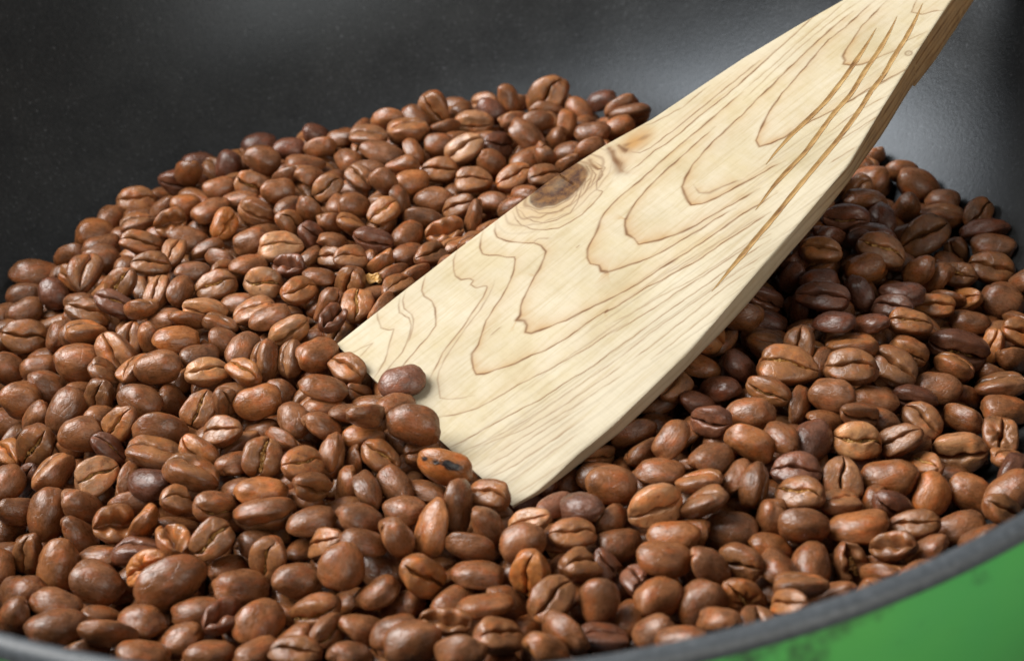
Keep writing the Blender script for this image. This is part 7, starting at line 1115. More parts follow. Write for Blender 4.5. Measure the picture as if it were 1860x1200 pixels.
(89.4,13.8,17.3,0.07,0.48,-0.88,-0.04,10.8,7.8,5.7,''), (89.9,24.0,17.0,0.20,-0.59,-0.78,0.05,9.5,7.2,5.3,''), (95.1,32.3,17.5,0.50,0.57,0.63,0.18,11.0,8.3,6.0,''),
(90.5,40.4,16.8,0.27,-0.71,-0.64,-0.08,10.1,7.5,5.3,''), (101.3,-61.7,7.6,0.05,0.94,-0.03,-0.32,10.5,7.7,5.3,''), (101.5,-46.6,5.1,0.07,-0.48,-0.38,0.78,11.7,8.6,6.5,''),
(99.8,-39.8,9.4,0.39,0.67,0.62,-0.15,10.5,7.7,5.5,''), (101.1,-27.4,15.1,0.14,-0.20,-0.97,0.03,9.6,7.2,5.1,''), (99.8,-20.4,11.8,0.25,-0.59,0.74,-0.21,9.8,7.3,4.9,''),
(97.5,-12.1,13.9,0.20,0.28,-0.29,-0.89,9.4,6.6,5.2,''), (102.8,-1.7,16.5,0.84,-0.24,0.03,-0.48,9.6,7.0,5.1,''), (97.7,5.8,16.4,0.05,-0.33,0.94,0.06,9.8,7.1,5.0,''),
(102.3,14.9,14.0,0.14,0.47,0.87,-0.00,10.0,7.3,5.5,''), (100.2,25.2,13.1,0.73,-0.31,0.24,-0.56,9.4,7.1,4.9,''), (102.0,33.2,15.0,0.20,-0.94,-0.01,-0.28,9.6,6.9,5.4,''),
(95.4,38.8,11.3,1.00,0.01,-0.03,-0.02,10.3,7.9,5.3,''), (98.3,49.8,11.1,0.93,0.23,-0.10,-0.26,11.2,8.0,5.8,''), (107.2,-33.6,8.1,0.12,0.66,-0.72,-0.17,10.3,7.5,5.3,''),
(112.5,-27.7,9.3,0.13,-0.89,-0.43,0.08,10.4,7.4,5.7,''), (105.5,-23.9,10.0,0.11,-0.87,-0.48,0.01,10.5,7.8,5.6,''), (104.5,-14.0,10.4,0.92,-0.31,0.08,-0.24,11.3,8.6,6.3,''),
(109.5,-2.6,8.9,0.72,-0.04,-0.14,-0.68,10.5,7.7,5.5,''), (104.0,1.9,11.4,0.18,-0.84,-0.51,0.06,10.1,7.8,5.1,''), (110.8,15.4,12.7,0.99,-0.10,-0.11,-0.05,9.9,7.6,5.1,''),
(109.3,21.1,9.2,0.43,0.15,-0.04,0.89,11.4,8.3,5.8,''), (107.9,32.2,8.4,0.59,0.57,-0.37,-0.43,11.5,8.3,6.1,''), (110.3,46.2,8.5,0.49,0.15,-0.21,-0.83,11.8,8.6,6.1,''),
(106.8,50.9,12.4,0.03,-0.46,-0.83,0.31,10.9,8.2,5.9,''), (120.0,-28.0,10.7,0.08,0.47,-0.88,-0.05,11.4,8.7,5.9,''), (117.5,-18.8,8.0,0.97,-0.20,0.02,-0.14,10.9,7.8,5.9,''),
(118.7,-9.5,8.3,0.93,-0.23,0.30,0.01,11.5,8.4,6.4,''), (116.5,0.6,11.0,0.67,0.05,-0.05,0.74,11.0,7.9,5.8,''), (117.0,6.0,7.0,0.01,0.75,-0.64,0.15,11.1,8.3,5.7,''),
(117.0,29.6,8.9,0.97,-0.14,-0.13,-0.15,10.7,8.1,5.8,''), (-103.1,-4.7,2.8,0.60,0.22,-0.01,-0.77,9.6,6.8,5.1,''), (-103.3,6.0,3.2,0.86,-0.09,-0.07,0.50,11.4,8.6,6.3,''),
(-103.1,22.5,3.2,0.11,0.89,-0.27,0.35,11.4,8.3,5.9,''), (-99.4,31.6,3.2,0.14,0.84,0.51,-0.07,10.7,7.8,6.0,''), (-90.3,-44.8,2.9,0.04,-0.19,0.41,0.89,11.7,8.9,6.0,''),
(-96.1,-26.8,3.3,0.29,0.11,-0.57,-0.76,11.1,8.1,5.7,''), (-89.1,-15.2,7.4,0.40,0.91,-0.02,-0.12,11.2,8.4,6.1,''), (-90.3,-8.0,8.3,0.05,-0.30,-0.23,0.92,10.7,8.0,5.9,''),
(-94.0,5.7,10.8,0.98,-0.19,-0.01,0.10,11.0,7.9,5.6,''), (-88.3,-55.8,3.2,0.90,-0.02,-0.02,0.44,11.4,8.3,6.1,''), (-82.1,-46.1,2.5,0.56,-0.47,0.03,0.69,10.9,8.3,5.6,''),
(-84.6,-38.1,6.5,0.25,0.75,0.58,0.19,9.9,7.3,5.3,''), (-84.0,-26.8,6.8,0.19,-0.68,0.70,-0.10,11.6,8.4,6.2,''), (-83.1,-19.1,11.7,0.24,-0.08,-0.91,0.34,9.9,7.4,5.5,''),
(-81.6,-12.0,10.2,0.31,0.27,0.91,-0.02,10.2,7.2,5.4,''), (-84.6,15.7,11.7,0.30,0.09,-0.05,-0.95,10.2,7.3,5.7,''), (-84.9,23.8,8.2,0.69,-0.14,0.23,-0.67,11.0,8.4,6.2,''),
(-84.4,32.9,8.0,0.21,-0.28,0.91,0.23,10.8,8.2,5.9,''), (-80.6,42.4,8.2,0.36,0.58,-0.66,-0.30,10.0,7.3,5.5,''), (-79.0,48.9,2.7,0.13,-0.96,-0.24,0.07,9.8,7.0,4.9,''),
(-78.8,-88.2,7.6,0.91,-0.11,-0.40,0.07,11.1,8.4,5.8,''), (-75.5,-78.7,4.0,0.08,0.88,0.47,0.06,10.3,7.6,5.8,''), (-73.1,-69.2,2.8,0.45,0.80,0.41,0.04,11.1,8.4,5.7,''),
(-75.8,-61.8,5.4,0.41,0.25,0.24,0.84,11.6,8.4,6.4,''), (-77.7,-52.7,6.0,0.03,0.30,0.14,-0.94,10.1,7.3,5.1,''), (-76.8,-44.7,6.7,0.47,0.78,-0.38,-0.14,10.8,8.3,5.9,''),
(-73.9,-38.7,8.3,0.07,0.94,-0.32,0.11,10.8,8.1,5.6,''), (-74.8,-32.2,4.7,0.28,-0.75,-0.53,-0.26,11.3,8.2,6.2,''), (-75.7,-17.3,7.7,0.28,0.23,-0.22,-0.91,10.4,7.4,5.3,''),
(-70.2,-8.6,9.9,0.22,0.68,0.70,0.08,10.1,7.1,5.4,''), (-73.2,14.3,12.0,0.98,-0.15,-0.12,-0.10,10.7,7.9,5.4,''), (-77.9,23.7,12.0,0.85,0.47,0.06,-0.23,11.2,8.5,5.9,''),
(-74.1,48.9,6.7,0.13,0.03,0.20,-0.97,9.5,6.9,4.8,''), (-66.0,-93.5,5.4,0.36,-0.29,-0.20,0.86,9.8,7.2,5.3,''), (-71.9,-95.1,8.2,0.79,0.27,-0.21,-0.51,10.9,7.7,5.9,''),
(-70.8,-85.7,4.5,0.08,0.13,0.92,-0.36,10.0,7.4,5.6,''), (-67.2,-68.9,5.3,0.19,0.73,-0.65,-0.13,11.1,8.3,6.0,''), (-62.1,-62.6,8.2,0.18,-0.68,-0.68,-0.20,10.5,7.7,5.3,''),
(-63.4,-52.9,6.9,0.95,0.12,0.20,0.19,11.2,8.1,6.1,''), (-64.0,-36.8,8.1,0.16,-0.98,-0.13,0.03,9.7,7.1,4.9,''), (-67.2,-20.4,9.3,0.00,-0.83,0.52,-0.19,9.7,7.4,5.3,''),
(-64.7,-9.3,8.5,0.02,0.95,-0.09,0.28,9.3,6.7,5.0,''), (-63.3,21.5,8.5,0.75,-0.12,-0.15,0.63,11.4,8.0,5.7,''), (-67.5,31.7,8.4,0.37,0.28,0.77,0.43,10.8,7.5,5.8,''),
(-66.7,39.6,10.8,0.48,-0.04,-0.12,-0.87,9.4,6.9,4.8,''), (-66.9,48.7,10.5,0.19,-0.56,-0.78,-0.18,10.0,7.0,5.6,''), (-59.7,-99.8,6.7,0.51,0.11,0.39,-0.76,11.5,8.8,5.9,''),
(-58.3,-89.7,8.2,0.93,-0.17,-0.02,0.32,9.7,7.3,4.9,''), (-60.6,-80.1,7.4,0.77,0.12,-0.03,-0.63,11.2,7.9,5.9,''), (-57.9,-70.3,8.5,0.19,0.93,0.30,-0.05,10.8,8.1,6.0,''),
(-54.8,-60.7,7.3,0.29,0.10,0.12,0.94,11.0,8.3,6.1,''), (-56.6,-33.5,12.1,0.81,0.07,0.02,-0.58,10.0,7.6,5.5,''), (-57.4,-26.1,8.0,0.09,-0.18,-0.49,-0.85,11.3,8.3,6.3,''),
(-61.3,-19.0,11.4,0.40,-0.16,-0.39,0.81,10.1,7.1,5.3,''), (-57.7,-3.7,10.1,0.39,0.02,-0.40,-0.83,9.3,7.1,5.1,''), (-56.3,4.2,8.0,0.35,0.08,-0.27,0.90,11.0,7.9,6.0,''),
(-55.3,24.5,9.6,0.05,-0.73,0.45,0.51,10.8,8.2,5.5,''), (-57.9,31.7,8.7,0.17,-0.26,0.03,-0.95,10.6,7.5,5.8,''), (-57.3,48.1,12.0,0.67,-0.30,-0.22,-0.64,11.4,8.2,5.8,''),
(-59.0,59.8,10.7,0.27,-0.24,0.04,0.93,9.4,7.2,5.0,''), (-50.3,-99.9,7.8,0.47,-0.02,-0.11,0.88,10.6,7.6,5.3,''), (-50.3,-88.0,4.4,0.94,0.29,0.00,-0.18,10.3,7.4,5.6,''),
(-50.9,-81.3,8.9,0.94,-0.16,0.03,0.30,11.2,8.4,6.2,''), (-50.9,-73.7,7.9,0.82,0.48,-0.07,0.31,10.5,7.5,5.5,''), (-48.5,-47.1,9.4,0.37,-0.82,0.42,-0.08,10.2,7.5,5.3,''),
(-48.8,-37.4,10.1,0.90,0.15,0.40,0.12,9.5,7.0,5.2,''), (-48.0,-28.0,8.3,0.24,0.81,0.49,0.22,11.2,8.0,6.2,''), (-51.7,-19.9,8.5,0.27,0.62,0.59,0.44,9.5,7.0,5.2,''),
(-50.1,-11.9,9.9,0.05,0.19,0.20,-0.96,10.4,7.9,5.3,''), (-48.9,-2.2,9.4,0.28,-0.18,0.91,0.23,10.6,7.9,5.5,''), (-47.3,6.8,8.0,0.09,0.58,0.77,-0.25,11.4,8.5,6.1,''),
(-48.7,22.4,11.6,0.68,-0.24,-0.29,-0.63,9.9,7.6,5.2,''), (-48.3,30.0,10.0,0.01,-0.03,0.61,0.79,10.8,7.7,5.5,''), (-48.7,37.1,10.6,0.03,0.98,0.08,0.20,11.3,8.0,5.7,''),
(-47.8,59.8,10.8,0.35,0.16,-0.13,0.92,10.9,8.2,5.5,''), (-50.3,68.1,8.8,0.62,-0.12,0.22,-0.75,11.5,8.7,6.2,''), (-48.2,78.1,6.9,0.96,0.28,-0.03,-0.03,9.7,7.3,5.2,''),
(-38.5,-77.5,7.9,0.08,0.91,-0.39,-0.09,9.7,7.1,5.2,''), (-41.5,-69.7,10.6,0.25,-0.21,0.26,-0.91,11.0,8.2,5.5,''), (-42.1,-62.2,10.7,0.05,0.11,-0.97,0.22,9.6,7.1,5.3,''),
(-37.8,-34.5,9.6,0.60,0.19,-0.49,-0.61,11.3,8.3,6.1,''), (-40.0,-27.8,10.5,0.21,-0.06,-0.23,-0.95,9.9,7.5,5.2,''), (-37.6,-20.7,11.2,0.14,-0.32,-0.80,0.48,11.0,8.0,6.1,''),
(-40.1,-1.1,9.8,0.11,-0.91,0.21,-0.34,10.6,7.6,5.4,''), (-40.7,7.7,7.8,0.32,0.47,0.65,0.50,9.9,7.6,5.2,''), (-42.6,17.2,8.0,0.03,0.96,0.07,-0.26,11.1,8.5,6.1,''),
(-40.3,31.2,8.0,0.66,0.47,0.11,-0.58,9.4,6.9,5.2,''), (-42.5,46.3,11.4,0.39,-0.02,0.05,-0.92,11.6,8.9,5.8,''), (-40.1,56.8,8.5,0.78,0.04,-0.53,-0.32,11.5,8.1,5.9,''),
(-40.8,65.5,9.9,0.38,0.28,0.76,-0.44,11.1,8.5,5.7,''), (-43.4,72.1,11.4,0.82,-0.20,-0.07,-0.53,10.8,8.3,5.9,''), (-32.2,-92.4,7.2,0.56,0.16,0.34,-0.74,11.2,8.5,5.9,''),
(-31.3,-84.1,5.4,0.40,-0.22,-0.31,0.83,11.0,8.3,5.7,''), (-31.1,-77.2,8.2,0.50,0.06,0.49,0.72,10.4,7.9,5.6,''), (-33.2,-68.3,7.7,0.29,0.73,-0.61,0.09,10.1,7.1,5.3,''),
(-32.3,-62.5,10.6,0.22,-0.17,-0.96,-0.04,11.3,8.2,5.7,''), (-27.1,-42.2,13.4,0.18,-0.95,0.09,-0.23,11.2,8.0,6.0,''), (-32.7,-38.0,7.4,0.13,-0.89,-0.34,-0.27,11.5,8.6,6.2,''),
(-30.8,-29.5,11.0,0.95,0.06,0.08,-0.29,9.7,7.3,5.0,''), (-29.6,-20.2,9.0,0.59,-0.10,0.10,0.79,9.9,7.4,5.0,''), (-32.2,-13.5,10.7,0.35,0.88,0.32,0.00,11.1,8.1,5.9,''),
(-34.2,3.4,10.6,0.16,0.88,-0.41,-0.19,10.9,7.7,5.8,''), (-33.4,11.4,8.3,0.98,-0.18,0.06,-0.09,10.6,8.0,5.3,''), (-33.1,23.6,7.1,0.87,0.11,0.03,-0.48,11.0,7.8,6.0,''),
(-33.0,76.7,11.2,0.14,-0.62,-0.77,0.02,11.0,7.9,6.1,''), (-32.1,100.2,3.0,0.13,0.51,0.67,-0.52,10.7,8.0,5.5,''), (-25.4,-106.1,9.4,0.38,0.91,0.08,0.12,10.3,7.6,5.2,''),
(-24.0,-85.1,9.1,0.04,-0.97,-0.13,0.18,11.5,8.3,6.3,''), (-24.4,-77.0,10.2,0.91,0.29,-0.09,-0.29,9.2,7.0,5.0,''), (-23.5,-69.2,8.3,0.95,-0.31,-0.06,-0.01,11.5,8.5,5.8,''),
(-24.1,-65.1,13.0,0.07,-0.49,-0.69,0.52,10.6,7.7,5.6,''), (-27.7,-53.4,12.2,0.31,-0.36,0.88,-0.03,10.0,7.5,5.5,''), (-26.0,-45.1,8.6,0.61,0.11,-0.07,-0.78,10.0,7.5,5.0,''),
(-22.7,-34.6,9.4,0.28,0.33,-0.87,0.23,11.5,8.6,6.2,''), (-22.3,-1.8,10.1,0.05,-0.01,-0.05,-1.00,11.0,7.8,5.9,''), (-20.3,34.4,11.3,0.26,0.94,0.21,-0.09,11.2,8.4,6.2,''),
(-24.4,61.0,9.2,0.79,-0.47,0.01,-0.38,10.8,7.8,5.7,''), (-25.4,77.2,9.5,0.19,-0.09,0.96,-0.16,10.6,8.2,5.6,''), (-24.7,101.3,2.9,0.17,-0.57,-0.80,0.10,10.1,7.5,5.4,''),
(-12.6,-100.1,11.9,0.90,-0.02,-0.21,-0.38,9.9,7.3,5.4,''), (-15.3,-88.8,11.4,0.06,-0.64,0.76,0.00,11.7,8.3,5.9,''), (-15.9,-80.1,8.2,0.97,0.05,-0.03,-0.24,10.2,7.2,5.4,''),
(-15.6,-72.5,6.4,0.08,-0.66,0.75,0.03,9.2,6.9,4.7,''), (-14.1,-3.9,12.6,0.30,-0.52,-0.14,-0.79,10.7,7.5,5.7,''), (-14.2,4.1,7.5,0.48,-0.06,-0.31,0.82,11.5,8.8,6.4,''),
(-13.8,15.8,9.9,0.82,0.00,0.22,0.53,11.0,7.8,5.7,''), (-18.1,22.9,11.0,0.27,-0.72,-0.64,-0.10,10.0,7.1,5.5,''), (-16.8,40.7,6.7,0.34,-0.00,0.21,0.92,9.3,6.7,5.2,''),
(-14.1,46.1,10.9,0.06,-0.93,-0.21,-0.29,9.9,7.2,5.6,''), (-16.1,74.6,8.7,0.28,-0.45,-0.85,0.04,11.3,8.5,5.8,''), (-6.1,-105.8,9.1,0.17,-0.48,-0.85,0.11,9.4,6.9,5.0,''),
(-6.5,-96.9,8.9,0.97,-0.08,-0.08,-0.23,11.7,8.3,6.2,''), (-8.5,-87.6,9.2,0.41,0.80,0.39,0.21,10.5,7.5,5.3,''), (-7.6,-79.1,9.9,0.03,-0.29,0.17,-0.94,10.3,7.6,5.2,''),
(-8.6,-53.8,8.5,0.05,-0.77,-0.60,0.23,10.4,7.7,5.5,''), (-8.6,-0.8,11.7,0.18,0.75,-0.58,-0.28,11.3,8.2,5.7,''), (-7.2,7.2,10.1,0.06,-0.69,0.53,0.49,10.1,7.3,5.2,''),
(-6.9,14.7,8.4,0.23,-0.51,0.83,-0.02,10.0,7.2,5.4,''), (-4.2,35.5,9.8,0.19,-0.67,0.71,-0.04,9.3,7.1,5.1,''), (-7.9,42.6,9.3,0.32,-0.81,-0.41,-0.27,10.3,7.9,5.4,''),
(-8.6,56.8,9.3,0.12,-0.75,-0.45,-0.47,9.9,7.0,5.0,''), (-6.8,66.8,10.7,0.36,0.74,-0.53,-0.22,11.0,7.8,5.6,''), (-8.9,91.8,7.8,0.26,-0.90,0.33,0.08,10.3,7.6,5.6,''),
(1.3,-115.2,12.1,0.19,-0.84,0.50,-0.12,11.2,7.8,6.1,''), (1.5,-108.7,6.9,0.61,-0.44,0.65,-0.12,11.7,8.9,5.9,''), (3.4,-97.8,10.5,0.12,-0.72,-0.62,-0.28,10.5,7.6,5.5,''),
(0.8,-90.8,10.5,0.50,-0.71,-0.45,-0.21,10.0,7.6,5.4,''), (0.5,-84.8,9.9,0.95,0.24,-0.19,-0.03,9.6,6.8,5.2,''), (0.7,-73.5,9.1,0.30,-0.94,-0.13,-0.10,11.1,8.3,5.9,''),
(3.4,39.4,8.7,0.32,0.40,0.82,0.25,10.5,7.6,5.3,''), (0.4,47.4,9.4,0.32,0.81,0.49,0.05,10.2,7.8,5.4,''), (-1.0,55.7,9.1,0.22,0.01,0.96,0.19,10.4,7.9,5.5,''),
(1.4,62.4,8.6,0.47,-0.15,-0.27,0.82,11.4,8.6,5.7,''), (2.2,73.4,9.0,0.20,0.74,-0.59,0.26,11.7,8.3,6.4,''), (12.7,-105.2,11.6,0.02,-0.32,0.67,-0.67,10.7,7.8,5.9,''),
(12.0,-99.7,11.8,0.00,0.19,-0.61,-0.76,11.4,8.2,5.8,''), (9.6,-90.3,10.9,0.07,-0.68,0.67,-0.29,9.7,7.1,5.4,''), (9.1,-82.3,6.9,0.14,0.24,0.03,-0.96,9.5,7.1,5.0,''),
(10.5,-74.1,8.0,0.08,0.92,-0.38,0.09,10.6,7.5,5.5,''), (12.0,-52.5,10.7,0.22,0.63,-0.74,0.07,10.7,8.2,5.7,''), (12.9,38.7,10.3,0.02,0.91,0.40,-0.07,10.0,7.2,5.2,''),
(11.8,47.4,9.8,0.30,-0.78,-0.55,-0.04,11.4,8.3,5.7,''), (9.2,55.7,7.8,0.05,-0.72,0.69,0.05,11.1,8.5,5.9,''), (7.4,65.5,9.6,0.81,-0.49,0.08,-0.32,11.2,8.0,5.8,''),
(11.4,73.5,10.1,0.43,-0.82,-0.25,0.28,10.7,7.9,5.9,''), (12.2,92.3,9.0,0.03,0.20,-0.98,-0.09,11.2,8.5,5.8,''), (19.0,-109.2,10.2,0.56,0.40,-0.59,-0.42,11.0,7.8,5.9,''),
(19.8,-99.3,8.1,0.37,-0.50,0.14,0.77,10.7,7.9,5.7,''), (15.3,-93.0,8.3,0.19,0.94,0.08,0.28,11.3,8.5,6.1,''), (20.1,-78.0,10.8,0.26,-0.12,0.03,0.96,10.4,7.6,5.4,''),
(19.8,-62.6,8.2,0.47,0.66,0.53,0.25,10.5,7.6,5.9,''), (18.4,-54.5,6.9,0.08,-0.02,-0.04,-1.00,10.0,7.0,5.3,''), (20.5,46.4,8.8,0.34,0.91,0.24,0.06,9.8,7.1,5.3,''),
(19.1,88.6,10.8,0.46,-0.04,0.18,-0.87,10.5,7.4,5.4,''), (19.2,97.8,6.8,0.04,-0.39,-0.80,0.45,9.3,7.0,4.9,''), (28.9,-95.6,7.8,0.48,0.74,-0.39,-0.28,9.3,6.8,4.8,''),
(27.8,-82.5,9.1,0.95,-0.22,0.02,-0.21,10.6,8.0,5.9,''), (29.1,-72.2,9.9,0.06,-0.22,-0.36,0.90,9.3,6.9,5.0,''), (27.7,-53.1,7.3,0.65,0.18,0.13,0.73,11.3,8.4,5.8,''),
(28.9,-43.4,9.3,0.46,0.12,0.14,0.87,9.5,6.7,5.0,''), (28.1,-35.3,9.1,0.19,-0.96,0.05,-0.18,10.1,7.2,5.4,''), (27.8,82.3,8.3,0.31,-0.13,-0.10,-0.94,11.5,8.2,6.2,''),
(32.9,-106.4,7.7,0.27,0.59,0.14,-0.75,11.0,7.9,5.8,''), (35.0,-79.1,8.2,0.61,0.02,-0.08,0.78,9.6,7.0,5.2,''), (35.2,-70.0,7.7,0.01,0.94,-0.32,0.10,9.9,7.1,5.4,''),
(34.4,-61.5,10.6,0.71,-0.21,0.16,-0.65,11.0,7.8,5.9,''), (36.8,-54.7,6.6,0.82,0.48,-0.32,-0.03,11.8,9.0,6.5,''), (37.6,-43.1,10.1,0.92,0.05,0.13,0.36,11.4,8.3,5.9,''),
(35.5,41.6,13.2,0.31,-0.54,0.77,0.17,9.9,7.0,5.5,''), (36.6,50.4,11.3,0.38,-0.34,-0.09,0.85,11.1,8.3,5.9,''), (33.9,59.4,10.6,0.28,-0.96,0.06,0.07,10.5,7.4,5.3,''),
(37.3,65.3,8.9,0.11,0.92,-0.25,-0.27,9.5,7.2,5.0,''), (37.3,84.1,9.1,0.31,-0.83,-0.46,0.06,9.6,6.9,4.9,''), (49.3,-117.7,15.4,0.10,0.49,0.86,-0.10,10.7,7.9,5.8,''),
(44.9,-112.4,9.1,0.53,0.84,0.01,0.13,10.3,7.9,5.6,''), (43.4,-99.7,9.0,0.96,0.01,0.06,-0.27,11.4,8.5,6.1,''), (44.5,-89.2,7.7,0.55,-0.44,-0.40,0.59,11.3,8.4,5.7,''),
(44.2,-77.1,7.5,0.10,0.82,0.55,-0.08,11.6,8.5,6.3,''), (45.0,-69.8,10.4,0.56,0.10,-0.09,-0.82,11.8,8.9,6.0,''), (45.9,-59.0,11.0,0.50,0.39,0.77,0.06,10.7,7.5,5.6,''),
(45.1,-49.3,7.9,0.26,0.94,0.21,0.08,10.9,8.2,5.5,''), (43.4,-39.9,13.2,0.02,0.97,0.24,-0.09,9.6,7.4,5.1,''), (42.9,-35.2,9.9,0.90,0.17,0.14,-0.37,10.4,7.6,5.2,''),
(45.7,-27.4,12.4,0.24,-0.74,-0.60,0.18,9.4,7.0,5.3,''), (44.9,64.1,12.8,0.07,0.92,0.27,0.26,11.3,8.3,6.3,''), (47.2,72.1,10.4,0.29,0.26,-0.12,-0.91,10.8,8.2,5.5,''),
(51.8,-107.6,7.8,0.04,0.91,-0.42,-0.02,9.4,7.1,4.9,''), (51.8,-88.9,9.4,0.32,0.06,-0.02,0.95,9.3,7.0,5.1,''), (52.0,-79.0,9.6,0.35,-0.17,0.07,-0.92,11.1,8.4,6.2,''),
(53.4,-69.3,8.7,0.20,0.30,-0.38,-0.85,11.2,8.0,6.3,''), (53.4,-62.0,10.4,0.01,-0.00,0.21,0.98,9.9,7.5,5.5,''), (54.7,-53.9,9.3,0.04,0.32,0.94,-0.09,11.3,8.6,5.9,''),
(52.9,-43.9,8.1,0.55,0.02,-0.15,0.82,9.9,7.1,5.4,''), (50.1,-33.5,7.1,0.62,-0.12,-0.18,0.76,11.2,8.4,5.8,''), (53.5,-26.5,10.2,0.22,-0.42,-0.88,0.04,10.0,7.5,5.3,''),
(53.7,76.5,10.6,0.36,-0.25,-0.63,0.64,9.3,6.7,4.9,''), (51.6,92.3,3.4,0.23,0.03,0.96,0.15,11.3,8.6,6.3,''), (63.4,-108.3,12.9,0.07,-0.81,-0.56,0.16,11.4,8.2,6.3,''),
(59.4,-101.1,7.4,0.59,0.18,-0.01,0.79,11.7,8.7,6.4,''), (62.7,-91.0,8.2,0.01,0.22,-0.21,0.95,11.4,8.5,6.3,''), (62.7,-80.6,7.5,0.20,0.92,-0.28,-0.20,11.7,8.8,6.1,''),
(62.0,-69.9,8.3,0.87,-0.17,-0.29,-0.35,11.0,8.1,5.7,''), (61.5,-64.3,12.1,0.12,-0.46,0.03,-0.88,9.5,7.1,5.3,''), (62.2,-46.2,8.4,0.13,-0.75,0.61,-0.23,11.0,7.9,6.1,''),
(61.1,-36.8,9.6,0.87,-0.32,0.09,-0.36,9.4,6.9,4.9,''), (59.9,-26.2,11.5,0.25,0.36,-0.90,-0.01,10.2,7.2,5.5,''), (62.3,-17.9,11.0,0.60,-0.29,-0.74,-0.06,11.2,8.5,6.0,''),
(61.7,-11.1,11.2,0.27,-0.02,-0.45,-0.85,9.8,7.3,5.0,''), (59.4,-1.7,9.0,0.07,0.16,-0.84,0.51,11.7,8.6,6.4,''), (59.0,67.6,10.7,0.06,0.30,0.08,0.95,11.5,8.2,5.7,''),
(63.5,74.8,7.4,0.68,0.10,0.06,0.72,9.3,6.7,4.7,''), (63.3,83.3,4.4,0.90,-0.08,-0.12,0.42,9.5,7.2,5.2,''), (75.2,-106.0,16.8,0.70,0.12,0.28,0.65,11.8,8.7,6.2,''),
(74.8,-88.1,6.3,0.32,-0.36,-0.14,0.87,10.7,7.8,5.8,''), (70.4,-79.4,8.5,0.77,0.09,-0.01,-0.64,11.1,7.8,5.6,''), (70.7,-68.1,8.4,0.13,-0.76,0.63,-0.13,11.0,8.1,6.0,''),
(67.1,-62.2,12.0,0.77,0.18,0.29,0.53,10.1,7.6,5.3,''), (73.6,-53.9,8.3,0.10,-0.84,-0.53,0.08,11.4,8.7,6.0,''), (69.4,-44.6,8.2,0.45,0.04,0.54,0.72,9.9,7.5,5.1,''),
(68.6,-28.8,10.4,0.09,0.15,0.64,0.74,9.4,7.2,5.2,''), (69.3,-20.7,9.5,0.75,-0.02,-0.22,-0.63,11.2,8.3,6.0,''), (69.6,-12.2,10.5,0.06,0.42,-0.87,0.26,9.4,6.8,4.8,''),
(70.4,-3.5,9.3,0.38,0.12,-0.21,0.89,11.0,8.0,5.9,''), (71.2,4.6,8.5,0.89,-0.15,-0.24,-0.35,10.2,7.5,5.3,''), (70.0,13.3,9.8,0.85,0.13,-0.21,0.48,9.6,7.4,5.3,''),
(71.2,83.2,3.9,0.07,0.41,-0.91,0.07,10.1,7.2,5.2,''), (82.3,-77.8,7.8,0.13,-0.03,0.99,0.02,11.1,8.4,5.9,''), (79.1,-58.8,6.0,0.24,0.03,0.95,0.18,9.5,7.2,4.8,''),
(76.5,-54.8,12.8,0.79,-0.05,-0.10,0.60,9.4,7.2,4.8,''), (79.2,-42.0,7.6,0.23,-0.18,-0.91,0.28,11.0,8.0,5.6,''), (81.6,-25.6,10.4,0.03,-0.93,0.35,-0.13,10.0,7.3,5.2,''),
(77.6,-18.3,5.1,0.06,0.13,0.40,0.91,11.5,8.7,5.8,''), (79.1,-8.2,7.2,0.25,0.11,0.01,-0.96,9.2,7.0,5.0,''), (77.9,-1.4,10.7,0.86,0.17,0.44,0.20,11.8,8.6,6.3,''),
(91.7,-73.4,7.0,0.94,-0.15,0.25,0.17,9.6,7.3,5.2,''), (87.3,-46.8,9.4,0.01,0.89,-0.12,0.45,10.8,7.9,6.0,''), (84.1,-37.0,10.4,0.05,0.97,0.06,-0.22,10.4,7.5,5.4,''),
(88.5,-20.3,12.7,0.13,0.05,0.99,-0.05,11.1,8.2,6.1,''), (88.2,-12.5,9.4,0.17,0.22,-0.91,0.32,11.2,8.6,5.8,''), (85.6,-1.7,11.1,0.13,-0.70,-0.70,-0.06,10.7,7.7,5.4,''),
(84.6,12.7,13.3,0.98,-0.14,-0.04,0.15,9.5,6.7,4.9,''), (87.7,27.5,8.2,0.30,0.92,-0.05,-0.24,11.3,8.4,6.3,''), (95.7,-48.1,3.5,0.41,0.14,-0.86,0.28,11.3,8.7,5.9,''),
(96.0,-33.1,9.0,0.11,0.09,-0.10,-0.99,11.4,8.5,6.3,''), (95.2,-26.1,7.9,0.49,-0.87,-0.06,-0.07,9.5,6.8,5.1,''), (92.5,-18.0,7.7,0.91,-0.37,-0.15,0.13,11.0,7.9,5.7,''),
(95.2,-7.6,9.3,0.30,0.77,-0.34,-0.45,9.5,7.1,5.3,''), (96.1,-0.3,11.7,0.34,-0.22,-0.31,0.86,9.3,6.7,4.9,''), (94.1,14.0,13.0,0.17,0.53,0.82,0.14,11.3,8.2,6.1,''),
(92.8,22.8,11.3,0.92,0.38,0.04,-0.02,10.8,8.0,5.5,''), (94.6,30.6,10.0,0.89,0.10,0.08,-0.43,9.9,7.1,5.3,''), (102.7,-38.3,4.3,0.21,-0.97,0.06,-0.07,11.5,8.1,6.1,''),
(105.8,-20.4,3.7,0.02,0.63,-0.75,0.19,10.2,7.3,5.3,''), (102.6,-6.6,8.6,0.11,-0.30,-0.66,0.68,11.3,8.5,5.9,''), (107.1,9.6,8.0,0.02,-0.05,0.47,-0.88,11.8,8.7,6.5,''),
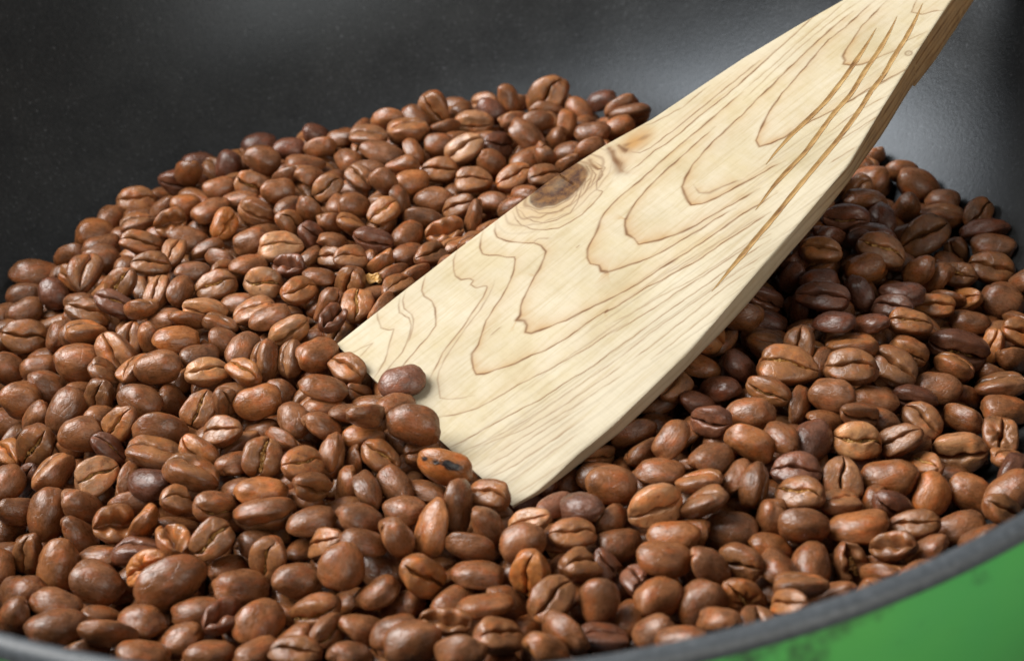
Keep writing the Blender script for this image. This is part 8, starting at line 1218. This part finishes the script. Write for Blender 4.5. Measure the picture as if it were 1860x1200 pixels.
(111.5,-20.4,5.0,0.30,0.79,-0.23,-0.47,9.5,7.0,5.3,''), (111.2,-10.0,4.4,0.08,-0.28,0.94,0.20,9.7,6.8,5.0,''), (114.1,-1.0,5.3,0.59,0.17,0.22,0.75,10.1,7.2,5.4,''),
(109.8,15.6,4.4,0.94,-0.13,0.13,-0.29,10.7,7.9,5.5,''), (-96.6,-7.2,2.3,0.21,-0.66,0.71,0.10,9.7,7.2,5.1,''), (-95.2,1.4,3.0,0.57,-0.50,0.07,-0.65,9.3,7.1,4.7,''),
(-81.1,-28.2,2.7,0.30,0.73,0.57,0.24,11.0,8.1,6.0,''), (-77.7,-17.3,2.5,0.19,-0.71,0.68,0.00,10.1,7.3,5.6,''), (-78.1,-8.1,5.6,0.14,0.89,-0.41,0.17,11.0,8.2,5.8,''),
(-69.3,-19.3,2.4,0.40,-0.06,0.09,0.91,10.1,7.5,5.3,''), (-69.4,5.9,4.5,0.98,-0.17,0.03,-0.07,10.4,7.9,5.7,''), (-63.4,-45.3,2.4,0.90,0.25,-0.24,0.26,9.6,7.4,5.4,''),
(-59.5,-36.1,2.7,0.88,-0.28,-0.20,0.32,11.7,8.6,6.0,''), (-60.1,8.5,4.3,0.80,-0.06,0.28,-0.53,10.2,7.3,5.3,''), (-60.8,30.9,2.9,0.14,0.31,-0.89,-0.31,11.5,8.6,6.1,''),
(-51.3,-29.9,2.3,0.98,-0.03,0.05,-0.20,9.7,7.1,5.0,''), (-55.5,-21.7,2.6,0.66,-0.07,0.39,-0.64,11.1,7.9,5.7,''), (-52.1,-10.2,2.9,0.16,-0.84,-0.46,0.25,11.6,8.2,6.5,''),
(-49.6,-97.0,3.8,0.21,-0.52,-0.83,0.04,9.9,7.4,5.4,''), (-43.6,-86.8,2.5,0.20,0.32,0.89,0.27,10.5,7.5,5.5,''), (-46.4,-77.7,2.7,0.31,0.88,0.31,0.17,11.7,8.3,6.1,''),
(-43.3,-29.5,5.0,0.10,0.79,0.60,0.08,10.7,7.6,6.0,''), (-44.7,-2.1,2.8,0.26,-0.31,0.27,-0.87,11.0,8.1,6.1,''), (-40.7,-96.9,3.2,0.07,0.85,0.53,0.02,11.0,8.2,6.0,''),
(-39.3,-77.4,2.4,0.76,0.15,-0.48,-0.41,10.7,8.1,5.4,''), (-35.3,-70.3,2.7,0.94,0.28,0.03,-0.17,10.7,7.7,6.0,''), (-34.2,-46.8,4.7,0.16,-0.94,0.22,-0.19,11.3,8.0,6.3,''),
(-28.0,-45.4,2.6,0.23,0.95,0.08,0.21,11.1,8.4,5.7,''), (-22.7,-52.5,7.5,0.19,0.14,-0.95,-0.20,9.5,6.9,5.3,''), (-19.9,48.0,3.0,0.87,-0.03,-0.07,0.49,9.7,7.3,5.4,''),
(-19.4,56.9,5.9,0.05,-0.07,0.94,-0.33,10.9,7.8,5.9,''), (-10.7,-87.4,3.4,0.02,0.92,-0.22,-0.33,10.5,7.9,5.5,''), (-8.3,-69.8,2.7,0.22,0.40,-0.86,-0.23,11.3,8.5,6.0,''),
(-8.4,16.9,2.7,0.89,0.17,-0.25,-0.35,11.0,8.0,5.9,''), (-1.5,-100.1,2.6,0.19,-0.11,-0.28,0.93,10.6,7.5,5.4,''), (-2.1,-89.9,2.9,0.23,-0.77,0.58,-0.09,11.1,8.5,6.2,''),
(-3.2,-54.1,2.8,0.22,-0.02,0.59,-0.78,11.5,8.5,6.3,''), (-3.0,50.5,2.4,0.64,0.42,-0.27,-0.58,9.8,7.0,5.4,''), (-4.8,66.4,4.9,0.05,-0.93,-0.37,-0.05,9.5,6.9,4.9,''),
(9.7,-63.1,2.5,0.87,0.21,-0.04,-0.44,10.8,7.9,5.5,''), (4.1,55.9,2.6,0.06,0.29,-0.87,-0.40,10.8,8.1,5.8,''), (5.9,64.9,2.4,0.69,0.19,0.05,-0.69,9.8,7.3,5.3,''),
(15.4,-58.9,2.6,0.79,-0.14,0.23,-0.55,11.4,8.7,5.8,''), (23.3,-64.6,2.8,0.94,0.31,-0.05,0.13,11.4,8.3,6.3,''), (32.3,-88.5,2.8,0.65,-0.51,0.52,-0.22,11.8,8.5,6.2,''),
(34.0,-38.2,4.4,0.17,-0.04,0.90,0.40,11.8,8.5,6.6,''), (41.7,-68.7,2.3,0.17,0.95,-0.12,0.23,9.8,7.5,5.1,''), (42.8,-55.0,2.6,0.45,0.07,0.08,-0.89,11.5,8.2,5.9,''),
(39.7,-44.3,2.8,0.59,-0.13,-0.36,-0.71,11.6,8.1,6.3,''), (51.1,-96.3,4.2,0.93,-0.37,0.03,-0.01,11.4,8.0,6.1,''), (47.3,-89.7,3.1,0.84,-0.47,-0.18,0.19,11.7,8.8,6.4,''),
(46.8,-42.7,4.7,0.39,-0.22,-0.85,-0.29,10.1,7.5,5.3,''), (44.8,-36.3,2.5,0.77,0.33,0.13,-0.53,10.5,7.6,5.6,''), (48.5,-27.7,2.7,0.30,-0.84,0.45,-0.06,10.9,8.1,5.9,''),
(49.8,-20.1,5.6,0.01,0.17,0.98,-0.07,9.4,6.8,4.9,''), (54.8,-43.3,2.5,0.87,-0.01,-0.40,0.28,10.4,7.4,5.6,''), (56.2,-27.1,2.5,0.50,-0.09,-0.40,0.76,10.5,7.7,5.6,''),
(65.6,-60.0,5.3,0.07,0.05,-0.41,-0.91,11.2,8.2,5.7,''), (64.7,-27.7,5.4,0.02,0.06,-0.98,-0.17,10.9,7.8,5.8,''), (64.5,-20.1,2.5,0.05,0.71,0.66,0.25,10.7,8.0,5.6,''),
(72.7,-52.4,2.4,0.62,-0.68,0.34,-0.21,10.2,7.8,5.3,''), (71.7,-43.6,2.5,0.30,-0.31,0.90,-0.03,10.3,7.6,5.6,''), (74.7,-11.3,2.4,0.02,0.18,-0.12,0.97,10.5,7.7,5.3,''),
(75.5,-3.1,2.7,0.81,0.58,0.02,-0.03,11.2,8.2,6.0,''), (74.5,7.4,2.7,0.90,-0.27,-0.21,-0.26,11.7,9.0,6.0,''), (82.9,-62.7,2.6,0.31,0.13,0.29,-0.90,9.5,6.9,4.8,''),
(78.1,-45.8,2.2,0.05,-0.52,0.83,0.18,9.7,7.4,4.9,''), (84.5,-3.4,3.1,0.48,-0.32,0.42,-0.70,9.5,7.1,5.2,''), (91.7,-38.1,2.7,0.14,-0.93,0.33,0.08,11.3,8.7,5.8,''),
(92.2,-1.2,5.8,0.12,0.97,0.20,0.07,10.5,7.5,5.5,''), (91.3,22.3,3.1,0.86,-0.17,-0.02,0.49,9.5,6.7,5.2,''), (96.6,-22.6,2.9,0.16,-0.06,-0.53,0.83,11.4,8.5,6.2,''),
(100.5,-11.5,2.9,0.82,0.55,-0.15,0.09,11.6,8.6,6.0,''), (95.0,14.0,2.6,0.14,-0.63,0.74,-0.20,11.0,7.7,5.7,''), (-120.1,-14.7,10.4,0.04,-0.34,-0.86,0.37,9.5,7.0,5.1,''),
(-121.4,1.0,9.3,0.56,0.78,-0.26,-0.00,10.4,7.4,5.6,''), (-96.0,19.8,19.5,0.16,-0.68,-0.71,-0.02,11.5,8.5,5.9,''), (-95.7,38.2,15.2,0.54,-0.07,0.01,-0.84,11.2,8.3,6.0,''),
(-75.9,66.6,19.2,0.43,0.67,-0.55,0.25,10.7,7.6,5.4,''), (-3.0,-0.3,25.2,0.37,-0.01,0.30,0.88,10.4,7.7,5.6,''), (3.1,5.6,26.1,0.12,0.07,-0.99,0.10,11.2,8.0,6.3,''),
(19.6,21.9,25.3,0.48,-0.81,-0.25,-0.23,9.4,7.1,4.9,''), (32.8,-49.2,20.7,0.78,-0.38,-0.24,0.43,11.2,8.1,5.6,''), (28.3,30.0,24.7,0.20,0.07,-0.97,-0.11,10.0,7.5,5.5,''),
(40.8,-48.2,22.1,0.16,0.44,-0.87,-0.18,10.6,8.0,5.8,''), (37.3,31.2,25.0,0.46,-0.26,-0.08,-0.84,11.8,8.3,6.1,''), (40.2,40.3,26.1,0.51,0.19,-0.14,0.83,9.8,7.0,4.9,''),
(49.3,-34.4,24.9,0.24,-0.15,-0.86,-0.43,11.8,9.0,6.4,''), (48.3,38.3,27.7,0.79,-0.23,-0.11,-0.56,11.6,8.6,6.1,''), (50.1,49.7,25.6,0.89,-0.12,0.02,0.44,9.5,6.9,4.7,''),
(58.5,-30.3,25.2,0.05,0.27,0.89,-0.36,11.2,8.2,6.0,''), (56.6,-21.4,23.8,0.26,-0.08,0.12,0.96,11.4,8.3,5.8,''), (58.0,-13.4,25.2,0.95,0.27,0.14,0.05,11.3,8.4,5.8,''),
(58.9,49.9,25.3,0.93,-0.07,-0.09,0.35,10.8,8.1,5.8,''), (66.3,-7.3,25.1,0.03,-0.71,0.66,0.23,9.9,7.0,5.3,''), (75.8,3.1,23.3,0.11,0.48,-0.87,0.09,11.0,7.8,6.1,''),
(73.5,11.4,24.2,0.13,0.06,0.88,-0.44,11.6,8.8,6.1,''), (85.0,23.9,23.4,0.24,0.29,-0.50,-0.78,9.3,6.8,4.7,''), (82.9,31.5,24.8,0.17,0.98,0.01,-0.04,11.8,8.6,6.1,''),
(93.4,27.2,24.0,0.39,-0.13,-0.01,0.91,9.6,6.8,5.3,''), (93.3,37.1,22.9,0.81,-0.07,-0.19,-0.55,10.1,7.6,5.1,''),
]
LOW = [bean_mesh('low_bean', 700 + k, 'whole', 16, 9, False)[0] for k in range(6)]
LV = []
for me in LOW:
    v = np.zeros(len(me.vertices) * 3, np.float32); me.vertices.foreach_get('co', v)
    a_ = np.zeros(len(me.vertices), np.float32); me.attributes['flat_face'].data.foreach_get('value', a_)
    LV.append((v.reshape(-1, 3), [tuple(p.vertices) for p in me.polygons], a_))
MID = [bean_mesh('mid_bean', 800 + k, 'whole', 24, 13, True)[0] for k in range(8)]
MV = []
for me in MID:
    v = np.zeros(len(me.vertices) * 3, np.float32); me.vertices.foreach_get('co', v)
    a_ = np.zeros(len(me.vertices), np.float32); me.attributes['flat_face'].data.foreach_get('value', a_)
    MV.append((v.reshape(-1, 3), [tuple(p.vertices) for p in me.polygons], a_))
av, af, at, ac, aa = [], [], [], [], []
base = 0
for i, (x, y, z, q0, q1, q2, q3, l, w, t, fl) in enumerate(FILL):
    v, f, fa_ = MV[i % len(MV)] if 'f' in fl else LV[i % len(LV)]
    R = np.array(Quaternion((q0, q1, q2, q3)).normalized().to_matrix())
    av.append((v * np.array((l, w, t)) / 1000) @ R.T + np.array((x, y, z)) / 1000)
    af += [tuple(k + base for k in face) for face in f]; base += len(v)
    at.append(np.tile(np.array(tint_of(fl, rnd), np.float32), (len(v), 1))); ac.append(v + i * 3.7); aa.append(fa_)
fm = mesh('bean_mass', np.concatenate(av), af)
a = fm.attributes.new('tint', 'FLOAT_COLOR', 'POINT'); a.data.foreach_set('color', np.concatenate(at).ravel().astype(np.float32))
a = fm.attributes.new('bean_co', 'FLOAT_VECTOR', 'POINT'); a.data.foreach_set('vector', np.concatenate(ac).ravel().astype(np.float32))
a = fm.attributes.new('flat_face', 'FLOAT', 'POINT'); a.data.foreach_set('value', np.concatenate(aa))
tag(link('coffee_bean_mass', fm, None, M_fill), 'deeper layer of roasted coffee beans filling the pan beneath the rest', 'coffee beans', None, 'stuff')
for me in LOW + MID: bpy.data.meshes.remove(me)
